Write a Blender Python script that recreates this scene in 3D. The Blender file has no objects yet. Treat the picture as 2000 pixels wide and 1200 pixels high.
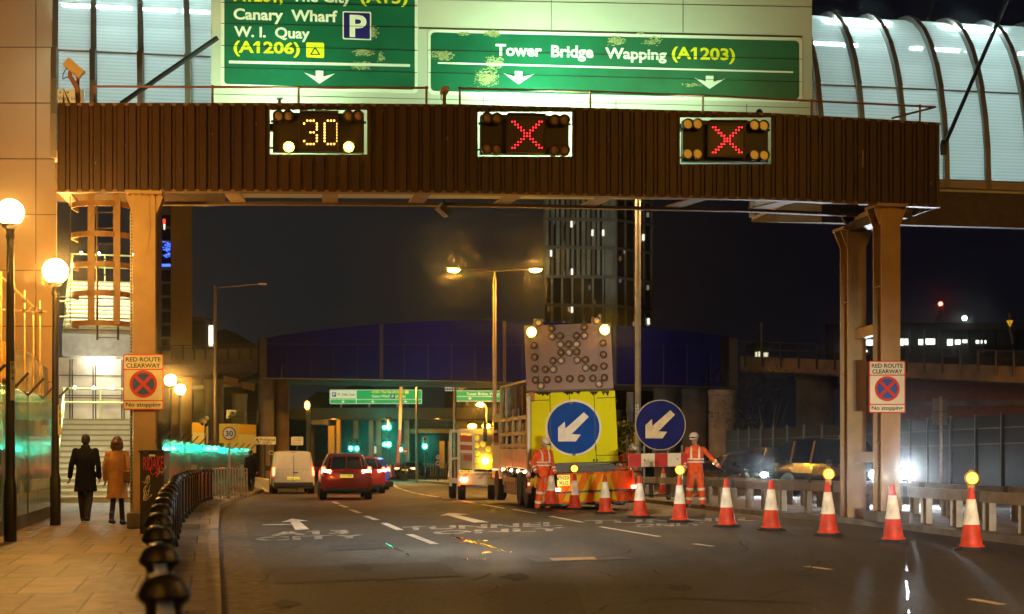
import bpy, bmesh, math, random
from mathutils import Vector as V, Matrix
random.seed(7)
R = math.radians
SC = bpy.context.scene
COL = SC.collection
PI = math.pi
# ---------------------------------------------------------------- camera, world, exposure
F, HY, CZ = 2778.0, 876.0, 1.6
cam = bpy.data.cameras.new('camera'); co = bpy.data.objects.new('camera', cam); COL.objects.link(co)
co.location = (0, 0, CZ); co.rotation_euler = (R(90), 0, 0)
cam.lens = 50; cam.sensor_width = 36; cam.shift_y = (HY-600)/2000; cam.clip_end = 3000; cam.clip_start = .1
cam.dof.use_dof = True; cam.dof.focus_distance = 30; cam.dof.aperture_fstop = 1.8
SC.camera = co
w = bpy.data.worlds.new('World'); SC.world = w; w.use_nodes = True
nt = w.node_tree; bg = nt.nodes['Background']
tc = nt.nodes.new('ShaderNodeTexCoord'); sx = nt.nodes.new('ShaderNodeSeparateXYZ'); rp = nt.nodes.new('ShaderNodeValToRGB')
nt.links.new(tc.outputs['Generated'], sx.inputs[0])
mr = nt.nodes.new('ShaderNodeMapRange'); mr.inputs[1].default_value = -.3; mr.inputs[2].default_value = .3
nt.links.new(sx.outputs[0], mr.inputs[0]); nt.links.new(mr.outputs[0], rp.inputs[0])
el = rp.color_ramp.elements
el[0].position = .2; el[0].color = (.0074, .0076, .0076, 1); el[1].position = .95; el[1].color = (.0016, .0014, .0026, 1)
e = el.new(.5); e.color = (.0062, .0060, .0057, 1)
e = el.new(.68); e.color = (.0026, .0021, .0027, 1)
nt.links.new(rp.outputs[0], bg.inputs[0]); bg.inputs[1].default_value = 1.0
SC.view_settings.view_transform = 'Standard'; SC.view_settings.look = 'None'
SC.view_settings.exposure = 0.9; SC.view_settings.gamma = 1
cy = SC.cycles
cy.use_denoising = True; cy.max_bounces = 6; cy.diffuse_bounces = 3; cy.glossy_bounces = 3; cy.transmission_bounces = 6
cy.transparent_max_bounces = 12; cy.sample_clamp_indirect = 3; cy.sample_clamp_direct = 0; cy.caustics_reflective = False; cy.caustics_refractive = False

# ---------------------------------------------------------------- mapping helpers (photo pixel + depth -> world)
def gz(y):
    return -0.012*max(0.0, min(y, 110.0)-32.0)
def W(px, py, D):
    return V(((px-1000)*D/F, D, CZ+(HY-py)*D/F))
def G(px, py, h=0.0):
    D = 30.0
    for _ in range(40):
        D = (CZ-gz(D)-h)*F/max(py-HY, 1.0)
    return V(((px-1000)*D/F, D, gz(D)+h))
class Plane:
    def __init__(s, a, b, off=0.0):
        (x1, d1), (x2, d2) = a, b
        p, q = W(x1, HY, d1), W(x2, HY, d2)
        s.t = (q-p).normalized(); s.n = V((s.t.y, -s.t.x, 0))     # n points to the camera
        s.o = p - s.n*off
    def pt(s, px, py, off=0.0):
        d = V(((px-1000)/F, 1, (HY-py)/F)); o = s.o+s.n*off
        k = (o-V((0, 0, CZ))).dot(s.n)/d.dot(s.n)
        return V((0, 0, CZ))+d*k
    def ang(s): return math.atan2(s.t.y, s.t.x)

# ---------------------------------------------------------------- materials
MATS = {}
def mat(name, col, rough=.6, metal=0, var=0.0, vs=6, bump=0.0, bs=40, emit=0, ecol=None, rv=0.0, coat=0.0, stretch=None, spec=.5, mis=True):
    if name in MATS: return MATS[name]
    m = bpy.data.materials.new(name); m.use_nodes = True; t = m.node_tree; b = t.nodes['Principled BSDF']
    b.inputs['Base Color'].default_value = (*col, 1); b.inputs['Roughness'].default_value = rough; b.inputs['Metallic'].default_value = metal
    b.inputs['Coat Weight'].default_value = coat; b.inputs['Specular IOR Level'].default_value = spec
    if emit:
        b.inputs['Emission Color'].default_value = (*(ecol or col), 1); b.inputs['Emission Strength'].default_value = emit
        if not mis: m.cycles.emission_sampling = 'NONE'
    if var or bump or rv:
        c = t.nodes.new('ShaderNodeTexCoord'); src = c.outputs['Object']
        if stretch:
            mp = t.nodes.new('ShaderNodeMapping'); mp.inputs['Scale'].default_value = stretch; t.links.new(src, mp.inputs[0]); src = mp.outputs[0]
        n = t.nodes.new('ShaderNodeTexNoise'); n.inputs['Scale'].default_value = vs; n.inputs['Detail'].default_value = 6; t.links.new(src, n.inputs[0])
        if var:
            r = t.nodes.new('ShaderNodeMapRange'); r.inputs[1].default_value = .3; r.inputs[2].default_value = .7
            r.inputs[3].default_value = 1-var; r.inputs[4].default_value = 1+var*.6; t.links.new(n.outputs[0], r.inputs[0])
            x = t.nodes.new('ShaderNodeVectorMath'); x.operation = 'SCALE'; x.inputs[0].default_value = col; t.links.new(r.outputs[0], x.inputs['Scale'])
            t.links.new(x.outputs[0], b.inputs['Base Color'])
        if rv:
            r = t.nodes.new('ShaderNodeMapRange'); r.inputs[1].default_value = .3; r.inputs[2].default_value = .7
            r.inputs[3].default_value = max(.02, rough-rv); r.inputs[4].default_value = min(1, rough+rv); t.links.new(n.outputs[0], r.inputs[0])
            t.links.new(r.outputs[0], b.inputs['Roughness'])
        if bump:
            n2 = t.nodes.new('ShaderNodeTexNoise'); n2.inputs['Scale'].default_value = bs; n2.inputs['Detail'].default_value = 4; t.links.new(src, n2.inputs[0])
            bp = t.nodes.new('ShaderNodeBump'); bp.inputs['Strength'].default_value = bump; bp.inputs['Distance'].default_value = .02
            t.links.new(n2.outputs[0], bp.inputs['Height']); t.links.new(bp.outputs[0], b.inputs['Normal'])
    MATS[name] = m
    return m
def glow(name, col, s, mis=True):
    if name in MATS: return MATS[name]
    m = bpy.data.materials.new(name); m.use_nodes = True; t = m.node_tree; t.nodes.clear()
    e = t.nodes.new('ShaderNodeEmission'); e.inputs[0].default_value = (*col, 1); e.inputs[1].default_value = s
    o = t.nodes.new('ShaderNodeOutputMaterial'); t.links.new(e.outputs[0], o.inputs[0])
    if not mis: m.cycles.emission_sampling = 'NONE'
    MATS[name] = m
    return m

SODIUM = (1.0, .43, .07)
M = dict(
 black=mat('black paint', (.012, .012, .012), .45, var=.3),
 rubber=mat('rubber', (.012, .011, .011), .8, var=.4, vs=12),
 steel=mat('galvanised steel', (.32, .31, .29), .45, .6, var=.35, vs=9),
 darksteel=mat('dark steel', (.06, .055, .05), .5, .3, var=.4, vs=8),
 alu=mat('aluminium', (.62, .62, .60), .35, .7, var=.2),
 glass=mat('dark glass', (.008, .009, .010), .04, spec=.6),
 white=mat('white paint', (.72, .71, .66), .4, var=.12, vs=5),
 cream=mat('sign white', (.78, .76, .62), .45, var=.1, vs=3),
 red=mat('red sheeting', (.50, .02, .015), .45, var=.12),
 blue=mat('blue sheeting', (.012, .035, .36), .4, var=.15, vs=4),
 yellow=mat('yellow sheeting', (.80, .66, .02), .5, var=.08, vs=3),
 sgreen=mat('green sign face', (.003, .12, .062), .35, var=.22, vs=1.3),
 slet=mat('sign lettering white', (.80, .82, .72), .4),
 sylw=mat('sign lettering yellow', (.80, .78, .02), .4),
 ink=mat('black lettering', (.015, .013, .012), .5),
 concrete=mat('concrete', (.26, .245, .215), .85, var=.3, vs=1.2, bump=.15, bs=30),
 dconc=mat('stained concrete', (.15, .14, .125), .9, var=.4, vs=.8, bump=.15, bs=20),
 chrome=mat('chrome', (.8, .8, .8), .12, 1.0),
 orange=mat('fluorescent orange cloth', (.85, .115, .02), .75, var=.28, vs=11, bump=1.0, bs=9),
 stripe=mat('reflective tape', (.82, .80, .72), .35),
 skin=mat('skin', (.42, .22, .14), .55),
 hivisw=mat('helmet white', (.74, .72, .64), .35, var=.1),
)
# ---------------------------------------------------------------- mesh builder
class B:
    def __init__(s): s.v, s.f, s.m, s.k, s.g = [], [], [], 0, []
    def add(s, vs, fs, mi=None):
        o = len(s.v); s.g.append((o, len(s.f))); s.v += [tuple(p) for p in vs]; s.f += [tuple(o+i for i in f) for f in fs]; s.m += [s.k if mi is None else mi]*len(fs); return s
    def box(s, c, d, rz=0.0, X=None):
        hx, hy, hz = d[0]/2, d[1]/2, d[2]/2
        P = [V((a*hx, b*hy, g*hz)) for a in (-1, 1) for b in (-1, 1) for g in (-1, 1)]
        m = X if X is not None else Matrix.Rotation(rz, 4, 'Z')
        P = [m @ p+V(c) for p in P]
        return s.add(P, [(0, 1, 3, 2), (4, 6, 7, 5), (0, 4, 5, 1), (2, 3, 7, 6), (0, 2, 6, 4), (1, 5, 7, 3)])
    def bevbox(s, c, d, r=.03, rz=0.0, seg=2):
        bm = bmesh.new(); bmesh.ops.create_cube(bm, size=1)
        for v in bm.verts: v.co = V((v.co.x*d[0], v.co.y*d[1], v.co.z*d[2]))
        bmesh.ops.bevel(bm, geom=list(bm.edges), offset=r, segments=seg, affect='EDGES', profile=.5)
        m = Matrix.Translation(c) @ Matrix.Rotation(rz, 4, 'Z'); bm.verts.index_update()
        s.add([m @ v.co for v in bm.verts], [[v.index for v in f.verts] for f in bm.faces]); bm.free(); return s
    def slab(s, P, t):
        """quad/polygon P extruded by vector t"""
        n = len(P); P = [V(p) for p in P]; Q = [p+V(t) for p in P]
        return s.add(P+Q, [tuple(range(n)), tuple(range(2*n-1, n-1, -1))]+[(i, i+n, (i+1) % n+n, (i+1) % n) for i in range(n)])
    def face(s, P): return s.add(P, [tuple(range(len(P)))])
    def tube(s, pts, r, n=8, cap=True):
        pts = [V(p) for p in pts]; rs = r if isinstance(r, (list, tuple)) else [r]*len(pts); vs, fs = [], []
        up = None
        for i, p in enumerate(pts):
            d = (pts[min(i+1, len(pts)-1)]-pts[max(i-1, 0)])
            d = d.normalized() if d.length > 1e-9 else V((0, 0, 1))
            if up is None: up = V((0, 0, 1)) if abs(d.z) < .9 else V((1, 0, 0))
            a = d.cross(up)
            if a.length < 1e-4: a = d.cross(V((1, .3, 0)))
            a.normalize(); b = a.cross(d)
            up = b
            vs += [p+(a*math.cos(2*PI*k/n)+b*math.sin(2*PI*k/n))*rs[i] for k in range(n)]
        for i in range(len(pts)-1):
            fs += [(i*n+k, i*n+(k+1) % n, (i+1)*n+(k+1) % n, (i+1)*n+k) for k in range(n)]
        if cap: fs += [tuple(range(n-1, -1, -1)), tuple((len(pts)-1)*n+k for k in range(n))]
        return s.add(vs, fs)
    def cyl(s, a, b, r, n=16): return s.tube([a, b], r, n)
    def bar(s, a, b, wd, hg):
        """rectangular bar a->b, wd horizontally, hg vertically"""
        a, b = V(a), V(b); d = (b-a).normalized(); up = V((0, 0, 1)) if abs(d.z) < .95 else V((0, 1, 0))
        x = d.cross(up).normalized(); z = x.cross(d)
        P = [a+x*i*wd/2+z*j*hg/2 for i, j in ((-1, -1), (1, -1), (1, 1), (-1, 1))]; return s.slab(P, b-a)
    def lathe(s, prof, c=(0, 0, 0), n=20, X=None, sc=(1, 1)):
        vs, fs = [], []
        for r, z in prof: vs += [V((r*math.cos(2*PI*k/n)*sc[0], r*math.sin(2*PI*k/n)*sc[1], z)) for k in range(n)]
        for i in range(len(prof)-1): fs += [(i*n+k, i*n+(k+1) % n, (i+1)*n+(k+1) % n, (i+1)*n+k) for k in range(n)]
        if prof[0][0] > 1e-6: fs.append(tuple(range(n-1, -1, -1)))
        if prof[-1][0] > 1e-6: fs.append(tuple((len(prof)-1)*n+k for k in range(n)))
        m = Matrix.Translation(c) @ (X if X is not None else Matrix())
        return s.add([m @ p for p in vs], fs)
    def ball(s, c, r, n=16, sc=(1, 1, 1)):
        h = n//2
        pr = [(math.sin(PI*i/h), -math.cos(PI*i/h)) for i in range(h+1)]
        pr[0] = (0.0, -1); pr[-1] = (0.0, 1)
        return s.lathe(pr, c, n, Matrix.Diagonal((r*sc[0], r*sc[1], r*sc[2], 1)))
    def caps(s, a, b, ra, rb, n=10):
        a, b = V(a), V(b); d = b-a; L = d.length; q = V((0, 0, 1)).rotation_difference(d.normalized()).to_matrix().to_4x4() if L > 1e-6 else Matrix()
        pr = [(ra*math.sin(t), -ra*math.cos(t)) for t in (0, PI/6, PI/3, PI/2)]+[(rb*math.cos(t), L+rb*math.sin(t)) for t in (0, PI/6, PI/3, PI/2)]
        pr[0] = (0.0, pr[0][1]); pr[-1] = (0.0, pr[-1][1])
        return s.lathe(pr, a, n, q)
    def ell(s, rings, n=20):
        vs, fs = [], []
        for cx, cyy, z, rx, ry in rings: vs += [V((cx+rx*math.cos(2*PI*k/n), cyy+ry*math.sin(2*PI*k/n), z)) for k in range(n)]
        for i in range(len(rings)-1): fs += [(i*n+k, i*n+(k+1) % n, (i+1)*n+(k+1) % n, (i+1)*n+k) for k in range(n)]
        fs += [tuple(range(n-1, -1, -1)), tuple((len(rings)-1)*n+k for k in range(n))]
        return s.add(vs, fs)
    def each(s, name, ms, parent=None, **k):
        """one object per added piece"""
        out = []
        for a, (v0, f0) in enumerate(s.g):
            v1, f1 = s.g[a+1] if a+1 < len(s.g) else (len(s.v), len(s.f))
            q = B(); q.add(s.v[v0:v1], [tuple(i-v0 for i in f) for f in s.f[f0:f1]]); out.append(q.build(name, ms, parent, **k))
        return out
    def xf(s, m): s.v = [tuple(m @ V(p)) for p in s.v]; return s
    def build(s, name, ms, parent=None, smooth=False, label=None, auto=None):
        me = bpy.data.meshes.new(name); vs = s.v
        if parent is not None:
            inv = MW[parent.name].inverted(); vs = [tuple(inv @ V(p)) for p in vs]
        me.from_pydata(vs, [], s.f)
        for m in (ms if isinstance(ms, list) else [ms]): me.materials.append(M[m] if isinstance(m, str) else m)
        me.polygons.foreach_set('material_index', s.m)
        if smooth: me.polygons.foreach_set('use_smooth', [True]*len(me.polygons))
        bm = bmesh.new(); bm.from_mesh(me); bmesh.ops.recalc_face_normals(bm, faces=bm.faces); bm.to_mesh(me); bm.free()
        if auto is not None:
            me.polygons.foreach_set('use_smooth', [True]*len(me.polygons)); me.set_sharp_from_angle(angle=R(auto))
        me.update()
        o = bpy.data.objects.new(name, me); COL.objects.link(o)
        MW[o.name] = MW[parent.name] if parent is not None else Matrix()
        if parent is not None: o.parent = parent
        if label: o['label'] = label
        return o
MW = {}
def tag(o, label=None, cat=None, group=None, kind=None):
    if label: o['label'] = label
    if cat: o['category'] = cat
    if group: o['group'] = group
    if kind: o['kind'] = kind
    return o
def thing(name, label, cat, loc=(0, 0, 0), rz=0.0, group=None):
    o = bpy.data.objects.new(name, None); COL.objects.link(o); o.location = loc; o.rotation_euler = (0, 0, rz); o.empty_display_size = .2
    MW[o.name] = Matrix.Translation(loc) @ Matrix.Rotation(rz, 4, 'Z')
    return tag(o, label, cat, group)
def struct(b, name, m, **k):
    return tag(b.build(name, m, **k), kind='structure')
def copy_tree(o, parent=None):
    c = o.copy(); COL.objects.link(c)
    if parent is not None: c.parent = parent
    MW[c.name] = MW[o.name].copy()
    for ch in o.children: copy_tree(ch, c)
    return c
def dup(o, loc, rz, label, group=None):
    c = copy_tree(o); place(c, loc, rz); tag(c, label, None, group); return c
def place(c, loc, rz=0.0):
    c.location = loc; c.rotation_euler = (0, 0, rz); MW[c.name] = Matrix.Translation(loc) @ Matrix.Rotation(rz, 4, 'Z')
    def rec(o):
        for ch in o.children: MW[ch.name] = MW[c.name]; rec(ch)
    rec(c)
def light(name, kind, loc, power, col, parent=None, to=None, **k):
    l = bpy.data.lights.new(name, kind); l.energy = power; l.color = col
    for a, b in k.items(): setattr(l, a, b)
    o = bpy.data.objects.new(name, l); COL.objects.link(o)
    loc = V(loc); m = Matrix.Translation(loc)
    if to is not None: m = m @ (V(to)-loc).to_track_quat('-Z', 'Y').to_matrix().to_4x4()
    if parent is not None: o.parent = parent; m = MW[parent.name].inverted() @ m
    o.matrix_local = m
    return o
_tx = {}
def glyph(sx, bold=0.0):
    if (sx, bold) not in _tx:
        c = bpy.data.curves.new('t', 'FONT'); c.body = sx; c.offset = bold; c.resolution_u = 3
        o = bpy.data.objects.new('t', c); me = bpy.data.meshes.new_from_object(o)
        vs = [(v.co.x, v.co.y) for v in me.vertices]; fs = [tuple(p.vertices) for p in me.polygons]
        bpy.data.objects.remove(o); bpy.data.meshes.remove(me)
        x0 = min(v[0] for v in vs); x1 = max(v[0] for v in vs); y0 = min(v[1] for v in vs); y1 = max(v[1] for v in vs)
        _tx[(sx, bold)] = ([((x-x0)/(x1-x0), (y-y0)/(y1-y0)) for x, y in vs], fs)
    return _tx[(sx, bold)]
def raw_right(sx, bold):
    c = bpy.data.curves.new('t', 'FONT'); c.body = sx; c.offset = bold
    o = bpy.data.objects.new('t', c); me = bpy.data.meshes.new_from_object(o)
    xs = [v.co.x for v in me.vertices]; ys = [v.co.y for v in me.vertices]; r = (min(xs), max(xs), min(ys), max(ys))
    bpy.data.objects.remove(o); bpy.data.meshes.remove(me); return r
def text(b, sx, fn, bold=.02, mi=None):
    """fn(u, v) places the text's bounding box, u along the line, v upwards"""
    vs, fs = glyph(sx, bold); b.add([fn(u, v) for u, v in vs], fs, mi)
    if '1' in sx and len(sx) > 1:
        X0, X1, Y0, Y1 = raw_right(sx, bold); one = raw_right('1', bold); w1 = one[1]-one[0]
        for k, ch in enumerate(sx):
            if ch != '1': continue
            r = raw_right(sx[:k+1], bold)[1]; P = [(r-w1*.5, one[3]), (r-w1*.98, one[3]), (r-w1*2.0, one[3]-(one[3]-one[2])*.27), (r-w1*2.0, one[3]-(one[3]-one[2])*.42), (r-w1*.9, one[3]-(one[3]-one[2])*.24)]
            b.add([fn((x-X0)/(X1-X0), (y-Y0)/(Y1-Y0)) for x, y in P], [(0, 1, 2, 3, 4)], mi)
def pxbox(pl, x0, x1, t0, b0, t1=None, b1=None, off=.01):
    """pixel box on a plane: left edge x0 (t0..b0), right edge x1 (t1..b1)"""
    t1 = t0 if t1 is None else t1; b1 = b0 if b1 is None else b1
    def fn(u, v):
        return pl.pt(x0+(x1-x0)*u, (b0+(b1-b0)*u)*(1-v)+(t0+(t1-t0)*u)*v, off)
    return fn
def pxpoly(pl, P, off): return [pl.pt(x, y, off) for x, y in P]
def rrect(x0, x1, t0, b0, t1, b1, r, n=5):
    """rounded pixel rectangle, slanted"""
    P = []
    yT = lambda x: t0+(t1-t0)*(x-x0)/(x1-x0); yB = lambda x: b0+(b1-b0)*(x-x0)/(x1-x0)
    for cx, top, a0 in ((x1-r, 1, 90), (x0+r, 1, 180), (x0+r, 0, 270), (x1-r, 0, 360)):
        for i in range(n+1):
            a = R(a0-90+90*i/n) if True else 0
            x = cx+r*math.cos(a); dy = r*math.sin(a)
            P.append((x, (yT(x)+r-dy) if top else (yB(x)-r-dy)))
    return P
def disc(pl, x, y, r, off, n=24): return [pl.pt(x+r*math.cos(2*PI*k/n), y+r*math.sin(2*PI*k/n), off) for k in range(n)]
def ring(b, pl, x, y, r0, r1, off, n=28, mi=None):
    A = disc(pl, x, y, r0, off, n); C = disc(pl, x, y, r1, off, n)
    b.add(A+C, [(k, (k+1) % n, n+(k+1) % n, n+k) for k in range(n)], mi)
# ---------------------------------------------------------------- ground, road, pavements
def pl_interp(P):
    def f(y):
        for (a, xa), (b, xb) in zip(P, P[1:]):
            if y <= b: return xa+(xb-xa)*(y-a)/(b-a)
        (a, xa), (b, xb) = P[-2:]; return xa+(xb-xa)*(y-a)/(b-a)
    return f
kerbL = pl_interp([(-30, 6.3), (13.7, -2.8), (27.1, -5.6), (39, -8.0), (51.7, -9.86), (64, -11.3), (80, -13), (110, -15.5)])
kerbR = pl_interp([(-30, 18), (10, 10.8), (23.4, 8.4), (29, 7.5), (34.5, 5.95), (38, 5.4), (55, 3.3), (75, -1.35), (110, -8)])
YS = [-30, -20, -10, 0, 5, 10, 13, 16, 19, 22, 25, 28, 31, 34, 37, 40, 44, 48, 52, 56, 60, 65, 70, 75, 80, 90, 100, 110]
def strip(fa, fb, dz, ys=YS):
    b = B(); n = len(ys)
    b.add([V((fa(y), y, gz(y)+dz)) for y in ys]+[V((fb(y), y, gz(y)+dz)) for y in ys], [(i, n+i, n+i+1, i+1) for i in range(n-1)])
    return b
def kerbstrip(fx, side, h=.12, wdt=.15, ys=YS):
    """kerb stones: a real step, front face towards -side"""
    b = B()
    for y0, y1 in zip(ys, ys[1:]):
        a0, a1 = fx(y0), fx(y1); z0, z1 = gz(y0), gz(y1)
        b.add([V((a0, y0, z0-.05)), V((a1, y1, z1-.05)), V((a1, y1, z1+h)), V((a0, y0, z0+h)),
               V((a0+side*wdt, y0, z0+h)), V((a1+side*wdt, y1, z1+h))], [(0, 1, 2, 3), (3, 2, 5, 4)])
    return b

asph = mat('asphalt', (.058, .053, .048), .55, bump=.55, bs=55, var=.0)
def asphalt_nodes(m):
    t = m.node_tree; b = t.nodes['Principled BSDF']; c = t.nodes.new('ShaderNodeTexCoord')
    def noise(sc, det, stretch=(1, 1, 1)):
        mp = t.nodes.new('ShaderNodeMapping'); mp.inputs['Scale'].default_value = stretch; mp.inputs['Rotation'].default_value = (0, 0, R(-12))
        n = t.nodes.new('ShaderNodeTexNoise'); n.inputs['Scale'].default_value = sc; n.inputs['Detail'].default_value = det
        t.links.new(c.outputs['Object'], mp.inputs[0]); t.links.new(mp.outputs[0], n.inputs[0]); return n.outputs[0]
    big, mid, fine = noise(.35, 5), noise(1.6, 6, (1, .12, 1)), noise(38, 3)
    def rng(s, lo, hi, a=.3, bb=.7):
        r = t.nodes.new('ShaderNodeMapRange'); r.inputs[1].default_value = a; r.inputs[2].default_value = bb; r.inputs[3].default_value = lo; r.inputs[4].default_value = hi
        t.links.new(s, r.inputs[0]); return r.outputs[0]
    def mul(x, y):
        q = t.nodes.new('ShaderNodeMath'); q.operation = 'MULTIPLY'; t.links.new(x, q.inputs[0]); t.links.new(y, q.inputs[1]); return q.outputs[0]
    k = mul(mul(rng(big, .55, 1.25), rng(mid, .70, 1.2)), mul(rng(fine, .3, 1.8), rng(noise(14, 8), .4, 1.65)))
    x = t.nodes.new('ShaderNodeVectorMath'); x.operation = 'SCALE'; x.inputs[0].default_value = (.038, .037, .035); t.links.new(k, x.inputs['Scale'])
    t.links.new(x.outputs[0], b.inputs['Base Color'])
    t.links.new(rng(mul(big, mid), .55, .85, .1, .4), b.inputs['Roughness'])
asphalt_nodes(asph)
slabm = bpy.data.materials.new('paving slabs'); slabm.use_nodes = True
def paving_nodes(m, u, vv, rot):
    t = m.node_tree; b = t.nodes['Principled BSDF']; c = t.nodes.new('ShaderNodeTexCoord'); mp = t.nodes.new('ShaderNodeMapping')
    mp.inputs['Rotation'].default_value = (0, 0, rot); t.links.new(c.outputs['Object'], mp.inputs[0])
    k = t.nodes.new('ShaderNodeTexBrick'); k.inputs['Scale'].default_value = 1; k.inputs['Brick Width'].default_value = u; k.inputs['Row Height'].default_value = vv
    k.inputs['Mortar Size'].default_value = .016; k.inputs['Mortar Smooth'].default_value = .25; k.offset = .35
    k.inputs['Color1'].default_value = (.20, .135, .075, 1); k.inputs['Color2'].default_value = (.070, .047, .027, 1); k.inputs['Mortar'].default_value = (.010, .008, .006, 1)
    t.links.new(mp.outputs[0], k.inputs[0])
    n = t.nodes.new('ShaderNodeTexNoise'); n.inputs['Scale'].default_value = 2.2; n.inputs['Detail'].default_value = 8; t.links.new(c.outputs['Object'], n.inputs[0])
    r = t.nodes.new('ShaderNodeMapRange'); r.inputs[1].default_value = .3; r.inputs[2].default_value = .7; r.inputs[3].default_value = .55; r.inputs[4].default_value = 1.2; t.links.new(n.outputs[0], r.inputs[0])
    x = t.nodes.new('ShaderNodeVectorMath'); x.operation = 'SCALE'; t.links.new(k.outputs['Color'], x.inputs[0]); t.links.new(r.outputs[0], x.inputs['Scale'])
    t.links.new(x.outputs[0], b.inputs['Base Color']); b.inputs['Roughness'].default_value = .62
    bp = t.nodes.new('ShaderNodeBump'); bp.inputs['Strength'].default_value = .7; bp.inputs['Distance'].default_value = .03; bp.invert = True
    t.links.new(k.outputs['Fac'], bp.inputs['Height'])
    n2 = t.nodes.new('ShaderNodeTexNoise'); n2.inputs['Scale'].default_value = 3; t.links.new(c.outputs['Object'], n2.inputs[0])
    b2 = t.nodes.new('ShaderNodeBump'); b2.inputs['Strength'].default_value = .6; b2.inputs['Distance'].default_value = .08; t.links.new(n2.outputs[0], b2.inputs['Height'])
    t.links.new(bp.outputs[0], b2.inputs['Normal']); t.links.new(b2.outputs[0], b.inputs['Normal'])
paving_nodes(slabm, .58, 1.9, R(-12))
M['asphalt'] = asph; M['paving'] = slabm
struct(strip(lambda y: -160 if y < 100 else -400, lambda y: 160 if y < 100 else 400, -.06, [-40]+YS[1:]+[250, 900, 1600]), 'ground', mat('dark earth', (.03, .028, .024), .95, var=.4, vs=.3))
struct(strip(lambda y: kerbL(y)-.02, lambda y: kerbR(y)+22, 0.0), 'road', 'asphalt')
struct(strip(lambda y: -40, lambda y: kerbL(y)-.149, .12), 'pavement', 'paving')
kst = mat('kerb stone', (.20, .175, .14), .8, var=.35, vs=2.5, bump=.25, bs=20)
struct(kerbstrip(kerbL, -1), 'kerb', kst)
struct(kerbstrip(kerbR, 1), 'median_kerb', kst)
struct(strip(lambda y: kerbR(y)+.149, lambda y: kerbR(y)+3.2, .12), 'median_pavement', mat('median concrete', (.17, .15, .125), .8, var=.5, vs=1.6, bump=.4, bs=9))
struct(kerbstrip(lambda y: kerbR(y)+3.35, -1), 'median_far_kerb', kst)
# gutter: grit and litter line along the left kerb
b = strip(lambda y: kerbL(y)+.01, lambda y: kerbL(y)+.55, .005, [y for y in YS if -5 < y < 60]); struct(b, 'gutter', mat('gritty gutter', (.085, .068, .05), .8, var=.75, vs=7, bump=.8, bs=22))

def gpoly(P):
    b = B(); b.face([G(x, y)+V((0, 0, .006)) for x, y in P]); return b
# painted markings, laid as sheets
paint = mat('road paint', (.62, .58, .50), .55, var=.45, vs=4); M['paint'] = paint
def gline(b, p, q, wd=.12, dz=.006):
    p, q = G(*p), G(*q); p.z += dz; q.z += dz; d = (q-p); n = V((d.y, -d.x, 0)).normalized()*wd/2
    b.face([p-n, p+n, q+n, q-n])
b = B()
for p, q in (((651, 980.5), (660, 984.5)), ((664, 987), (678, 992)), ((685, 996), (703, 1003)), ((714, 1008.5), (736, 1016.5)), ((749, 1022), (781, 1036)), ((800, 1044.5), (850, 1064))): gline(b, q, p, .15)
struct(b, 'lane_line', paint)
b = B()
for p, q in (((1001, 995), (1046, 1003.5)), ((942, 986), (985, 993.5)), ((900, 978.5), (927, 983)), ((864, 973), (892, 977)), ((833, 968), (857, 971.5)), ((815, 964.5), (829, 967)), ((800, 961), (812, 963.8)),
             ((787, 957), (798, 960.4)), ((776, 952.8), (785, 956.2)), ((769, 948), (775, 952.2)), ((765, 944), (768, 947.4)), ((1075, 1009), (1138, 1021)), ((1172, 1029.5), (1288, 1049)), ((1356, 1063), (1392, 1068)), ((1574, 1107), (1623, 1113.5)), ((1896, 1171), (1958, 1182))): gline(b, q, p, .12)
struct(b, 'lane_line', paint)
def gbox(x0, x1, t0, b0, t1, b1):
    def fn(u, v):
        g = G(x0+(x1-x0)*u, (b0+(b1-b0)*u)*(1-v)+(t0+(t1-t0)*u)*v); g.z += .006; return g
    return fn
wornp = mat('worn road paint', (.36, .34, .30), .6, var=.5, vs=9)
wt = wornp.node_tree; wn_ = wt.nodes.new('ShaderNodeTexNoise'); wn_.inputs['Scale'].default_value = 3.2; wn_.inputs['Detail'].default_value = 9; wc_ = wt.nodes.new('ShaderNodeTexCoord'); wr_ = wt.nodes.new('ShaderNodeMapRange')
wr_.inputs[1].default_value = .36; wr_.inputs[2].default_value = .52; wr_.inputs[3].default_value = .25; wr_.inputs[4].default_value = .9
wt.links.new(wc_.outputs['Object'], wn_.inputs[0]); wt.links.new(wn_.outputs[0], wr_.inputs[0]); wt.links.new(wr_.outputs[0], wt.nodes['Principled BSDF'].inputs['Alpha'])
for sx, bx in (('A13', (528, 682, 1039, 1047.5, 1035.5, 1043.5)), ('CITY', (498, 718, 1050, 1058, 1044, 1051.5)), ('TUNNEL', (787, 1098, 1030, 1037, 1020, 1028)), ('ONLY', (845, 1108, 1038, 1045, 1030, 1037.5)),
               ('TUNNEL', (1142, 1482, 1017, 1024, 1011, 1018)), ('ONLY', (1240, 1376, 1025, 1031, 1021, 1027))):
    b = B(); text(b, sx, gbox(*bx), .03); struct(b, 'road_lettering', wornp)
def gpoly(P):
    b = B(); b.face([G(x, y)+V((0, 0, .006)) for x, y in P]); return b
b = gpoly([(577, 1036), (604, 1034.5), (585, 1018.8), (604, 1018.2), (570, 1013.8), (549, 1021), (567, 1020.2)]); b.add([G(x, y)+V((0, 0, .006)) for x, y in ((512, 1025.5), (572, 1024.2), (573, 1025.4), (513, 1026.6))], [(0, 1, 2, 3)])
struct(b, 'road_arrow', paint)
struct(gpoly([(926, 1021.5), (955, 1020.8), (892, 1006.2), (917, 1005.3), (876, 1002.6), (859, 1008.2), (874, 1007.4)]), 'road_arrow', paint)
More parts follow.
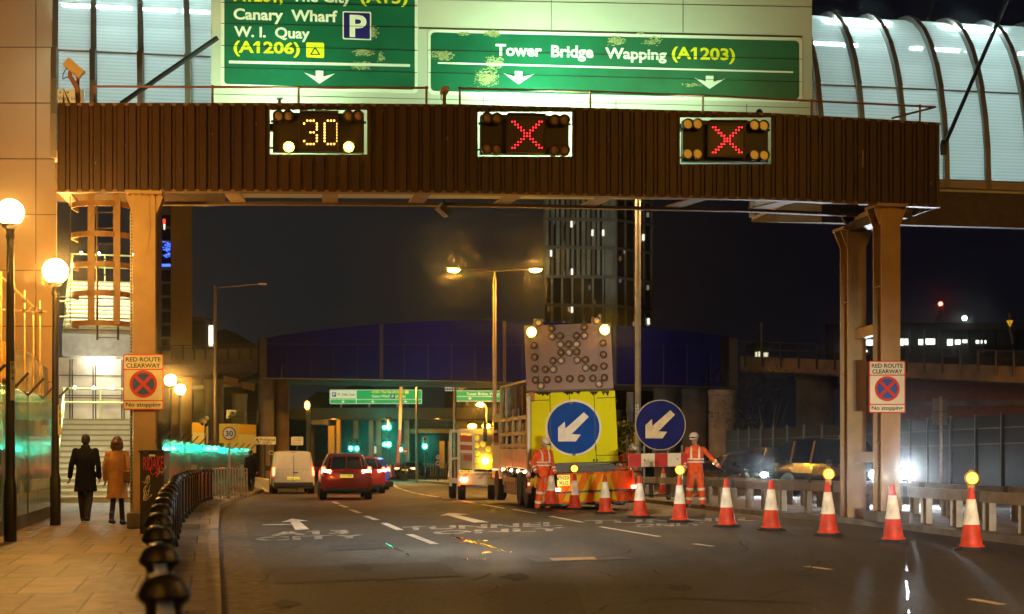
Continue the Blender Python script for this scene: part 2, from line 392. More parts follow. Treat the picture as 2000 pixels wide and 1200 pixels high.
# patched asphalt with an iron cover
struct(gpoly([(1030, 1090), (1190, 1087), (1252, 1092), (1045, 1100)]), 'road_patch', mat('fresh asphalt', (.030, .028, .027), .6, bump=.5, bs=45, var=.3, vs=20))
b = B(); b.face([G(x, y)+V((0, 0, .010)) for x, y in ((1072, 1092), (1160, 1089.2), (1166, 1094.5), (1080, 1096.8))]); t = tag(b.build('manhole_cover', mat('worn iron', (.16, .14, .12), .35, .7, var=.5, vs=30, bump=.8, bs=30)), 'worn iron utility cover set in the dark asphalt patch', 'manhole cover')
# older repairs, cracks and polished wheel tracks
rg0 = random.Random(17)
for k, P in enumerate(([(520, 1110), (860, 1098), (905, 1126), (540, 1142)], [(1250, 1120), (1520, 1126), (1590, 1180), (1290, 1168)], [(640, 1066), (742, 1063), (760, 1072), (650, 1076)], [(980, 1140), (1120, 1138), (1150, 1210), (985, 1210)])):
    struct(gpoly(P), 'road_patch', mat(('older asphalt', 'pale asphalt', 'dark asphalt', 'older asphalt')[k], ((.030, .028, .026), (.046, .043, .039), (.022, .021, .020), (.030, .028, .026))[k], .75, var=.45, vs=16, bump=.5, bs=45))
b = B()
for k in range(26):
    x, y = rg0.uniform(480, 1700), rg0.uniform(1050, 1195); a = rg0.choice((rg0.gauss(-.25, .1), rg0.gauss(2.6, .3)))
    for i in range(rg0.randint(4, 9)):
        a += rg0.gauss(0, .35); L = rg0.uniform(8, 22); x2, y2 = x+L*math.cos(a), y+L*.3*math.sin(a)
        gline(b, (x, y), (x2, y2), rg0.uniform(.012, .03), .008); x, y = x2, y2
struct(b, 'road_cracks', mat('crack', (.008, .007, .007), .9))
b = B()
for k in range(4):
    x, y = (560, 700, 1010, 1330)[k], (1180, 1110, 1128, 1150)[k]; A = [(x+rg0.uniform(18, 40)*math.cos(2*PI*i/14), y+rg0.uniform(4, 9)*math.sin(2*PI*i/14)) for i in range(14)]
    b.face([G(u, v)+V((0, 0, .0075)) for u, v in A])
struct(b, 'oil_stain', mat('oil stain', (.018, .017, .016), .85, var=.5, vs=10))
# wet seams and puddles that pick up the lamps
wet = mat('wet asphalt', (.016, .014, .012), .16, bump=.25, bs=6, spec=.6)
b = B()
rng = random.Random(3)
for x0, y0, x1, y1, wd in ((878, 1046, 1000, 1080, .05), (885, 1061, 960, 1055.5, .05), (940, 1081, 985, 1076, .06), (890, 1050, 940, 1064, .10), (920, 1060, 975, 1070, .08), (752, 1062, 800, 1085, .03), (1769, 1080, 1775, 1210, .028), (900, 1094, 950, 1092, .05)):
    n = 7
    for i in range(n):
        if rng.random() < .2 and wd < .09 and x0 < 1700: continue
        if x0 > 1700 and i in (2, 5): continue
        a, c = i/n, (i+1)/n
        gline(b, (x0+(x1-x0)*a+rng.uniform(-2, 2), y0+(y1-y0)*a), (x0+(x1-x0)*c+rng.uniform(-2, 2), y0+(y1-y0)*c), wd*rng.uniform(.6, 1.5), .005)
struct(b, 'road_puddle', wet)

# ---------------------------------------------------------------- the overhead gantry: clad beam on four legs
PB = Plane((112, 26.0), (1835, 28.9)); AB = PB.ang()
ytop = pl_interp([(112, 202), (500, 202), (900, 204.5), (1500, 221), (1835, 240)])
ybot = pl_interp([(112, 374), (500, 373.5), (900, 376.5), (1500, 389), (1835, 404)])
root = thing('road_gantry', 'long brown clad gantry beam on orange steel legs spanning the road', 'gantry', PB.pt(973, 1030)*1)
clad = mat('brown profiled cladding', (.046, .020, .012), .5, .1, var=.45, vs=1.1, stretch=(1, 1, .35))
OPEN = [(527, 717, 215, 302), (933, 1117, 219, 306), (1328, 1506, 230, 321)]
b = B(); pitch = 22.97; n = 75
def coff(x):
    u = ((x-112) % pitch)/pitch
    return .045*min(1, u/.10, max(0, (.76-u)/.10)) if u < .76 else 0
brk = sorted({112+i*pitch+f*pitch for i in range(n) for f in (0, .10, .66, .76)} | {q for o in OPEN for q in o[:2]} | {1835})
brk = [x for x in brk if 112 <= x <= 1835]
def cface(x0, x1, t0, b0):
    if x1-x0 < .01: return
    a, c = coff(x0+.001), coff(x1-.001)
    b.add([PB.pt(x0, t0(x0), a), PB.pt(x1, t0(x1), c), PB.pt(x1, b0(x1), c), PB.pt(x0, b0(x0), a)], [(0, 1, 2, 3)])
for x0, x1 in zip(brk, brk[1:]):
    o = [o for o in OPEN if o[0] <= (x0+x1)/2 <= o[1]]
    if o: cface(x0, x1, ytop, lambda x: o[0][2]); cface(x0, x1, lambda x: o[0][3], ybot)
    else: cface(x0, x1, ytop, ybot)
cl = b.build('cladding', clad, root)
# rust runs, scuffs and fixings on the cladding
rg1 = random.Random(6); b = B()
for k in range(70):
    x = rg1.uniform(118, 1830)
    if any(o[0]-6 < x < o[1]+6 for o in OPEN): continue
    y0 = ytop(x)+rg1.uniform(4, 120); h_ = rg1.uniform(8, 45); w_ = rg1.uniform(.8, 2.4)
    if y0+h_ > ybot(x)-4: continue
    b.face([PB.pt(x-w_, y0, .049), PB.pt(x+w_, y0, .049), PB.pt(x+w_*.4, y0+h_, .049), PB.pt(x-w_*.3, y0+h_*.9, .049)])
b.build('rust_stain', mat('rust run', (.075, .028, .012), .8, var=.6, vs=9), cl)
b = B()
for k in range(26):
    x = rg1.uniform(118, 1830); y0 = ytop(x)+rg1.uniform(6, 150)
    if any(o[0]-6 < x < o[1]+6 for o in OPEN): continue
    b.face([PB.pt(x-1, y0, .05), PB.pt(x+1.4, y0+.5, .05), PB.pt(x+.6, y0+rg1.uniform(2, 9), .05), PB.pt(x-.6, y0+2, .05)])
b.face([PB.pt(1684, 294, .05), PB.pt(1687, 293, .05), PB.pt(1686, 328, .05), PB.pt(1684, 326, .05)])
b.build('scratch_stain', mat('scratch', (.30, .24, .18), .6), cl)
def backs(x, y, off): return PB.pt(x, y, off)
b = B()
for yy in (ytop, ybot):
    for x0, x1 in ((112, 500), (500, 900), (900, 1500), (1500, 1835)):
        b.bar(PB.pt(x0, yy(x0)+(3 if yy is ytop else 0), -.02), PB.pt(x1, yy(x1)+(3 if yy is ytop else 0), -.02), .10, .05)
b.build('cladding_trim', mat('brown trim', (.20, .13, .08), .5), root)
# underside: two longitudinal girders, soffit plates and braces
DEP = 1.55
zb = [PB.pt(x, ybot(x)).z for x in (112, 1835)]
def under(x, dep, dz=0.0):
    p = PB.pt(x, ybot(x)); return V((p.x, p.y, p.z))-PB.n*dep+V((0, 0, dz))
b = B()
for x0, x1 in ((112, 500), (500, 900), (900, 1500), (1500, 1835)):
    b.bar(under(x0, DEP, .03), under(x1, DEP, .03), .16, .06)
    b.bar(under(x0, .12, .015), under(x1, .12, .015), .16, .05)
b.build('bottom_flange', mat('gantry steel lit', (.13, .09, .06), .55), root)
b = B()
for x0, x1 in ((112, 500), (500, 900), (900, 1500), (1500, 1835)):
    b.slab([under(x0, .15, .32), under(x1, .15, .32), under(x1, DEP, .32), under(x0, DEP, .32)], (0, 0, .02))
    b.slab([under(x0, DEP+.04, .06), under(x1, DEP+.04, .06), under(x1, DEP+.04, 1.55), under(x0, DEP+.04, 1.55)], PB.n*.02) if False else None
b.build('soffit', mat('dark soffit', (.035, .02, .013), .7), root)
for i, x in enumerate((455, 648, 830, 1010, 1192, 1370, 1545)):
    b = B(); k = -8+i*5.0; b.slab([under(x-16+k*.9, .16, .045), under(x+16+k*.9, .16, .045), under(x+16-k*.9+(30-k*0)*0, DEP-.06, .045), under(x-16-k*.9, DEP-.06, .045)], (0, 0, .03)); b.build('cross_brace', mat('brace paint', (.30, .22, .14), .6, var=.2), root)
b = B()
for x in (112, 1835):
    s = 1 if x == 112 else -1
    b.slab([PB.pt(x, ytop(x)), PB.pt(x, ybot(x)), PB.pt(x, ybot(x))-PB.n*1.2, PB.pt(x, ytop(x))-PB.n*1.2], PB.t*.02*s)
b.each('end_panel', clad, root)
b = B(); b.slab([under(113, 0.02, -.02), under(135, 0.02, -.02), under(140, DEP, -.02), under(118, DEP, -.02)], (0, 0, .035)); b.build('end_plate', 'gantry steel lit' if 'gantry steel lit' in M else MATS['gantry steel lit'], root)
# legs
legm = mat('leg paint', (.40, .275, .14), .5, var=.18, vs=2.2, bump=.08, bs=8); M['leg'] = legm
legg = mat('leg web grey', (.22, .19, .15), .55, var=.2)
def leg(x0, x1, back, top, ground, sign=1):
    bl = B(); p0 = PB.pt(x0, top, -.25-back); p1 = PB.pt(x1, top, -.25-back); c = (p0+p1)/2; wd = (p1-p0).length
    zt = p0.z; h = zt-ground
    # H-section: two flanges and a web
    for o in (-.19, .19): bl.box(c+PB.n*o+V((0, 0, -h/2)), (wd, .03, h), AB)
    bl.box(c+V((0, 0, -h/2)), (.03, .35, h), AB)
    for zz in (.25, .5, .75): bl.box(c+V((0, 0, -h*zz)), (wd*.9, .35, .02), AB)
    o = bl.build('leg', legm, root)
    bb = B(); bb.box(c+V((0, 0, .03)), (wd+.26, .62, .06), AB)
    for s_ in (-1, 1):
        q = c+PB.t*s_*(wd/2)
        for oo in (-.19, .15): bb.slab([q+PB.n*oo, q+PB.n*oo+PB.t*s_*.14, q+PB.n*oo+PB.t*s_*.13+V((0, 0, -.06)), q+PB.n*oo+PB.t*s_*.02+V((0, 0, -.34)), q+PB.n*oo+V((0, 0, -.36))], PB.n*.03)
    for k in range(6): bb.cyl(c+PB.t*(-wd/2-.09+k*(wd+.18)/5)+PB.n*.24+V((0, 0, -.03)), c+PB.t*(-wd/2-.09+k*(wd+.18)/5)+PB.n*.24+V((0, 0, .0)), .018, 6)
    bb.build('head_plate', legm, o)
    tg = B(); q = [(-.115, 0), (.115, 0), (.125, -.7), (.04, -1.12), (-.04, -1.12), (-.125, -.7)]
    tg.slab([c+PB.t*a*wd/.47+V((0, 0, zz-.02))+PB.n*.206 for a, zz in q], PB.n*.012); tg.build('gusset_plate', legm, o)
    return c, wd
ZG = .12
cL, wL = leg(262, 305, 0, 384, ZG)
cR, wR = leg(1713, 1750, 0, 408, gz(28)+.12)
cR2, wR2 = leg(1648, 1684, 1.65, 452, gz(30)+.12)
cL2, wL2 = leg(330, 360, 1.65, 452, ZG) if False else (None, 0)
b = B()
for ya, yb, yc, yd in ((645, 668, 632, 655), (884, 905, 884, 903), (432, 455, 404, 425)):
    p0, p1 = PB.pt(1676, (ya+yb)/2, -1.7), PB.pt(1716, (yc+yd)/2, -.42)
    b.bar(V((p0.x, p0.y, p1.z)), p1, .16, .22)
b.each('leg_tie', legm, root)
b = B(); p0 = PB.pt(1640, 424, -1.9); b.slab([p0, p0+PB.t*.28, p0+PB.t*.28+V((0, 0, -.35))], PB.n*.1); b.bar(cR2+V((0, 0, .06)), cR2+V((0, 0, .06))+PB.n*1.6, .3, .2); b.build('bracket', clad, root)
b = B(); b.bevbox((cL.x, cL.y, .12+.15), (.62, .62, .30), .03, AB); b.build('plinth', 'dconc', root)
b = B(); b.bevbox((cR.x, cR.y, gz(28)+.12+.10), (.7, .7, .22), .03, AB); b.build('plinth', 'dconc', root)
# perforated cable tray up the left leg
b = B(); p = cL-PB.t*(wL/2+.035)+PB.n*.15; b.box((p.x, p.y, 3.2), (.05, .03, 5.6), AB)
b.build('cable_tray', 'steel', root)
b = B()
for k in range(90):
    q = p+PB.n*.018; b.box((q.x, q.y, .6+k*.062), (.022, .006, .03), AB)
b.build('tray_slots', 'black', root)
# graffiti scrawl on the leg foot (plain squiggles)
b = B(); rg = random.Random(5)
def squiggle(b, pl, x0, x1, y0, y1, off, n, r, seed):
    rg = random.Random(seed)
    for k in range(n):
        cx, cyy = rg.uniform(x0, x1), rg.uniform(y0, y1); pts = []
        a = rg.uniform(0, 6); ra = rg.uniform(3, 8); rb = rg.uniform(4, 10); fq = rg.uniform(.6, 1.5)
        for i in range(9):
            t = i/8*4.5*fq; pts.append(pl.pt(cx+ra*math.sin(t+a)+i*.6, cyy+rb*math.cos(t*1.3+a), off))
        b.tube(pts, r, 4)
PL = Plane((258, (cL+PB.n*.21).y), (305, (cL+PB.n*.21).y+.08))
squiggle(b, PL, 266, 298, 812, 905, .003, 15, .008, 4); squiggle(b, PL, 266, 298, 905, 985, .003, 5, .006, 9); b.build('graffiti', 'ink', root)
# walkway handrail on top of the beam
railm = mat('handrail paint', (.30, .14, .085), .5)
for sx, xs, x1 in (('A', (185, 415, 583, 833), 833), ('B', (898, 1153, 1373, 1585, 1797), 1828)):
    t = thing('handrail', 'thin reddish pipe handrail on the gantry beam, '+('its left run' if sx == 'A' else 'the run turning a corner'), 'handrail', PB.pt(xs[0], ytop(xs[0])))
    yr = pl_interp([(185, 169), (833, 172), (898, 173), (1153, 179), (1373, 187), (1828, 209)])
    b = B(); b.tube([PB.pt(x, yr(x), -.3) for x in (*xs, x1)], .022, 8)
    if sx == 'B': b.tube([PB.pt(1828, 209, -.3), PB.pt(1828, 209, -.3)-PB.t*.55-PB.n*.9+V((0, 0, -.05))], .022, 8)
    b.build('rail', railm, t)
    for x in xs:
        b = B(); b.cyl(PB.pt(x, yr(x), -.3), PB.pt(x, ytop(x)+8, -.3), .022, 8); b.ball(PB.pt(x, yr(x), -.3), .04, 8); b.build('post', railm, t)
# ladder safety cage beside the left leg
cage = thing('ladder_cage', 'orange hooped ladder cage hanging below the gantry beside its leg', 'ladder cage', PB.pt(197, 632, -.5))
cagem = mat('cage paint', (.20, .11, .04), .5, var=.15)
cc = PB.pt(200, 500, -.75); hoop_r = .56
def hoop(z, hgt=.10):
    b = B(); A = []; N = 20
    for k in range(N+1):
        a = PI+PI*k/N; A.append(V((cc.x+hoop_r*math.cos(a), cc.y+.48*math.sin(a), z)))
    A = [V((cc.x-hoop_r, cc.y+.35, z))]+A+[V((cc.x+hoop_r, cc.y+.35, z))]
    for p, q in zip(A, A[1:]): b.bar(p, q, .015, hgt)
    return b
for y in (397, 457, 516, 573, 631): hoop(PB.pt(200, y, -.3).z).build('hoop', cagem, cage)
for x, wd in ((178, .13), (228, .13)):
    p = PB.pt(x, 380, -.31); q = PB.pt(x, 634, -.31); b = B(); b.bar((p.x, p.y, p.z), (p.x, p.y, q.z), wd, .012); b.build('strap', cagem, cage)
for s_ in (-.2, .2):
    b = B(); b.cyl((cc.x+s_, cc.y+.35, PB.pt(200, 660, -.5).z), (cc.x+s_, cc.y+.35, 6.3), .022, 8); b.build('stile', 'darksteel', cage)
b = B(); zz = PB.pt(200, 655, -.5).z
while zz < 6.2: b.cyl((cc.x-.2, cc.y+.35, zz), (cc.x+.2, cc.y+.35, zz), .014, 6); zz += .3
b.each('rung', 'darksteel', cage)
b = B(); b.cyl(PB.pt(137, 378, -.4), PB.pt(137, 634, -.4), .008, 6); b.build('cable', 'darksteel', cage)

# ---------------------------------------------------------------- lane signals
amberlit = glow('amber lamp lit', (1, .42, .012), 45)
ledw = glow('led amber', (1, .40, .05), 6, False); ledr = glow('led red', (1, .012, .02), 4.5, False)
lensd = mat('lamp lens', (.34, .22, .13), .15, coat=.5); lensa = mat('amber lens', (.80, .42, .04), .2, coat=.5, emit=.14, ecol=(1, .5, .05))
boxm = mat('signal housing', (.022, .016, .012), .5)
def led_pts(kind):
    out = []
    if kind == '30':
        T = ['.###.', '#...#', '....#', '....#', '..##.', '....#', '....#', '#...#', '.###.'], ['.###.', '#...#', '#...#', '#...#', '#...#', '#...#', '#...#', '#...#', '.###.']
        for x0, g in zip((594, 634), T):
            for j, r_ in enumerate(g):
                for i, ch in enumerate(r_):
                    if ch == '#': out.append((x0+i*6.2, 236+j*5.7))
    return out
def xdots(x0, x1, y0, y1):
    out = set()
    for i in range(10):
        t = i/9
        for s_ in (0, 1):
            out.add((round(x0+(x1-x0)*t+s_*5.4-2.7, 1), round(y0+(y1-y0)*t, 1))); out.add((round(x1+(x0-x1)*t+s_*5.4-2.7, 1), round(y0+(y1-y0)*t, 1)))
    return out
def lane_signal(lab, bx, mx, lamps, lit, dots, ledm, lens):
    x0, x1, t0, b0 = bx; t = thing('lane_signal', lab, 'lane signal', PB.pt((x0+x1)/2, b0, -.1))
    b = B(); b.slab(pxpoly(PB, [(x0+6, t0+5), (x1-6, t0+7), (x1-6, b0-4), (x0+6, b0-6)], -.12), -PB.n*.14); b.build('backboard', boxm, t)
    b = B(); m0, m1, n0, n1 = mx; P = pxpoly(PB, [(m0, n0), (m1, n0+1), (m1, n1), (m0, n1-1)], .02); b.slab(P, -PB.n*.2)
    for i in range(4): b.bar(P[i], P[(i+1) % 4], .03, .03)
    b.bar(P[0]+PB.n*.08+V((0, 0, .05)), P[1]+PB.n*.08+V((0, 0, .05)), .16, .015)
    mb = b.build('matrix_panel', boxm, t)
    b = B(); dx, dy = (m1-m0)/13, (n1-n0)/13
    for i in range(12):
        for j in range(12): b.face(disc(PB, m0+dx*(i+1), n0+dy*(j+1), 1.5, .026, 6))
    tag(b.build('dot_pattern', mat('dead pixel', (.055, .012, .012), .3), mb), kind='stuff')
    b = B()
    for x, y in dots: b.face(disc(PB, x, y, 1.75 if ledm is ledw else 1.4, .03, 8))
    b.build('lit_dot_pattern', ledm, mb)
    for k, (x, y) in enumerate(lamps):
        for_lit = (x, y) in lit
        b = B(); ctr = PB.pt(x, y, 0); q = V((0, 0, 1)).rotation_difference(PB.n).to_matrix().to_4x4()
        b.lathe([(.10, -.12), (.112, -.0), (.112, .05), (.095, .05), (.09, .0)], ctr, 18, q); lb = b.build('signal_lamp', boxm, t)
        b = B(); b.lathe([(.0, .045), (.05, .04), (.08, .02), (.092, -.0)] if not for_lit else [(.0, .06), (.06, .05), (.1, .03)], ctr, 18, q); b.build('lens', amberlit if for_lit else lens, lb, smooth=True)
    b = B()
    for P in ([(x0+2, t0+20), (x0+6, t0+20), (x0+6, t0+24), (x0+2, t0+24)], [(x1-6, t0+22), (x1-2, t0+22), (x1-2, t0+26), (x1-6, t0+26)]): b.slab(pxpoly(PB, P, -.15), -PB.n*.05)
    b.slab(pxpoly(PB, [(x0-1, b0-15), (x0+8, b0-15), (x0+8, b0-12), (x0-1, b0-12)], -.15), -PB.n*.05)
    b.build('mounting', boxm, t)
lane_signal('matrix lane signal showing amber 30 with two lit amber lamps', OPEN[0], (585, 660, 225, 295), [(544, 227), (563, 227), (680, 227), (699, 227), (564, 288), (681, 288)], [(564, 288), (681, 288)], led_pts('30'), ledw, lensd)
lane_signal('middle lane signal showing a red cross with unlit pale lamps', OPEN[1], (990, 1064, 230, 298), [(951, 231), (970, 232), (1083, 235), (1102, 235), (951, 291), (970, 292), (1083, 294), (1102, 294)], [], xdots(1003, 1056, 238, 289), ledr, lensd)
lane_signal('lane signal with red cross and glossy yellow amber lamps near right leg', OPEN[2], (1383, 1455, 243, 307), [(1343, 243), (1362, 243), (1473, 245), (1491, 246), (1343, 301), (1362, 301), (1473, 303), (1492, 304)], [], xdots(1395, 1446, 249, 298), ledr, lensa)
# things standing on the beam
def cctv_big():
    t = thing('cctv_camera', 'boxy orange lit surveillance camera tilted up on a bent pole at beam end', 'camera', PB.pt(152, 200, -.4))
    b = B(); a, c = PB.pt(129, 121, -.4), PB.pt(160, 147, -.4); d = (c-a); b.bar(a, c, .16, .17); b.build('camera_housing', mat('camera housing', (.62, .50, .30), .5), t)
    b = B(); b.tube([PB.pt(137, 140, -.4), PB.pt(137, 150, -.4), PB.pt(151, 172, -.4), PB.pt(152, 202, -.4)], [.04, .04, .05, .045], 8); b.cyl(PB.pt(152, 148, -.5), PB.pt(152, 200, -.5), .03, 8); b.build('pole', railm, t)
    b = B(); b.tube([PB.pt(131, 132, -.35), PB.pt(123, 145, -.35), PB.pt(122, 155, -.35), PB.pt(133, 150, -.35)], .008, 5); b.build('cable', 'black', t)
    b = B(); b.tube([PB.pt(124, 203, -.4), PB.pt(124, 174, -.4), PB.pt(136, 203, -.4)], .02, 6); b.build('stay', railm, t)
cctv_big()
t = thing('cctv_camera', 'small pinkish surveillance camera on short post between two green signs', 'camera', PB.pt(868, 203, -.3))
b = B(); b.bevbox(PB.pt(868, 177, -.3), (.15, .3, .10), .01, AB); b.build('camera_housing', mat('camera pinkish', (.5, .36, .3), .5), t)
b = B(); b.cyl(PB.pt(868, 181, -.3), PB.pt(868, 206, -.3), .035, 8); b.tube([PB.pt(862, 184, -.3), PB.pt(861, 192, -.3), PB.pt(866, 198, -.3)], .01, 5); b.build('post', railm, t)
b = B(); b.lathe([(0, .075), (.05, .055), (.075, 0), (.075, -.08), (.05, -.1)], PB.pt(1483, 220, -.1), 14); tag(b.build('beacon_dome', mat('dark dome', (.06, .05, .05), .1, coat=.6), smooth=True), 'small dark glass dome on top of the gantry above its third signal', 'dome camera')
b = B(); b.bar(PB.pt(540, 193, -.4), PB.pt(552, 193, -.4), .12, .02); b.bar(PB.pt(546, 193, -.4), PB.pt(546, 206, -.4), .05, .05); tag(b.build('junction_bracket', 'darksteel'), 'small dark bracket on gantry top above the 30 signal', 'bracket')

# ---------------------------------------------------------------- footbridge: sign wall and lit tube
PW = Plane((112, 26.0), (1835, 28.9), 2.4)
br = thing('footbridge', 'enclosed footbridge with glowing ribbed glass tube and panelled sign wall above the road', 'footbridge', PW.pt(1000, 420))
wallm = mat('pale cladding panels', (.56, .56, .47), .55, var=.07, vs=.8)
PD = 4.2
b = B(); b.slab(pxpoly(PW, [(412, -130), (1586, -130), (1586, 326), (412, 316)], 0), -PW.n*PD); b.build('sign_wall', wallm, br)
seam = mat('panel seam', (.05, .04, .025), .7)
b = B()
def seamline(P, t): b.bar(PW.pt(*P[0], .003), PW.pt(*P[1], .003), .008, t)
for P, t in ((((818, 55), (1567, 72)), .035), (((412, 184), (1586, 211)), .010), (((815, -1), (1586, 14)), .012), (((1077, 0), (1077, 58)), .012), (((1334, 0), (1334, 64)), .012)): seamline(P, t)
for x, (ya, yb) in ((1077, (-20, 58)), (1334, (-20, 64)), (944, (188, 228)), (1203, (195, 228)), (1458, (203, 228))): b.bar(PW.pt(x, ya, .003), PW.pt(x, yb, .003), .012, .008)
b.build('panel_seams', seam, br)
def patch(b, pl, x, y, rx, ry, n, off, seed):
    rg = random.Random(seed)
    for _ in range(n):
        u, v = rg.gauss(0, .45), rg.gauss(0, .45)
        if abs(u) > 1 or abs(v) > 1: continue
        s_ = rg.uniform(.7, 2.2); a = rg.uniform(0, 6)
        b.face([pl.pt(x+u*rx+s_*math.cos(a+k*2.1)*1.4, y+v*ry+s_*.7*math.sin(a+k*2.1), off) for k in range(3)])
wornm = mat('worn sheeting', (.46, .48, .22), .6, var=.3, vs=20)
arrow = lambda x, y: [(x-7.5, y-9), (x+7.5, y-8.6), (x+7.5, y+3), (x+31, y-3.5), (x, y+17), (x-30, y-5), (x-7.5, y+2.4)]
# left sign
s1 = thing('direction_sign', 'tall green direction sign reading Canary Wharf with blue P square', 'road sign', PW.pt(624, 182))
b = B(); b.slab(pxpoly(PW, rrect(431, 816, -110, 170, -104, 183, 8), .012), -PW.n*.01); b.build('border', 'slet', s1)
b = B(); b.slab(pxpoly(PW, rrect(438, 810, -104, 164, -98, 176, 6), .016), -PW.n*.003); b.build('sign_face', 'sgreen', s1)
O = .022
b = B(); text(b, 'The City', pxbox(PW, 570, 686, -19, 10, -15, 13, O), .025); text(b, 'Canary  Wharf', pxbox(PW, 456, 659, 16, 45, 21, 51, O), .03); text(b, 'W. I.  Quay', pxbox(PW, 457, 605, 51, 78, 55, 83, O), .03)
b.face(pxpoly(PW, [(447, 118.5), (801, 125.5), (801, 131), (447, 124)], O)); b.face(pxpoly(PW, arrow(624, 147), O)); b.build('lettering', 'slet', s1)
for tx_, bx_, w_ in (('A1261,', (456, 552, -22, 7, -20, 10, O), .025), ('(A13)', (704, 796, -16, 12, -13, 14, O), .025), ('(A1206)', (456, 586, 79, 110, 83, 113, O), .03)): b = B(); text(b, tx_, pxbox(PW, *bx_), w_); b.build('route_lettering', 'sylw', s1)
b = B(); b.face(pxpoly(PW, rrect(598, 633, 83, 112.5, 84, 114, 3), O)); dg = b.build('diversion_symbol', 'sylw', s1)
b = B(); T = [(615.5, 91), (626, 107.5), (605, 107.5)]; q = [(615.5, 95.5), (622, 105.5), (609, 105.5)]
b.add(pxpoly(PW, T, O+.004)+pxpoly(PW, q, O+.004), [(0, 1, 4, 3), (1, 2, 5, 4), (2, 0, 3, 5)]); b.build('triangle', 'ink', dg)
b = B(); b.face(pxpoly(PW, rrect(669, 725, 22, 77, 23.5, 79, 3), O)); pk = b.build('parking_symbol', 'slet', s1)
b = B(); b.face(pxpoly(PW, rrect(671.5, 722.5, 24.5, 74.5, 26, 76.5, 2), O+.003)); b.build('parking_field', mat('dark blue sheeting', (.012, .012, .16), .4, var=.2), pk)
b = B(); text(b, 'P', pxbox(PW, 683, 716, 29, 72.5, 30, 73.5, O+.006), .03); b.build('parking_letter', 'slet', pk)
b = B()
for x, y, rx, ry, n in ((722, 65, 18, 14, 260), (708, 103, 24, 8, 180), (706, 128, 22, 9, 240), (745, 112, 8, 12, 60)): patch(b, PW, x, y, rx, ry, n, O-.002, x)
b.build('worn_patches', wornm, s1)
b = B()
for ya, yb in ((5, 12), (46, 54), (89, 99), (132, 142)): b.bar(PW.pt(432, ya, .024), PW.pt(815, yb, .024), .01, .010)
b.build('panel_joints', 'ink', s1)
# right sign
s2 = thing('direction_sign', 'long green direction sign reading Tower Bridge and Wapping', 'road sign', PW.pt(1200, 198))
b = B(); b.slab(pxpoly(PW, rrect(836, 1567, 57.5, 184, 74, 200.5, 10), .012), -PW.n*.01); b.build('border', 'slet', s2)
b = B(); b.slab(pxpoly(PW, rrect(841.5, 1561, 63.5, 178, 80, 194, 8), .016), -PW.n*.003); b.build('sign_face', 'sgreen', s2)
b = B(); text(b, 'Tower  Bridge', pxbox(PW, 968, 1159, 86, 116, 90, 121, O), .03); text(b, 'Wapping', pxbox(PW, 1182, 1302, 93, 121, 96.5, 124.5, O), .03)
b.face(pxpoly(PW, [(855, 121.5), (1549, 139.5), (1549, 143), (855, 125)], O)); b.face(pxpoly(PW, arrow(1013, 148), O)); b.face(pxpoly(PW, arrow(1386, 157), O)); b.build('lettering', 'slet', s2)
b = B(); text(b, '(A1203)', pxbox(PW, 1312, 1436, 91, 122, 95, 126, O), .03); b.build('route_lettering', 'sylw', s2)
b = B()
for x, y, rx, ry, n in ((863, 108, 26, 10, 200), (872, 110, 4, 12, 60), (965, 122, 20, 14, 260), (950, 152, 24, 18, 380), (962, 66, 18, 7, 180), (1204, 80, 18, 10, 200), (1275, 80, 22, 10, 120), (905, 66, 14, 4, 70), (1250, 66, 10, 3, 30), (1350, 166, 20, 4, 60)): patch(b, PW, x, y, rx, ry, n, O-.002, x)
b.build('worn_patches', wornm, s2)
b = B()
for ya, yb in ((98, 116), (142, 160)): b.bar(PW.pt(837, ya, .024), PW.pt(1566, yb, .024), .01, .009)
b.build('panel_joints', 'ink', s2)
# floodlights on the beam walkway that wash the signs from below
fl_col = (.58, 1.0, .60)
for i, (x, pw) in enumerate(((545, 95), (1075, 215), (1330, 45))):
    p = PB.pt(x, 240, -.45); t = thing('floodlight', ('floodlight behind the beam below the left green sign', 'bright floodlight behind the beam below the long green sign', 'weak floodlight behind the beam near the third lane signal')[i], 'floodlight', p)
    b = B(); b.bevbox(p+V((0, 0, -.1)), (.4, .2, .12), .02, AB); b.build('housing', 'black', t)
    light('flood', 'AREA', p+V((0, 0, -.02)), pw, fl_col, t, to=PW.pt(x, 120, 0), shape='RECTANGLE', size=.35, size_y=.15, spread=R(150))

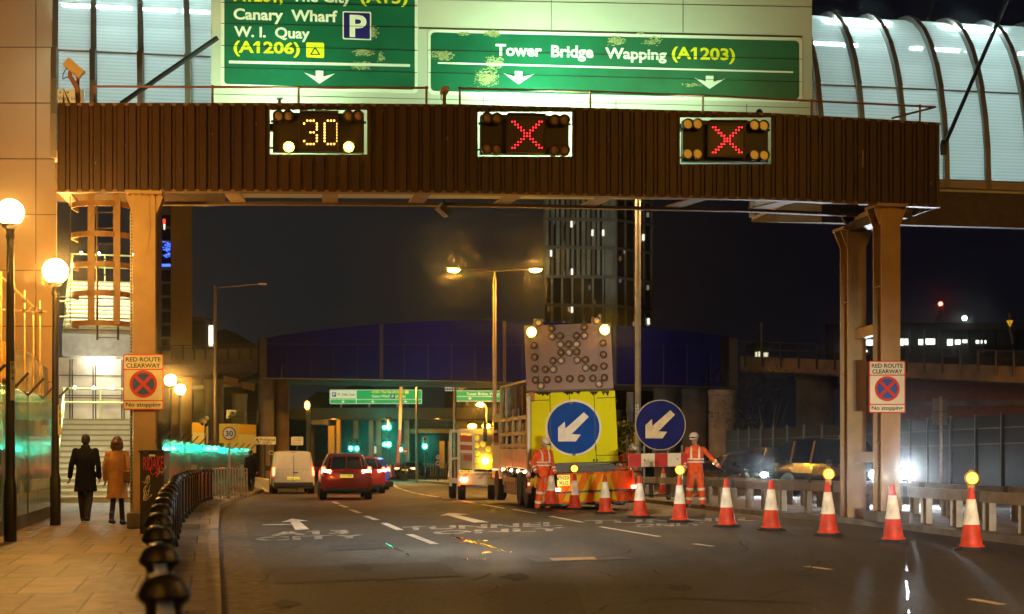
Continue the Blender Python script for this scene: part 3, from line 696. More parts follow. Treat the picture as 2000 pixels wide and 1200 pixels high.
# the tube: ribs, translucent glazing, inner floor, lamps, deck edge
glaz = bpy.data.materials.new('ribbed glazing'); glaz.use_nodes = True
def glaz_nodes(m):
    t = m.node_tree; t.nodes.clear(); o = t.nodes.new('ShaderNodeOutputMaterial'); tr = t.nodes.new('ShaderNodeBsdfTranslucent'); tp = t.nodes.new('ShaderNodeBsdfTransparent'); gl = t.nodes.new('ShaderNodeBsdfGlossy')
    tr.inputs[0].default_value = (.80, .92, .90, 1); tp.inputs[0].default_value = (.80, .90, .92, 1); gl.inputs['Roughness'].default_value = .2; gl.inputs[0].default_value = (.3, .3, .3, 1)
    c = t.nodes.new('ShaderNodeTexCoord'); s_ = t.nodes.new('ShaderNodeSeparateXYZ'); t.links.new(c.outputs['Object'], s_.inputs[0])
    wv = t.nodes.new('ShaderNodeMath'); wv.operation = 'MULTIPLY'; wv.inputs[1].default_value = 2*PI/.075; t.links.new(s_.outputs[2], wv.inputs[0])
    sn = t.nodes.new('ShaderNodeMath'); sn.operation = 'SINE'; t.links.new(wv.outputs[0], sn.inputs[0])
    mr = t.nodes.new('ShaderNodeMapRange'); mr.inputs[1].default_value = -1; mr.inputs[2].default_value = 1; mr.inputs[3].default_value = .14; mr.inputs[4].default_value = .28; t.links.new(sn.outputs[0], mr.inputs[0])
    a = t.nodes.new('ShaderNodeMixShader'); t.links.new(mr.outputs[0], a.inputs[0]); t.links.new(tr.outputs[0], a.inputs[1]); t.links.new(tp.outputs[0], a.inputs[2])
    d = t.nodes.new('ShaderNodeMixShader'); d.inputs[0].default_value = .08; t.links.new(a.outputs[0], d.inputs[1]); t.links.new(gl.outputs[0], d.inputs[2]); t.links.new(d.outputs[0], o.inputs[0])
glaz_nodes(glaz); M['glaz'] = glaz
ribm = mat('rib steel', (.20, .19, .175), .5, .2)
tubelamp = glow('fluorescent tube', (.76, 1.0, .98), 62)
inner = mat('inner white', (.66, .72, .72), .6, var=.06)
def tube_section(xs, prx, zt, zs, rad, near, name_ribs=True, skew=None, zfloor=7.4):
    """xs: pixel x of the ribs at the tube's near face, near: distance behind the beam plane; arcs are quarter ellipses on both sides"""
    NN = 9; ribs = []
    for x in xs:
        p = PB.pt(x, 876, -near); d = -PB.n if skew is None else V((skew, 1, 0)).normalized()
        prof_ = [p+V((0, 0, zfloor))-V((0, 0, p.z))]
        for k in range(NN+1):
            a = PI/2*k/NN; prof_.append(V((p.x, p.y, 0))+d*(rad*(1-math.cos(a)))+V((0, 0, zs+(zt-zs)*math.sin(a))))
        far = [V((2*(p+d*rad).x-q.x, 2*(p+d*rad).y-q.y, q.z)) for q in reversed(prof_[:-1])]
        ribs.append((prof_+far, d))
    g = B()
    for (A, _), (C, _) in zip(ribs, ribs[1:]):
        for k in range(1, len(A)-2): g.add([A[k], C[k], C[k+1], A[k+1]], [(0, 1, 2, 3)])
    g.build('glazing', 'glaz', br)
    for A, d in ribs:
        r_ = B(); n_ = V((d.y, -d.x, 0))
        for k in range(len(A)-1):
            q = [A[k]-d*.0, A[k+1]]; r_.bar(A[k]-d*.04, A[k+1]-d*.04, .11, .20)
        r_.build('rib', ribm, br)
    h = B()
    for lv in ((4,) if True else ()):
        for (A, _), (C, _) in zip(ribs, ribs[1:]):
            h.bar(A[lv], C[lv], .03, .03); h.bar(A[NN+1], C[NN+1], .12, .06); h.bar(A[1], C[1], .07, .07)
    h.each('glazing_bar', ribm, br)
    a, c = ribs[0][0], ribs[-1][0]; d = ribs[0][1]
    f = B(); f.slab([a[0], c[0], c[0]+ribs[-1][1]*2*rad, a[0]+d*2*rad], (0, 0, -.08)); f.build('walkway_floor', inner, br)
    dn, dc = d, ribs[-1][1]; dk = B(); up = V((0, 0, -.09)); lo = V((0, 0, -.85))
    dk.add([a[0]+up, c[0]+up, c[0]+dc*2*rad+up, a[0]+d*2*rad+up, a[0]+lo, c[0]+lo, c[0]+dc*2*rad+V((0, 0, -.12)), a[0]+d*2*rad+V((0, 0, -.12))], [(0, 1, 2, 3), (7, 6, 5, 4), (0, 4, 5, 1), (2, 6, 7, 3), (1, 5, 6, 2), (0, 3, 7, 4)])
    dk.build('deck', mat('deck fascia', (.11, .085, .075), .6, var=.2), br)
    e = B(); e.slab([a[0]-d*.10+V((0, 0, -.02)), c[0]-dc*.10+V((0, 0, -.02)), c[0]-dc*.10+V((0, 0, zs-zfloor)), a[0]-d*.10+V((0, 0, zs-zfloor))], d*.1); e.build('edge_beam', mat('pale edge beam', (.42, .38, .38), .6), br)
    # lamps under the crown
    n_l = max(2, int((c[0]-a[0]).length/2.6))
    for i in range(n_l):
        u = (i+.5)/n_l; p = a[NN+1].lerp(c[NN+1], u); tt = (c[0]-a[0]).normalized()
        for s_ in (-1, 1):
            lb = B(); q = p+d*s_*.85+V((0, 0, -.34)); lb.bar(q-tt*.75, q+tt*.75, .07, .05); lb.build('strip_lamp', tubelamp, br)
    return ribs
XR = [1605+80.5*k for k in range(0, 15)]
tube_section(XR, None, 11.75, 7.55, 2.3, 2.55, zfloor=7.4)
tube_section([107, 183, 276, 369, 440], None, 11.75, 7.55, 2.3, 2.55, skew=-.30, zfloor=7.4)
# roof strut rods
b = B(); b.cyl(PB.pt(1842, 290, -2.1), PB.pt(2020, -120, -3.0), .045, 10); b.lathe([(.07, -.12), (.08, .1), (.05, .2)], PB.pt(1843, 292, -2.1), 10); tag(b.build('tie_rod', 'black'), 'black sloping tie rod rising across the glowing tube', 'tie rod')
b = B(); b.cyl(PB.pt(236, 203, -2.2), PB.pt(425, 74, -2.2), .05, 10); tag(b.build('tie_rod', 'black'), 'black diagonal brace crossing the glazing beside the left sign', 'brace')
b = B(); b.cyl(PB.pt(1808, 52, -4.6), PB.pt(1860, -110, -5.2), .04, 8); tag(b.build('tie_rod', 'black'), 'dark thin rod against the sky above the tube crown', 'tie rod')
# notice inside the tube, low at the left

# small floodlight hanging under the beam's rear flange
t = thing('floodlight', 'small box floodlight hanging below the gantry over the middle lane', 'floodlight', PB.pt(865, 408, -1.45))
p = PB.pt(866, 411, -1.45); b = B(); b.box(p, (.26, .20, .14), X=Matrix.Rotation(AB+.4, 4, 'Z') @ Matrix.Rotation(R(35), 4, 'Y')); b.build('housing', 'steel', t)
b = B(); b.cyl(p+V((0, 0, .05)), p+V((0, 0, .22)), .02, 6); b.build('bracket', 'darksteel', t)
light('flood', 'SPOT', p+V((0, -.05, -.14)), 760, (.90, 1.0, .94), t, to=p+V((.5, -.4, -7)), spot_size=R(124), spot_blend=.5, shadow_soft_size=.12)
# ---------------------------------------------------------------- left side: building, lamps, hoarding, stairs
orange_wall = mat('tan cladding', (.38, .27, .15), .5, var=.10, vs=.6)
bd = thing('building', 'tan panelled building standing behind the hoarding and globe lamps', 'building', W(20, 876, 32)+V((0, 0, -1.6)))
PT = Plane((0, 32.0), (110, 32.0))
xr = PT.pt(109, 0).x; b = B(); b.slab([V((-24, 32, 0)), V((xr, 32, 0)), V((xr*41/32-.05, 41, 0)), V((-24, 41, 0))], (0, 0, 16)); b.build('wall', orange_wall, bd)
b = B()
for k in range(-2, 9):
    y = 92.5+109*k
    if y < 860: b.bar(PT.pt(-700, y, .002), PT.pt(109, y, .002), .006, .022)
for x in (70, -150, -370): b.bar(PT.pt(x, -300, .002), PT.pt(x, 870, .002), .022, .006)
b.build('panel_joints', mat('joint', (.10, .065, .03), .8), bd)
b = B(); b.cyl(PT.pt(111.5, 120, .03), PT.pt(110, 600, .03), .012, 6); b.build('downpipe', 'white', bd)

globe = glow('globe lit', (1.0, .46, .08), 330)
lampm = mat('lamp post paint', (.020, .016, .012), .4, var=.3)
def globe_lamp(px, yc, r, D, lab, dz=.12):
    c = W(px, yc, D); g = gz(D)+dz
    t = thing('globe_lamp', lab, 'street lamp', (c.x, c.y, g), 0, 'globe lamps along the pavement')
    b = B(); b.lathe([(.10, 0), (.10, .9), (.085, .95), (.075, 1.0), (.055, c.z-g-r-.22), (.075, c.z-g-r-.2), (.06, c.z-g-r-.12), (.07, c.z-g-r-.06)], (c.x, c.y, g), 14); b.build('post', lampm, t, auto=40)
    b = B(); b.lathe([(.06, -.02), (.13, .02), (.15, .07), (.13, .075)], (c.x, c.y, c.z-r-.05), 16); b.build('collar', lampm, t, auto=40)
    b = B(); b.ball(c, r, 24); b.build('globe', globe, t, smooth=True)
    return t, c
g1, c1 = globe_lamp(20, 415, .205, 22.6, 'globe lamp with the F04 plate on its black post by the hoarding')
g2, c2 = globe_lamp(108, 530, .235, 27.4, 'globe lamp on black post at the end of the green hoarding')
globe_lamp(333, 743, .225, 58, 'distant globe lamp just beside the left red route sign, the taller one')
globe_lamp(352, 761, .215, 63, 'distant globe lamp beyond the taller one, near yellow lit wall')
def post_plate(par, x0, x1, t0, b0, D, txt, tx):
    P = Plane((0, D), (100, D)); b = B(); b.slab(pxpoly(P, [(x0, t0), (x1, t0), (x1, b0), (x0, b0)], 0), (0, .01, 0)); o = b.build('number_plate', 'cream', par)
    b = B(); n = len(txt)
    for k, ch in enumerate(txt):
        text(b, ch, pxbox(P, x0+2.2, x1-2.2, tx+k*13, tx+k*13+10, off=.004), .03)
    b.build('plate_lettering', 'ink', o)
post_plate(g1, 20, 28.5, 706, 782, c1.y-.12, 'F04', 708)
post_plate(g2, 113, 120, 791, 850, c2.y-.12, 'F05', 794)

hoard = mat('glossy hoarding', (.26, .50, .36), .13, .6, bump=1.0, bs=7, var=.35, vs=3, stretch=(1, 1, .22), coat=.8, spec=.8)
dbar = mat('hoarding stay', (.03, .026, .022), .6)
def hoarding(lab, pts, ht, hb=.12, every=2.4):
    a = pts[0]; t = thing('hoarding', lab, 'hoarding', (a[0], a[1], gz(a[1])+hb))
    for (xa, ya), (xb, yb) in zip(pts, pts[1:]):
        p, q = V((xa, ya, 0)), V((xb, yb, 0)); L = (q-p).length; n = max(1, round(L/every)); d = (q-p)/n; nrm = V((d.y, -d.x, 0)).normalized()
        if nrm.x < 0: nrm = -nrm
        for i in range(n):
            p0, p1 = p+d*i, p+d*(i+.985); z0, z1 = gz(p0.y)+hb, gz(p1.y)+hb; o = nrm*.012*(i % 2)
            b = B(); b.slab([p0+o+V((0, 0, z0+.25)), p1+o+V((0, 0, z1+.25)), p1+o+V((0, 0, z1+ht)), p0+o+V((0, 0, z0+ht))], -nrm*.03); b.build('panel', hoard, t)
        b = B(); b.slab([p+V((0, 0, gz(p.y)+hb)), q+V((0, 0, gz(q.y)+hb)), q+V((0, 0, gz(q.y)+hb+.25)), p+V((0, 0, gz(p.y)+hb+.25))], -nrm*.05); b.build('plinth_board', mat('plinth board', (.10, .09, .07), .8), t)
        for i in range(n+1):
            b = B(); s_ = p+d*i-nrm*.05; z0 = gz(s_.y)+hb+ht; b.bar(s_+V((0, 0, z0-.12)), s_+V((0, 0, z0+.26))+V((.32, .1, 0)), .045, .045); b.build('stay', dbar, t)
hoarding('green reflecting hoarding panels along the pavement beside the globe lamps', [(-5.9, 10.0), (-8.8, 25.0), (-9.97, 31.0)], 2.55)
hoarding('far teal reflecting hoarding running behind the railing towards the pillars', [(-11.05, 45), (-12.2, 54), (-13.2, 64), (-14.0, 76)], 1.95)
# sheeted stack and scaffold behind the first hoarding
t = thing('scaffold', 'orange lit scaffold tubes rising above the hoarding', 'scaffold', (-10.6, 28.5, 0))
tubem = mat('scaffold tube', (.42, .30, .15), .4, .5, var=.3)
for x, yt in ((2, 530), (27, 552), (48, 568), (65, 597), (78, 588)):
    b = B(); p = W(x, yt, 28.5+x*.012); b.cyl((p.x, p.y, .1), p, .024, 8); b.build('standard', tubem, t)
b = B(); b.cyl(W(-20, 520, 28.3), W(80, 613, 29.3), .024, 8); b.cyl(W(-40, 603, 28.3), W(90, 609, 29.3), .024, 8); b.build('ledger', tubem, t)
b = B()
for x, y in ((3, 545), (27, 570), (48, 588), (65, 604), (78, 607), (48, 607)): b.box(W(x, y, 28.6), (.07, .09, .07))
b.each('clamp', 'darksteel', t)
b = B(); rg = random.Random(11)
P = [W(18, 765, 30), W(20, 690, 30), W(40, 682, 30), W(60, 690, 30.1), W(66, 700, 30.1), W(84, 715, 30.2), W(86, 775, 30.2)]
b.slab([V((p.x, p.y, p.z)) for p in P]+[V((-10, 30.2, 1.5)), V((-10.7, 30, 1.5))], (-.2, .9, 0)); tag(b.build('tarpaulin', mat('grey tarpaulin', (.28, .25, .20), .7, var=.4, vs=3, bump=1, bs=3)), 'grey tarpaulin covered stack behind the hoarding', 'tarpaulin')
b = B(); b.bevbox(W(4, 705, 29.4), (.22, .5, .8), .04); tag(b.build('barrier_block', mat('yellow plastic', (.55, .36, .03), .5)), 'yellow plastic block beside the grey tarpaulin stack', 'plastic block')
for x, y, s_ in ((38, 676, .28), (62, 700, .25), (74, 712, .2)):
    pass

# ---------------------------------------------------------------- stairs up to the footbridge
ax = V((-.25, 1, 0)).normalized(); sd = V((ax.y, -ax.x, 0))
s0 = V((W(262, 876, 42).x, 42, 0)); SW = 2.35
st = thing('staircase', 'pale lit concrete staircase with yellow edged steps behind the two walkers', 'staircase', s0)
stepm = mat('stair concrete', (.62, .60, .50), .7, var=.15, vs=3); nosem = mat('stair nosing', (.34, .27, .08), .6)
def flight(org, z0, n, rise, going):
    b = B(); nb = B()
    for i in range(n):
        p = org+ax*going*i; q = p-sd*SW; z = z0+rise*i
        b.slab([p+V((0, 0, z)), q+V((0, 0, z)), q+V((0, 0, z+rise)), p+V((0, 0, z+rise))], ax*(going if i < n-1 else going+.0))
        nb.slab([p-ax*.03+V((0, 0, z+rise-.05)), q-ax*.03+V((0, 0, z+rise-.05)), q-ax*.03+V((0, 0, z+rise+.003)), p-ax*.03+V((0, 0, z+rise+.003))], ax*.07)
    b.build('flight', stepm, st); nb.build('nosings', nosem, st)
    return org+ax*going*n
gy = gz(42)+.12
e1 = flight(s0, gy, 15, .17, .30); z1 = gy+15*.17
b = B(); b.slab([e1+V((0, 0, z1)), e1-sd*SW+V((0, 0, z1)), e1-sd*SW+ax*2+V((0, 0, z1)), e1+ax*2+V((0, 0, z1))], (0, 0, -.2)); b.build('landing', stepm, st)
o2 = s0+ax*5.2; zu = 5.35
e2 = flight(o2+V((0, 0, 0)), zu, 13, .165, .30)
b = B(); b.slab([o2-ax*.05+V((0, 0, zu)), o2-ax*.05-sd*SW+V((0, 0, zu)), o2-ax*.05-sd*SW+V((0, 0, zu-.72)), o2-ax*.05+V((0, 0, zu-.72))], ax*1.6); b.build('landing', mat('stair slab', (.36, .35, .30), .8, var=.2), st)
b = B(); b.slab([e2+V((0, 0, zu-.4)), e2-sd*SW+V((0, 0, zu-.4)), e2-sd*SW+V((0, 0, zu+13*.165)), e2+V((0, 0, zu+13*.165))], ax*2); b.build('landing', MATS['stair slab'], st)
wb = e1+ax*2.0
b = B(); b.slab([wb+V((0, 0, z1)), wb-sd*(SW+.3)+V((0, 0, z1)), wb-sd*(SW+.3)+V((0, 0, zu-.7)), wb+V((0, 0, zu-.7))], ax*.1); b.build('panel_wall', mat('steel panel wall', (.46, .44, .38), .35, .3, var=.3, vs=1.5), st)
b = B()
for u in (.0, .42, .5, 1.35, 1.43, 2.1, 2.18, 2.6): p = wb-sd*u-ax*.02; b.bar(p+V((0, 0, z1)), p+V((0, 0, zu-.75)), .035, .03)
for v in (.75, .83, 1.5): b.bar(wb-ax*.03+V((0, 0, z1+v)), wb-sd*2.6-ax*.03+V((0, 0, z1+v)), .03, .035)
b.build('panel_frame', 'darksteel', st)
hr = mat('stair rail', (.45, .48, .20), .4, .3)
for u in (-.05, -SW+.1):
    for org, z0, n in ((s0, gy, 15), (o2, zu, 13)):
        p = org+sd*u; q = p+ax*.3*n; rz_ = .17 if n == 15 else .165
        for h in ((.55, .95) if n == 15 else (.95,)):
            b = B(); b.tube([p+V((0, 0, z0+h)), q+V((0, 0, z0+rz_*n+h)), q+ax*.6+V((0, 0, z0+rz_*n+h))], .03, 8); b.build('handrail', hr, st)
        for i in range(0, n+1, 4):
            b = B(); b.cyl(p+ax*.3*i+V((0, 0, z0+rz_*i)), p+ax*.3*i+V((0, 0, z0+rz_*i+.95)), .025, 8); b.build('baluster', hr, st)
for zz, org in ((z1, e1+ax*.6), (zu+13*.165, e2+ax*.2)):
    for h in (.55, 1.0): b = B(); b.cyl(org+V((0, 0, zz+h)), org-sd*SW+V((0, 0, zz+h)), .032, 8); b.build('landing_rail', hr, st)
    for u in (.05, 1.15, 2.3): b = B(); b.cyl(org-sd*u+V((0, 0, zz)), org-sd*u+V((0, 0, zz+1.0)), .03, 8); b.build('baluster', hr, st)
bulb = glow('rail lamp', (1, .95, .62), 60)
for k, (zz, org) in enumerate(((z1, e1+ax*.55), (zu+13*.165, e2+ax*.15))):
    for u in (.15, .75, 1.35, 1.95):
        b = B(); b.ball(org-sd*u+V((0, 0, zz+1.05)), .035, 10); b.build('rail_lamp', bulb, st)
# extra parapet rails in front of the upper flight
for y in (585, 592, 622):
    b = B(); p = W(262, y, 46.9); b.cyl(p, p-sd*SW, .03, 8); b.build('parapet_rail', hr if y != 585 else 'darksteel', st)
lu = W(198, 703, 47.5); b = B(); b.bevbox(lu, (.45, .2, .10), .02); b.build('luminaire', glow('luminaire white', (1, .97, .80), 50), st)
light('stair_light', 'AREA', lu+V((.2, -1.2, -.1)), 90, (1, .93, .62), st, to=s0+ax*2-sd*1.2+V((0, 0, 1)), shape='RECTANGLE', size=1.2, size_y=.3)
light('stair_light', 'AREA', W(190, 480, 46)+V((0, 0, .2)), 260, (1, .97, .74), st, to=o2+ax*2.2-sd*1.2+V((0, 0, zu+.7)), shape='RECTANGLE', size=1.2, size_y=.3)
light('stair_light', 'AREA', s0-sd*1.2+V((0, -1.0, 3.4)), 60, (1, .95, .66), st, to=s0-sd*1.2+V((0, .4, 0)), shape='RECTANGLE', size=1.0, size_y=.3)

# ---------------------------------------------------------------- pedestrian guard railing on the kerb side
railx = pl_interp([(5.6, -1.37), (7.35, -1.82), (10.4, -2.59), (12.7, -3.14), (15.1, -3.7), (17.6, -4.28), (27, -6.35), (40, -8.85), (46, -9.75), (52, -10.5)])
castm = mat('black cast iron', (.008, .007, .007), .42, var=.3, vs=10, bump=.3, bs=25, spec=.22)
gr = thing('guard_railing', 'black pedestrian guard railing with round capped posts curving along the kerb', 'railing', (railx(20), 20, .12))
ys_ = []; y = 3.85
while y < 46.5: ys_.append(y); y += 1.75
for y in ys_:
    b = B(); z = gz(y)+.12
    b.lathe([(.10, 0), (.10, .06), (.085, .10), (.075, .16), (.072, .74), (.078, .78), (.08, .80), (.068, .84), (.075, .865), (.102, .885), (.108, .905), (.100, .925), (.086, .955), (.055, .982), (0, .992)], (railx(y), y, z), 16)
    b.build('post', castm, gr, auto=35)
for ya, yb in zip(ys_, ys_[1:]):
    p, q = V((railx(ya), ya, gz(ya)+.12)), V((railx(yb), yb, gz(yb)+.12)); b = B()
    for h in (.12, .88): b.bar(p+V((0, 0, h)), q+V((0, 0, h)), .06, .04)
    n = 11
    for i in range(1, n): c = p.lerp(q, i/n); b.bar(c+V((0, 0, .10)), c+V((0, 0, .90)), .05, .05)
    b.build('infill_panel', castm, gr)
# end panel turning across, paler
er = thing('end_railing', 'pale grey end section of railing turning across beyond the black posts', 'railing', G(455, 962))
p, q = V((railx(46.2), 46.4, gz(46)+.12)), W(482, 962, 47.5); q.z = gz(47)+.12
b = B()
for h in (.12, .98): b.bar(p+V((0, 0, h)), q+V((0, 0, h)), .05, .04)
for i in range(0, 13): c = p.lerp(q, i/12); b.bar(c+V((0, 0, .0)), c+V((0, 0, .98)), .03, .09)
b.build('infill_panel', mat('pale rail', (.34, .32, .27), .5, var=.2), er)

# ---------------------------------------------------------------- street lamps of the median (twin arm, sodium)
sod = glow('sodium lamp lit', (1, .42, .04), 900)
polem = mat('lamp column', (.30, .27, .20), .4, .5, var=.2, vs=3)
def twin_lamp(x, y, lab, h=11.8, arm=2.05, pw=2600, r=(.12, .085), tilt=.1, colr=SODIUM, lens=None):
    g = gz(y)+.12; t = thing('street_lamp', lab, 'street lamp', (x, y, g), 0, 'twin arm street lamps')
    b = B(); b.lathe([(.15, 0), (.15, 1.4), (r[0], 1.5), (r[1], h-.35), (.04, h-.33), (.035, h)], (x, y, g), 14); b.build('pole', polem, t, auto=40)
    for s_ in (-1, 1):
        b = B(); b.tube([(x, y, g+h-.03), (x+s_*arm*.5, y, g+h+.04), (x+s_*arm, y, g+h+tilt)], .025, 8); ar = b.build('arm', polem, t)
        b = B(); b.bevbox((x+s_*(arm+.1), y, g+h+tilt+.03), (.75, .3, .12), .05); b.build('lantern', polem, ar)
        b = B(); b.ball((x+s_*(arm+.1), y, g+h+tilt-.05), .17, 14, (1.7, .85, .62)); b.build('lens', lens or sod, ar, smooth=True)
        light('sodium', 'SPOT', (x+s_*(arm+.1), y, g+h+tilt-.2), pw, colr, t, to=(x+s_*(arm+.1), y+.01, 0), spot_size=R(155), spot_blend=.5, shadow_soft_size=.15)
twin_lamp(W(966, 876, 75).x, 75, 'lit twin arm street lamp on slim golden pole beyond the truck', h=11.35)
t = twin_lamp(W(1246, 876, 55).x, 55, 'tall silver street lamp column beside the blue round arrow sign', pw=2400, r=(.12, .11), h=12.6, colr=(1, .56, .22), lens=glow('dim lamp lens', (1, .5, .1), 40))
twin_lamp(12.3, 9, 'twin arm street lamp over the near road', pw=1000, colr=(1, .52, .20))
twin_lamp(-5.5, -6, 'twin arm street lamp over the near pavement', pw=420)
# unlit lamp far left
t = thing('street_lamp', 'unlit thin street lamp with one long arm before the dark sky', 'street lamp', W(420, 876, 66)+V((0, 0, -1.9)))
b = B(); p = W(420, 566, 66); b.lathe([(.11, 0), (.10, 5), (.07, p.z+.5)], (p.x, p.y, -.3), 10); b.tube([p, W(421, 563, 66), W(426, 561, 66), W(505, 555.5, 66)], .03, 6); b.build('pole', 'darksteel', t)
b = B(); b.bevbox(W(513, 555, 66), (.35, .2, .09), .03); b.build('lantern', mat('lantern', (.3, .2, .15), .5), t)

# ---------------------------------------------------------------- signs on the gantry legs
blue2 = mat('clearway blue', (.03, .09, .42), .45); red2 = mat('clearway red', (.62, .045, .02), .45)
def clearway(lab, x0, x1, t0, b0, pl):
    t = thing('clearway_sign', lab, 'road sign', pl.pt((x0+x1)/2, b0))
    w_, h_ = x1-x0, b0-t0; Y = lambda v: t0+h_*v
    b = B(); b.slab(pxpoly(pl, rrect(x0, x1, t0, b0, t0, b0, 3), .0), -pl.n*.02); b.build('backing', red2, t)
    o = .003; b = B()
    for v0, v1 in ((.022, .265), (.285, .825), (.845, .978)): b.face(pxpoly(pl, rrect(x0+2, x1-2, Y(v0), Y(v1), Y(v0), Y(v1), 2), o))
    b.build('sign_face', 'cream', t)
    b = B(); text(b, 'RED ROUTE', pxbox(pl, x0+5, x1-5, Y(.055), Y(.135), off=.006), .02); text(b, 'CLEARWAY', pxbox(pl, x0+6, x1-6, Y(.165), Y(.245), off=.006), .02); text(b, 'No stopping', pxbox(pl, x0+5, x1-5, Y(.865), Y(.965), off=.006), .02); b.build('lettering', 'ink', t)
    cx, cy_, r = (x0+x1)/2, Y(.535), w_*.345
    b = B(); b.face(disc(pl, cx, cy_, r*.85, .006)); b.build('blue_disc', blue2, t)
    b = B(); ring(b, pl, cx, cy_, r*.80, r, .009); k = r*.86*.7071; q = r*.085
    b.face([pl.pt(cx+a*k+c*q, cy_+a2*k+c2*q, .009) for a, a2, c, c2 in ((-1, -1, -1, 1), (-1, -1, 1, -1), (1, 1, 1, -1), (1, 1, -1, 1))])
    b.face([pl.pt(cx+a*k+c*q, cy_+a2*k+c2*q, .011) for a, a2, c, c2 in ((-1, 1, -1, -1), (-1, 1, 1, 1), (1, -1, 1, 1), (1, -1, -1, -1))])
    b.build('prohibition_ring', red2, t)
    b = B()
    for y in (Y(.25), Y(.8)): b.slab(pxpoly(pl, [(x0+8, y-1.5), (x1-8, y-1.5), (x1-8, y+1.5), (x0+8, y+1.5)], -.022), -pl.n*.03)
    b.build('clamp', 'steel', t)
PS = Plane((112, 26.0), (1835, 28.9), .0)
clearway('red route clearway sign on the graffiti covered orange gantry leg', 240.5, 319, 692, 801, PS)
clearway('red route clearway sign on the gantry leg behind the crash barrier', 1697.5, 1768.5, 705, 807, PS)
# cabinet
PCb = Plane((271, 24.6), (321, 24.6))
cb = thing('roadside_cabinet', 'black roadside cabinet with pink and white graffiti beside gantry leg', 'cabinet', PCb.pt(296, 1045))
b = B(); p0, p1 = PCb.pt(273, 884), PCb.pt(320, 1044); c = (p0+p1)/2; b.bevbox((c.x, c.y+.2, (p0.z+.12)/2), (p1.x-p0.x, .4, p0.z-.12), .015); b.build('body', mat('cabinet black', (.035, .028, .024), .5, var=.4), cb)
b = B(); b.bevbox((c.x, c.y+.2, p0.z+.02), (p1.x-p0.x+.04, .44, .04), .01); b.build('top', 'black', cb)
b = B(); b.bar(PCb.pt(296.5, 890, .001), PCb.pt(296.5, 1035, .001), .006, .008); b.build('door_gap', 'ink', cb)
b = B(); text(b, 'RIDAKE', pxbox(PCb, 280, 319, 893, 919, 891, 917, .008), .0); squiggle(b, PCb, 284, 306, 918, 924, .008, 2, .007, 2); b.build('graffiti', mat('pink paint', (.75, .04, .12), .5), cb)
b = B(); squiggle(b, PCb, 281, 288, 935, 975, .006, 7, .006, 3); squiggle(b, PCb, 309, 315, 915, 925, .006, 2, .004, 8); b.build('graffiti', 'cream', cb)
b = B()
for x, y, ww in ((284, 882.5, 11), (297, 890, 12)): b.face([PCb.pt(x-ww/2, y-2, .012), PCb.pt(x+ww/2, y-2, .012), PCb.pt(x+ww/2, y+2, .012), PCb.pt(x-ww/2, y+2, .012)])
b.build('sticker', 'cream', cb)

# wayfinding notice behind the walkway rail, left
PN0 = Plane((112, 28.1), (200, 28.2)); t = thing('notice_sign', 'pale wayfinding notice with blue arrows and lettering behind the tilted surveillance camera', 'sign', PN0.pt(138, 206))
b = B(); b.slab(pxpoly(PN0, [(112.5, 175), (164, 175), (164, 212), (112.5, 212)], 0), (0, .02, 0)); o = b.build('panel', mat('notice pale', (.55, .62, .66), .5), t)
b = B(); text(b, 'West India', pxbox(PN0, 113.5, 158, 188.5, 196.5, off=.01), .0); text(b, 'Quay', pxbox(PN0, 113.5, 133, 199, 208, off=.01), .0)
for x, d in ((117, -1), (133, 1)): b.face([PN0.pt(x-4*d, 181, .01), PN0.pt(x+1*d, 178.5, .01), PN0.pt(x+1*d, 183.5, .01)])
b.build('lettering', mat('notice blue', (.05, .10, .25), .5), o)
# ---------------------------------------------------------------- median: crash barrier, cones, keep-left sign, lamps
barx = lambda y: kerbR(y)+.55
bm_ = mat('barrier steel', (.26, .235, .20), .5, .35, var=.35, vs=3, bump=.1, bs=6)
def crash_barrier(lab, fx, y0, y1, h=.70, step=1.0):
    t = thing('crash_barrier', lab, 'crash barrier', (fx(25), 25, .12))
    P = []; y = y0
    while y < y1+.01: P.append(V((fx(y), y, gz(y)+.12+h-.1))); y += 3.0
    b = B()
    for p, q in zip(P, P[1:]): b.bar(p, p.lerp(q, .995), .10, .20)
    b.build('box_rail', bm_, t)
    y = y0+.4; b = B()
    for p, q in zip(P, P[1:]): b.bar(p.lerp(q, .96), p.lerp(q, 1.03), .115, .215)
    b.each('rail_joint', 'darksteel', t)
    while y < y1:
        for o in (-.11, .11):
            if y > 60 and o > 0: continue
            b = B(); x = fx(y)+.02; b.box((x, y+o*1.6, gz(y)+.12+(h-.2)/2), (.12, .06, h-.2), R(-14)); b.build('post', bm_, t)
        y += step*(1.25 if y < 40 else 2.5)
crash_barrier('grey steel box rail crash barrier on the kerb side of the central reservation', barx, 14, 62)
crash_barrier('second grey crash barrier on the far side of the central reservation', lambda y: kerbR(y)+2.6, 17, 55)
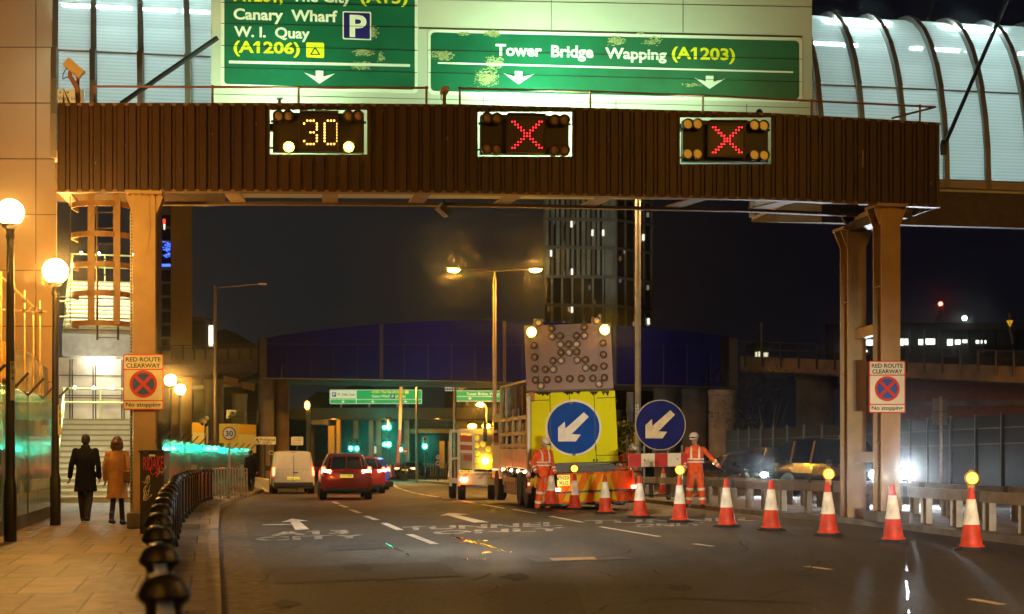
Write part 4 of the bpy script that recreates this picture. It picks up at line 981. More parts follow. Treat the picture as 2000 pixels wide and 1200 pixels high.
# cones
cred = mat('cone red plastic', (.60, .045, .012), .55, var=.42, vs=6, bump=.05, bs=20)
cwht = mat('cone reflective sleeve', (.80, .77, .68), .4, var=.38, vs=5)
cone = thing('traffic_cone', '', 'traffic cone', (0, 0, 0), 0, 'traffic cones across the closed lane')
def make_cone():
    b = B(); ch = .11
    P = [(-.26+ch, -.26), (.26-ch, -.26), (.26, -.26+ch), (.26, .26-ch), (.26-ch, .26), (-.26+ch, .26), (-.26, .26-ch), (-.26, -.26+ch)]
    b.slab([V((x, y, .0)) for x, y in P], (0, 0, .035)); b.slab([V((x*.8, y*.8, .035)) for x, y in P], (0, 0, .02)); b.build('base', 'rubber', cone)
    r = lambda z: .185-.145*(z/.97)
    b = B(); b.lathe([(.205, .055), (.2, .075), (r(.08), .09), (r(.97), .97), (r(.97)*.6, .985), (0, .985)], n=28); b.build('body', cred, cone, auto=40)
    b = B(); b.lathe([(r(.40)+.002, .40), (r(.40)+.004, .402), (r(.79)+.004, .798), (r(.79)+.002, .80)], n=28); b.build('sleeve', cwht, cone, auto=40)
make_cone()
CONES = [(1897, 1076, 'first cone of the line by the crash barrier, topped by an amber lamp', 1), (1745, 1061, 'red and white cone in front of the gantry leg with bright headlight behind', 0),
         (1618, 1048, 'orange tinted cone with amber lamp, next to the bare grimy cone', 1), (1506, 1038, 'grimy cone with a stained sleeve between two clean cones', 0),
         (1420, 1031, 'clean bare cone just right of the worker with outstretched arm', 0), (1328, 1022, 'amber lamp cone in front of the right leg of the blue sign frame', 1),
         (1250, 1013, 'cone standing in front of the left leg of the blue sign frame', 0), (1183, 1005, 'cone in front of the chevron tailboard of the truck', 0),
         (1122, 997, 'small cone with amber lamp just beside the bent worker at truck corner', 1), (1076, 988, 'cone held upright behind the worker carrying yellow gloves', 0),
         (1296, 969, 'cone behind the red and white board of the blue sign', 0), (1371, 972, 'cone half hidden behind the legs of the worker with outstretched arm', 0)]
amb = glow('amber road lamp', (1, .50, .02), 7)
lampt = thing('warning_lamp', '', 'warning lamp', (0, 0, 0), 0, 'amber warning lamps on the cones')
def make_lamp():
    ry = Matrix.Rotation(R(90), 4, 'X')
    b = B(); b.lathe([(.05, -.05), (.105, -.045), (.112, .0), (.112, .03), (.095, .045), (.0, .05)], (0, 0, .10), 20, ry); b.build('rim', mat('amber lamp rim', (.62, .28, .02), .4), lampt, auto=40)
    b = B(); b.lathe([(.0, .062), (.05, .058), (.085, .046)], (0, 0, .10), 18, ry); b.build('lens', amb, lampt, smooth=True)
    b = B(); b.bevbox((0, .06, -.03), (.11, .07, .16), .015); b.tube([(-.03, .03, .20), (-.03, .03, .225), (.03, .03, .225), (.03, .03, .20)], .008, 6); b.build('battery_case', mat('lamp case yellow', (.5, .30, .03), .5), lampt)
make_lamp()
LAB = {1897: 'amber warning lamp on the cone next to the barrier end', 1618: 'amber warning lamp on the cone before the gantry legs', 1328: 'amber warning lamp on the cone under the red and white board', 1122: 'amber warning lamp on the cone at the truck'}
rg = random.Random(8); firstc = firstl = True
for x, y, lab, lit in CONES:
    p = G(x, y-1.5, .12 if x in (1296, 1371) else 0) if x != 1076 else W(1076, 988, 37.9); rz = rg.uniform(-.5, .5)
    if firstc: place(cone, p, rz); cone['label'] = lab; firstc = False
    else: dup(cone, p, rz, lab).rotation_euler = (rg.uniform(-.018, .018), rg.uniform(-.025, .025), rz)
    if lit:
        q = p+V((0, -.02, 1.03)); rl = rg.uniform(-.25, .1)-math.atan2(p.x, p.y)*.6
        if firstl: place(lampt, q, rl); lampt['label'] = LAB[x]; firstl = False
        else: dup(lampt, q, rl, LAB[x])
# keep-left sign on its frame
PK = Plane((1200, 35.6), (1400, 36.2))
kl = thing('keep_left_sign', 'dark blue round sign with cream arrow on a metal frame', 'road sign', PK.pt(1290, 990))
b = B(); b.slab(disc(PK, 1290, 830.5, 49.5, 0, 40), -PK.n*.03); b.build('rim', mat('worn cream edge', (.45, .40, .28), .6), kl)
nblue = mat('navy sheeting', (.008, .014, .15), .6, var=.25, vs=3, spec=.15); nb = B(); nb.face(disc(PK, 1290, 830.5, 47.8, .004, 40)); nb.build('disc_face', nblue, kl)
def klarrow(cx, cy_, s): return [(cx+x*s, cy_+y*s) for x, y in ((.39, -.60), (.58, -.42), (-.08, .24), (.27, .26), (.08, .52), (-.60, .52), (-.60, .0), (-.34, -.25), (-.32, .03))]
b = B(); b.face(pxpoly(PK, klarrow(1290, 831, 49), .008)); b.build('arrow', mat('worn cream sheeting', (.72, .62, .40), .5, var=.25, vs=5), kl)
b = B()
for x in (1258, 1332): b.bar(PK.pt(x, 870, -.05), PK.pt(x, 1000, -.05), .05, .04)
b.bar(PK.pt(1250, 968, -.05), PK.pt(1340, 970, -.05), .05, .05)
for x in (1258, 1332): b.bar(PK.pt(x, 999, -.6), PK.pt(x, 1001, .5), .05, .05)
for x in (1276, 1304): b.bar(PK.pt(x, 790, -.06), PK.pt(x, 890, -.06), .04, .03)
b.build('frame', 'darksteel', kl)
b = B(); b.bevbox(PK.pt(1295, 998, -.05)+V((0, 0, -.02)), (1.2, .45, .16), .04, .0); b.build('sandbag', mat('sandbag', (.30, .22, .13), .9, bump=.6, bs=10), kl)
bb = thing('barrier_board', 'red and white striped barrier board across the blue sign frame', 'barrier board', PK.pt(1291, 912, .05))
b = B(); xs = [1228, 1252.5, 1279, 1304, 1330, 1354.5]; b.slab(pxpoly(PK, [(1228, 887), (1354.5, 884.5), (1354.5, 911), (1228, 912.5)], .03), -PK.n*.03); b.build('board', 'cream', bb)
b = B()
for i in (0, 2, 4): b.face(pxpoly(PK, [(xs[i], 887.2-.02*(xs[i]-1228)), (xs[i+1], 887.2-.02*(xs[i+1]-1228)), (xs[i+1], 912.3-.01*(xs[i+1]-1228)), (xs[i], 912.3-.01*(xs[i]-1228))], .034))
b.each('red_band', 'red', bb)
b = B()
for x, y in ((1259, 899), (1323, 897)): b.face(disc(PK, x, y, 1.4, .036, 8))
b.build('bolt', 'ink', bb)
b = B(); p = G(1268, 968, .12); b.lathe([(.16, 0), (.2, .1), (.17, .22), (.1, .32), (.12, .38), (.05, .34)], p, 12); tag(b.build('plastic_bag', mat('bag', (.45, .38, .36), .4, bump=1, bs=5), smooth=True), 'crumpled pale plastic bag on the ground behind the sign frame', 'bag')

# ---------------------------------------------------------------- people
def remesh(o, vx, sm=4):
    m = o.modifiers.new('remesh', 'REMESH'); m.mode = 'VOXEL'; m.voxel_size = vx; m.use_smooth_shade = True
    if sm: s_ = o.modifiers.new('smooth', 'SMOOTH'); s_.iterations = sm; s_.factor = .5
def hand(b, wr, dr, side, curl=.5, s=1.0):
    """palm, four fingers and a thumb from the wrist along dr"""
    dr = V(dr).normalized(); sd_ = V(side).normalized(); pn = dr.cross(sd_)
    for k in (-.028, -.01, .01, .028): b.caps(wr+sd_*k*.7*s, wr+dr*.085*s+sd_*k*s, .016*s, .013*s, 8)
    for k, L in ((-.033, .058), (-.011, .075), (.011, .07), (.033, .062)):
        p = wr+dr*.085*s+sd_*k*s; q = p+(dr+pn*curl*.7).normalized()*L*.55*s; r_ = q+(dr*.6+pn*curl*1.6).normalized()*L*.5*s
        b.caps(p, q, .0105*s, .0095*s, 7); b.caps(q, r_, .0095*s, .008*s, 7)
    p = wr+dr*.03*s-sd_*.03*s; q = p+(dr*.6-sd_*.8).normalized()*.045*s; b.caps(p, q, .014*s, .011*s, 7); b.caps(q, q+(dr*.9+pn*.5*curl-sd_*.1).normalized()*.035*s, .011*s, .009*s, 7)
def person(lab, loc, rz, J, kind, H=1.78):
    """J: joint positions in local metres (facing -Y): hip height is implied by the feet"""
    t = thing('person', lab, 'person', (0, 0, 0))
    j = {k: V(v) for k, v in J.items()}
    hd, nk, ch, wa, pe = j['head'], j['neck'], j['chest'], j['waist'], j['pelvis']
    fw = V((j.get('face', (0, -1, 0)))).normalized(); rt = fw.cross(V((0, 0, 1))).normalized(); up = rt.cross(fw)
    b = B()
    Mh = Matrix((( -rt.x, -fw.x, up.x, 0), (-rt.y, -fw.y, up.y, 0), (-rt.z, -fw.z, up.z, 0), (0, 0, 0, 1))); Mh = Matrix.Translation(hd) @ Mh
    hb = B(); hb.ball((0, .008, .03), .092, 16, (.86, 1.04, 1.1)); hb.ball((0, -.015, -.04), .07, 14, (.88, 1.0, 1.05)); hb.ball((0, -.045, -.085), .032, 10, (1.1, .9, .8))
    hb.caps((0, -.085, .015), (0, -.108, -.022), .010, .016, 8)
    for s_ in (-1, 1): hb.ball((s_*.082, .012, -.005), .026, 8, (.4, .8, 1.2)); hb.ball((s_*.03, -.083, .03), .016, 8, (1.4, .6, .5))
    hb.caps((-.02, -.09, -.052), (.02, -.09, -.052), .009, .009, 6)
    b.add([Mh @ V(p) for p in hb.v], hb.f)
    b.caps(nk+V((0, 0, -.05)), hd+V((0, 0, -.04)), .06, .055)
    b.caps(pe, wa, .12, .11); b.caps(wa, ch, .11, .12)
    for s_ in 'LR':
        b.caps(ch, j['sh'+s_], .09, .05); b.caps(j['sh'+s_], j['el'+s_], .048, .038); b.caps(j['el'+s_], j['wr'+s_], .038, .027)
        d = (j['wr'+s_]-j['el'+s_]).normalized(); hd_ = j.get('hd'+s_, d); hand(b, j['wr'+s_], hd_, j.get('hs'+s_, (0, 1, 0)), .6)
        b.caps(pe+(j['kn'+s_]-pe)*.15, j['kn'+s_], .085, .055); b.caps(j['kn'+s_], j['an'+s_], .055, .038); b.caps(j['an'+s_], j['an'+s_]+V((0, 0, -.05)), .038, .04)
    o = b.build('body', 'skin', t, smooth=True); remesh(o, .0085, 2)
    eb = B()
    for s_ in (-1, 1): eb.ball(Mh @ V((s_*.031, -.088, .018)), .009, 8)
    eb.build('eyes', 'ink', t)
    def torso(ex, zlo=None):
        c = B(); ax_ = (nk-pe); side = (j['shR']-j['shL']).normalized(); frt = side.cross(ax_.normalized())
        rings = [(pe+ax_*-.10, .155, .115), (pe, .165, .12), (wa, .15, .108), (ch*.55+wa*.45, .165, .118), (ch, .175, .12), (nk*.45+ch*.55, .15, .10), (nk+ax_.normalized()*-.01, .075, .07)]
        vs, fs, n = [], [], 18
        for p, rx, ry in rings: vs += [p+side*(rx+ex)*math.cos(2*PI*k/n)+frt*(ry+ex)*math.sin(2*PI*k/n) for k in range(n)]
        for i in range(len(rings)-1): fs += [(i*n+k, i*n+(k+1) % n, (i+1)*n+(k+1) % n, (i+1)*n+k) for k in range(n)]
        fs += [tuple(range(n-1, -1, -1)), tuple((len(rings)-1)*n+k for k in range(n))]
        c.add(vs, fs); return c, side, frt, rings
    def sleeve(c, s_, ra=.066, rb=.052, rc=.044, upto=.93):
        c.caps(ch*.3+j['sh'+s_]*.7, j['sh'+s_], .085, ra+.004); c.caps(j['sh'+s_], j['el'+s_], ra, rb); c.caps(j['el'+s_], j['el'+s_].lerp(j['wr'+s_], upto), rb, rc)
    def band(a, c, u0, u1, r0, r1, side=None, frt=None, mtl='stripe', par=None, ry=None):
        """reflective band round a limb from u0 to u1 of a->c"""
        bnd = B(); p, q = a.lerp(c, u0), a.lerp(c, u1); d = (q-p).normalized()
        A = side if side is not None else d.cross(V((.2, 1, .1))).normalized(); C = frt if frt is not None else d.cross(A).normalized(); n = 18; vs = []
        for pp, rx in ((p, r0), (q, r1)): vs += [pp+A*rx*math.cos(2*PI*k/n)+C*(ry if ry else rx)*math.sin(2*PI*k/n) for k in range(n)]
        bnd.add(vs, [(k, (k+1) % n, n+(k+1) % n, n+k) for k in range(n)]); return bnd.build('reflective_stripe', mtl, par or t, smooth=True)
    if kind == 'worker':
        c, side, frt, rings = torso(.022)
        for s_ in 'LR': sleeve(c, s_)
        c.lathe([(.075, -.03), (.082, .02), (.075, .05)], nk, 14)
        jk = c.build('jacket', 'orange', t, smooth=True); remesh(jk, .011, 3)
        for u in (.15, .48): band(wa, ch, u-.09, u+.07, .165+.033, .172+.034, side, frt, par=jk, ry=.118+.033)
        for s_ in 'LR':
            for u in (.42, .74): band(j['el'+s_], j['wr'+s_], u-.08, u+.08, .056, .053, par=jk)
            k = 1 if s_ == 'R' else -1; base = ch-frt*.0
            bs = B(); q0 = side*k*.095; A = wa+(ch-wa)*.5
            for f_ in (1, -1):
                P_ = [A+q0+frt*f_*.155, ch+q0+frt*f_*.158, nk*.5+ch*.5+q0+frt*f_*.125, nk+q0*.95+V((0, 0, .0))+frt*f_*.03]
                for p, q in zip(P_, P_[1:]): bs.face([p-side*.025, p+side*.025, q+side*.025, q-side*.025])
            bs.build('reflective_stripe', 'stripe', jk)
        c = B(); c.caps(pe+V((0, 0, .05)), pe, .15, .155)
        for s_ in 'LR': c.caps(pe+side*(.085 if s_ == 'R' else -.085)+V((0, 0, -.02)), j['kn'+s_], .108, .088); c.caps(j['kn'+s_], j['an'+s_]+V((0, 0, .03)), .088, .074)
        tr = c.build('trousers', 'orange', t, smooth=True); remesh(tr, .011, 3)
        for s_ in 'LR':
            for u in (.05, .62): band(j['kn'+s_], j['an'+s_], u, u+.15, .094-.012*u, .092-.012*u, par=tr)
        hl = B(); hm = B()
        hl.lathe([(.122, -.005), (.126, .0), (.118, .05), (.095, .095), (.05, .12), (0, .128)], n=20, sc=(.9, 1.08)); hl.lathe([(.126, -.005), (.128, .008)], n=20, sc=(.9, 1.08)); hl.add([V((x, y, z)) for x, y, z in ((-.075, -.10, .003), (.075, -.10, .003), (.05, -.175, -.012), (-.05, -.175, -.012))], [(0, 1, 2, 3)])
        X_ = Mh @ Matrix.Translation((0, .012, .062)); hl.xf(X_); hm.lathe([(.128, .012), (.126, .034)], n=20, sc=(.9, 1.08)); hm.box((.03, -.132, .03), (.05, .03, .03)); hm.xf(X_)
        ho = hl.build('helmet', 'hivisw', t, auto=40); hm.build('lamp_strap', 'black', ho)
        for s_ in 'LR': hb2 = B(); hand(hb2, j['wr'+s_], j.get('hd'+s_, (j['wr'+s_]-j['el'+s_])), j.get('hs'+s_, (0, 1, 0)), .6, 1.14); go = hb2.build('glove', mat('glove', (.03, .03, .028), .7), t, smooth=True); remesh(go, .0085, 1)
    if kind in ('man', 'woman'):
        m_ = mat('black wool coat', (.006, .006, .007), .9, bump=1.0, bs=9, spec=.12) if kind == 'man' else mat('camel coat', (.38, .19, .055), .85, var=.2, bump=1.0, bs=8)
        c, side, frt, rings = torso(.03 if kind == 'man' else .018)
        for s_ in 'LR': sleeve(c, s_, .07, .058, .05, .97)
        hem = .62 if kind == 'man' else .52; w0 = .20 if kind == 'man' else .185
        c.ell([(pe.x, pe.y, hem, w0+.03, .17), (pe.x, pe.y, (hem+pe.z)/2, w0+.012, .155), (pe.x, pe.y, pe.z, w0, .145), (wa.x, wa.y, wa.z, .172, .13), (wa.x, wa.y, wa.z+.05, .17, .13)])
        c.lathe([(.09, -.03), (.085, .04), (.07, .05)], nk, 14)
        cto = c.build('coat', m_, t, smooth=True); remesh(cto, .012, 3)
        if kind == 'woman':
            band(pe, nk, .36, .46, .180, .178, side, frt, mtl=m_, par=cto, ry=.135)
        c = B()
        for s_ in 'LR': c.caps(pe+side*(.08 if s_ == 'R' else -.08), j['kn'+s_], .09, .075 if kind == 'man' else .06); c.caps(j['kn'+s_], j['an'+s_]+V((0, 0, .0)), .075 if kind == 'man' else .055, .065 if kind == 'man' else .05)
        tr = c.build('trousers', mat('dark trousers', (.010, .009, .010), .85), t, smooth=True); remesh(tr, .011, 2)
        hb3 = B()
        if kind == 'man': hb3.ball((0, .02, .048), .098, 16, (.9, 1.02, 1.0)); hb3.ball((0, .05, -.01), .075, 12, (1.02, .75, 1.0))
        else:
            for (x, y, z, r) in ((0, .02, .05, .105), (-.06, .04, 0, .07), (.06, .04, 0, .07), (-.07, .045, -.06, .065), (.07, .045, -.06, .065), (0, .07, -.05, .08), (0, .075, .01, .085), (-.035, .07, -.1, .06), (.04, .07, -.1, .06)): hb3.ball((x, y, z), r, 12)
        hb3.v = [tuple(Mh @ V(p)) for p in hb3.v]
        ho = hb3.build('hair', mat('dark hair', (.012, .009, .007), .7) if kind == 'man' else mat('auburn hair', (.075, .026, .010), .6, bump=.8, bs=14), t, smooth=True); remesh(ho, .012, 2)
    for s_ in 'LR':
        a = j['an'+s_]; f = V(j.get('ft'+s_, (0, -1, 0))).normalized(); sh = B()
        z_ = V((a.x, a.y, a.z-.045))
        sh.caps(z_-f*.05, z_+f*.06+V((0, 0, -.012)), .044, .045); sh.caps(z_+f*.06+V((0, 0, -.015)), z_+f*.165+V((0, 0, -.022)), .044, .034); sh.caps(a+V((0, 0, .10 if kind != 'man' else .0)), z_-f*.01, .05, .045)
        o = sh.build('shoe', mat('boots', (.014, .011, .010), .6), t, smooth=True); remesh(o, .011, 1)
        if kind == 'man' and s_ == 'R': sl = B(); sl.caps(z_-f*.05+V((0, 0, -.03)), z_+f*.15+V((0, 0, -.045)), .042, .034); sl.build('sole', 'cream', o)
    place(t, loc, rz)
    return t
base = dict(head=(0, -.01, 1.64), neck=(0, 0, 1.50), chest=(0, .0, 1.30), waist=(0, .01, 1.08), pelvis=(0, 0, .93), shL=(-.19, 0, 1.42), shR=(.19, 0, 1.42), elL=(-.24, .03, 1.13), elR=(.24, .03, 1.13), wrL=(-.25, -.04, .88), wrR=(.25, -.04, .88),
            knL=(-.10, -.02, .50), knR=(.10, -.02, .50), anL=(-.11, .02, .09), anR=(.11, .02, .09))
def J(**k): d = dict(base); d.update(k); return d
# walkers, seen from behind
pm = G(167, 1021, .12); pw = G(229, 1025, .12)
person('walking man seen from behind in long black coat', pm, R(180)+.1, J(head=(0, -.03, 1.62), face=(.1, -1, -.15), elL=(-.26, .06, 1.14), wrL=(-.26, -.06, .90), elR=(.27, .02, 1.15), wrR=(.31, -.03, .91), knL=(-.085, .06, .50), anL=(-.07, .20, .13), knR=(.085, -.05, .50), anR=(.06, -.10, .09), hsR=(0, 1, .2)), 'man')
w_ = person('walking woman seen from behind in belted camel coat with shoulder bag', pw, R(180)-.05, J(head=(0, -.02, 1.60), elL=(-.235, .05, 1.14), wrL=(-.22, -.03, .90), elR=(.235, .05, 1.14), wrR=(.25, -.02, .90), knL=(-.07, -.03, .50), anL=(-.07, -.1, .09), knR=(.07, .03, .50), anR=(.065, .15, .12), shL=(-.17, 0, 1.40), shR=(.17, 0, 1.40)), 'woman')
w_.scale = (.98, .98, .98)
bag = thing('shoulder_bag', 'brown shoulder bag hanging at the side of the woman in camel coat', 'bag', pw)
b = B(); q = pw+V((.25, -.10, 1.02)); b.bevbox(q+V((0, 0, -.08)), (.20, .12, .26), .045); b.build('body', mat('bag leather', (.10, .05, .022), .5), bag)
b = B(); b.tube([q+V((-.06, .0, .05)), q+V((-.08, -.0, .25)), q+V((-.09, .06, .40)), q+V((-.09, .14, .42)), q+V((-.04, .16, .2)), q+V((.0, .05, .05))], .011, 6); b.build('strap', MATS['bag leather'], bag)
# workers
p1 = G(1061, 998)
person('worker in orange hi-vis standing at the truck corner looking down', p1, R(25), J(head=(0, -.07, 1.61), face=(.15, -.8, -.55), neck=(0, -.02, 1.49), elL=(-.28, .02, 1.15), wrL=(-.24, -.12, .93), elR=(.27, .03, 1.14), wrR=(.27, -.10, .90), anL=(-.13, .05, .09), anR=(.10, -.03, .09), knR=(.10, -.06, .5)), 'worker').scale = (1.1, 1.1, 1.1)
b = B(); q = p1+V((-.26, -.22, .88)); rg = random.Random(4)
for k in range(5): b.caps(q+V((rg.uniform(-.08, .08), rg.uniform(-.04, .04), rg.uniform(-.1, .05))), q+V((rg.uniform(-.12, .12), rg.uniform(-.05, .05), -.18+rg.uniform(-.08, .08))), .05, .035)
o = b.build('gloves', mat('yellow glove', (.55, .36, .03), .7), smooth=True); remesh(o, .012, 2); tag(o, 'bunch of yellow gloves hanging from the waist of the worker at truck corner', 'gloves')
p2 = V((W(1207, 876, 40.5).x, 40.5, .0))
person('bending worker in orange hi-vis behind the barrier board', p2, R(58), J(head=(.02, -.42, 1.54), face=(.1, -.7, -.7), neck=(0, -.30, 1.43), chest=(0, -.21, 1.27), waist=(0, -.10, 1.07), pelvis=(0, 0, .93), shL=(-.19, -.27, 1.37), shR=(.19, -.27, 1.37), elL=(-.26, -.34, 1.10), wrL=(-.14, -.54, .98), elR=(.26, -.34, 1.10), wrR=(.16, -.56, .98)), 'worker')
p3 = V((W(1358, 876, 36.0).x, 36.0, gz(36)+.16))
person('bearded worker in orange hi-vis stretching one arm aside', p3, R(-8), J(head=(-.03, -.04, 1.65), face=(-.35, -.9, -.25), elL=(-.26, .05, 1.16), wrL=(-.27, -.12, .92), shR=(.20, 0, 1.42), elR=(.40, .02, 1.19), wrR=(.60, -.02, .98), hdR=(.55, 0, -.7), anL=(-.16, .0, .09), anR=(.18, .0, .09), knL=(-.13, -.03, .5), knR=(.14, -.03, .5), ftR=(.3, -1, 0), ftL=(-.25, -1, 0)), 'worker').scale = (1.03, 1.03, 1.03)
# far dark walker
pf = V((W(490, 876, 60).x, 60, gz(60)+.1))
person('distant dark walker between the railing end and the pillar', pf, R(170), J(anL=(-.08, .12, .1), anR=(.08, -.12, .09)), 'man')
# ---------------------------------------------------------------- vehicles
tail = glow('tail lamp lit', (1, .05, .02), 14); brake = glow('brake lamp lit', (1, .12, .05), 45); headl = glow('headlamp lit', (.80, .93, 1.0), 700)
taildim = mat('tail lens', (.35, .01, .01), .15, coat=.6); indic = glow('indicator lit', (1, .45, .05), 40)
plate_y = mat('rear plate yellow', (.75, .56, .04), .4, emit=.35, ecol=(1, .75, .08))
def loft(st, rows):
    """st: stations; rows(st) -> half outline from bottom centre to roof centre; returns full rings"""
    out = []
    for s_ in st:
        h = rows(*s_); full = [V((x, s_[0], z)) for x, z in h]+[V((-x, s_[0], z)) for x, z in reversed(h[1:-1])]
        out.append(full)
    return out
def rows(y, w_, zb, zs, zr, wr):
    if zr-zs < .16: zr = zs+.04
    return [(0, zb), (w_*.88, zb), (w_, zb+.16), (w_*1.0, (zb+zs)/2+.12), (w_*.965, zs), (wr, zr-.05*min(1, (zr-zs)*4)), (wr*.82, zr), (0, zr+.015)]
def car(name, lab, cat, st, paint_, glass, wheels, wr=.32, group=None, paintname='body'):
    """glass: dict part name -> list of (station index, row index); wheels: y positions"""
    t = thing(name, lab, cat, (0, 0, 0), 0, group)
    Rg = loft(st, rows); n = len(Rg[0]); b = B(); g = {(k, q): B() for k in glass for q in (0, 1)}
    owner = {}
    for k, L in glass.items():
        for i, j in L: owner[(i, j)] = (k, 0); owner[(i, n-1-j)] = (k, 1 if k == 'side_window' else 0)
    for i in range(len(Rg)-1):
        for j in range(n):
            q = [Rg[i][j], Rg[i][(j+1) % n], Rg[i+1][(j+1) % n], Rg[i+1][j]]
            if (i, j) in owner:
                # frame of body colour round an inset pane
                c = sum(q, V())/4; ins = [p.lerp(c, .07) for p in q]; b.add(q+ins, [(a, (a+1) % 4, 4+(a+1) % 4, 4+a) for a in range(4)]); g[owner[(i, j)]].add(ins, [(0, 1, 2, 3)])
            else: b.add(q, [(0, 1, 2, 3)])
    b.add(Rg[0], [tuple(range(n-1, -1, -1))]); b.add(Rg[-1], [tuple(range(n))])
    bo = b.build(paintname, paint_, t)
    bm = bmesh.new(); bm.from_mesh(bo.data); bmesh.ops.remove_doubles(bm, verts=bm.verts, dist=.002); bm.to_mesh(bo.data); bm.free(); bo.data.polygons.foreach_set('use_smooth', [True]*len(bo.data.polygons)); bo.data.set_sharp_from_angle(angle=R(42))
    for (k, _), q in g.items():
        if q.f: q.build(k, 'glass', t)
    W2 = max(s_[1] for s_ in st)
    b = B()
    for y in wheels:
        for s_ in (-1, 1): b.cyl((s_*(W2+.004), y, wr+.02), (s_*(W2-.25), y, wr+.02), wr+.06, 22)
    b.each('wheel_arch', 'black', t)
    for y in wheels:
        for s_ in (-1, 1):
            b = B(); b.lathe([(wr*.55, -.1), (wr*.92, -.1), (wr, -.07), (wr, .07), (wr*.92, .1), (wr*.55, .1)], (s_*(W2-.085), y, wr), 22, Matrix.Rotation(R(90), 4, 'Y')); wl = b.build('wheel', 'rubber', t, auto=40)
            b = B(); b.lathe([(0, -.02), (wr*.2, 0), (wr*.5, .03), (wr*.6, .06)], (s_*(W2-.085), y, wr), 16, Matrix.Rotation(R(90)*s_, 4, 'Y')); b.build('rim', 'alu', wl)
    return t
def pbox(par, name, m, c, d, both=False, r=.02, rz=0.0):
    for s_ in ((-1, 1) if both else (1,)):
        b = B(); b.bevbox((c[0]*s_, c[1], c[2]), d, min(r, min(d)*.45), rz*s_); b.build(name, m, par)
def rplate(par, y, z, txt, wd=.5):
    b = B(); b.bevbox((0, y, z), (wd, .02, .11), .006); o = b.build('number_plate', plate_y, par)
    b = B(); text(b, txt, lambda u, v: V((-wd*.45+wd*.9*u, y-.012, z-.038+.076*v)), .01); b.build('plate_lettering', 'ink', o)
carred = mat('red car paint', (.34, .012, .010), .22, .25, coat=.8); vanw = mat('white van paint', (.72, .66, .50), .3, var=.06, coat=.5); carblk = mat('black car paint', (.008, .008, .009), .16, coat=.3, spec=.3)
MPV = [(-2.19, .78, .42, .92, .95, .66), (-2.13, .885, .30, 1.02, 1.06, .70), (-1.80, .905, .24, 1.04, 1.53, .60), (-1.25, .91, .22, 1.03, 1.61, .62), (-1.17, .91, .22, 1.03, 1.615, .625), (-.20, .915, .22, 1.01, 1.63, .64), (-.10, .915, .22, 1.01, 1.63, .64),
       (.62, .915, .22, .99, 1.58, .62), (1.45, .90, .22, .98, 1.05, .70), (1.95, .86, .24, .86, .90, .62), (2.15, .74, .34, .70, .74, .52)]
GL = {'rear_window': [(1, 4), (1, 5), (1, 6)], 'side_window': [(2, 4), (4, 4), (6, 4)], 'windscreen': [(7, 4), (7, 5), (7, 6)]}
def hatch(lab, paint_, loc, rz, txt, brake_=True, cat='car'):
    t = car('parked_car' if False else 'car', lab, cat, MPV, paint_, GL, (-1.35, 1.35), .33)
    pbox(t, 'tail_light', brake if brake_ else taildim, (.70, -2.10, .98), (.34, .14, .15), True, .04, R(12))
    pbox(t, 'tail_light', tail, (.80, -2.02, 1.10), (.12, .16, .12), True, .04, R(20))
    pbox(t, 'rear_bumper', mat('bumper black', (.02, .018, .016), .6), (0, -2.12, .36), (1.56, .16, .20), False, .06)
    pbox(t, 'reflector', taildim, (.62, -2.20, .46), (.22, .03, .05), True)
    pbox(t, 'spoiler', paint_, (0, -1.86, 1.58), (1.15, .22, .04), False, .015)
    pbox(t, 'tailgate_handle', 'chrome', (0, -2.205, .955), (.42, .02, .03)); pbox(t, 'wing_mirror', paint_, (1.0, .75, 1.06), (.20, .12, .15), True, .05)
    pbox(t, 'headlight', 'glass', (.66, 2.02, .74), (.32, .12, .14), True, .04)
    rplate(t, -2.20, .84, txt, .46); pbox(t, 'rear_wiper', 'black', (.1, -2.02, 1.16), (.4, .015, .015))
    pbox(t, 'exhaust', 'darksteel', (.5, -2.16, .24), (.08, .12, .07))
    pbox(t, 'headrest', 'black', (.35, -1.2, 1.18), (.24, .1, .22), True, .05)
    place(t, loc, rz); return t
DIR = R(10)
p = G(652, 977); hatch('dark red hatchback with glowing brake lights waiting beside the white van', carred, p+V((.1, 2.2, 0)), R(9), 'LJ70 HMX')
# white van
VAN = [(-2.15, .80, .36, 1.0, 1.72, .68), (-2.08, .89, .24, 1.05, 1.80, .72), (-1.9, .90, .22, 1.05, 1.81, .73), (.1, .90, .22, 1.05, 1.82, .73), (.2, .90, .22, 1.05, 1.82, .73), (.75, .90, .22, 1.02, 1.74, .70), (1.45, .88, .24, 1.0, 1.06, .70), (2.0, .84, .26, .84, .88, .6), (2.2, .72, .34, .66, .7, .5)]
t = car('van', 'white panel van with closed rear doors and yellow number plate', 'van', VAN, vanw, {'side_window': [(4, 4)], 'windscreen': [(5, 4), (5, 5), (5, 6)]}, (-1.35, 1.35), .32)
pbox(t, 'tail_light', tail, (.83, -2.10, .95), (.11, .1, .36), True, .03); pbox(t, 'rear_bumper', MATS['bumper black'], (0, -2.13, .38), (1.66, .18, .22), False, .05)
b = B(); b.bar((0, -2.155, .5), (0, -2.155, 1.66), .012, .012); b.build('door_gap', 'ink', t)
pbox(t, 'door_handle', 'black', (.08, -2.165, .92), (.22, .02, .03)); pbox(t, 'roof_lamp', taildim, (0, -2.10, 1.77), (.25, .04, .04)); rplate(t, -2.165, .66, 'NU68 XLC', .52); pbox(t, 'wing_mirror', 'black', (1.0, .75, 1.05), (.22, .12, .22), True, .05)
b = B(); b.box((0, -2.15, 1.05), (1.5, .004, .01)); b.build('door_crease', mat('crease', (.35, .3, .22), .5), t)
p = G(558, 965); place(t, p+V((-.1, 2.15, 0)), R(11.5))
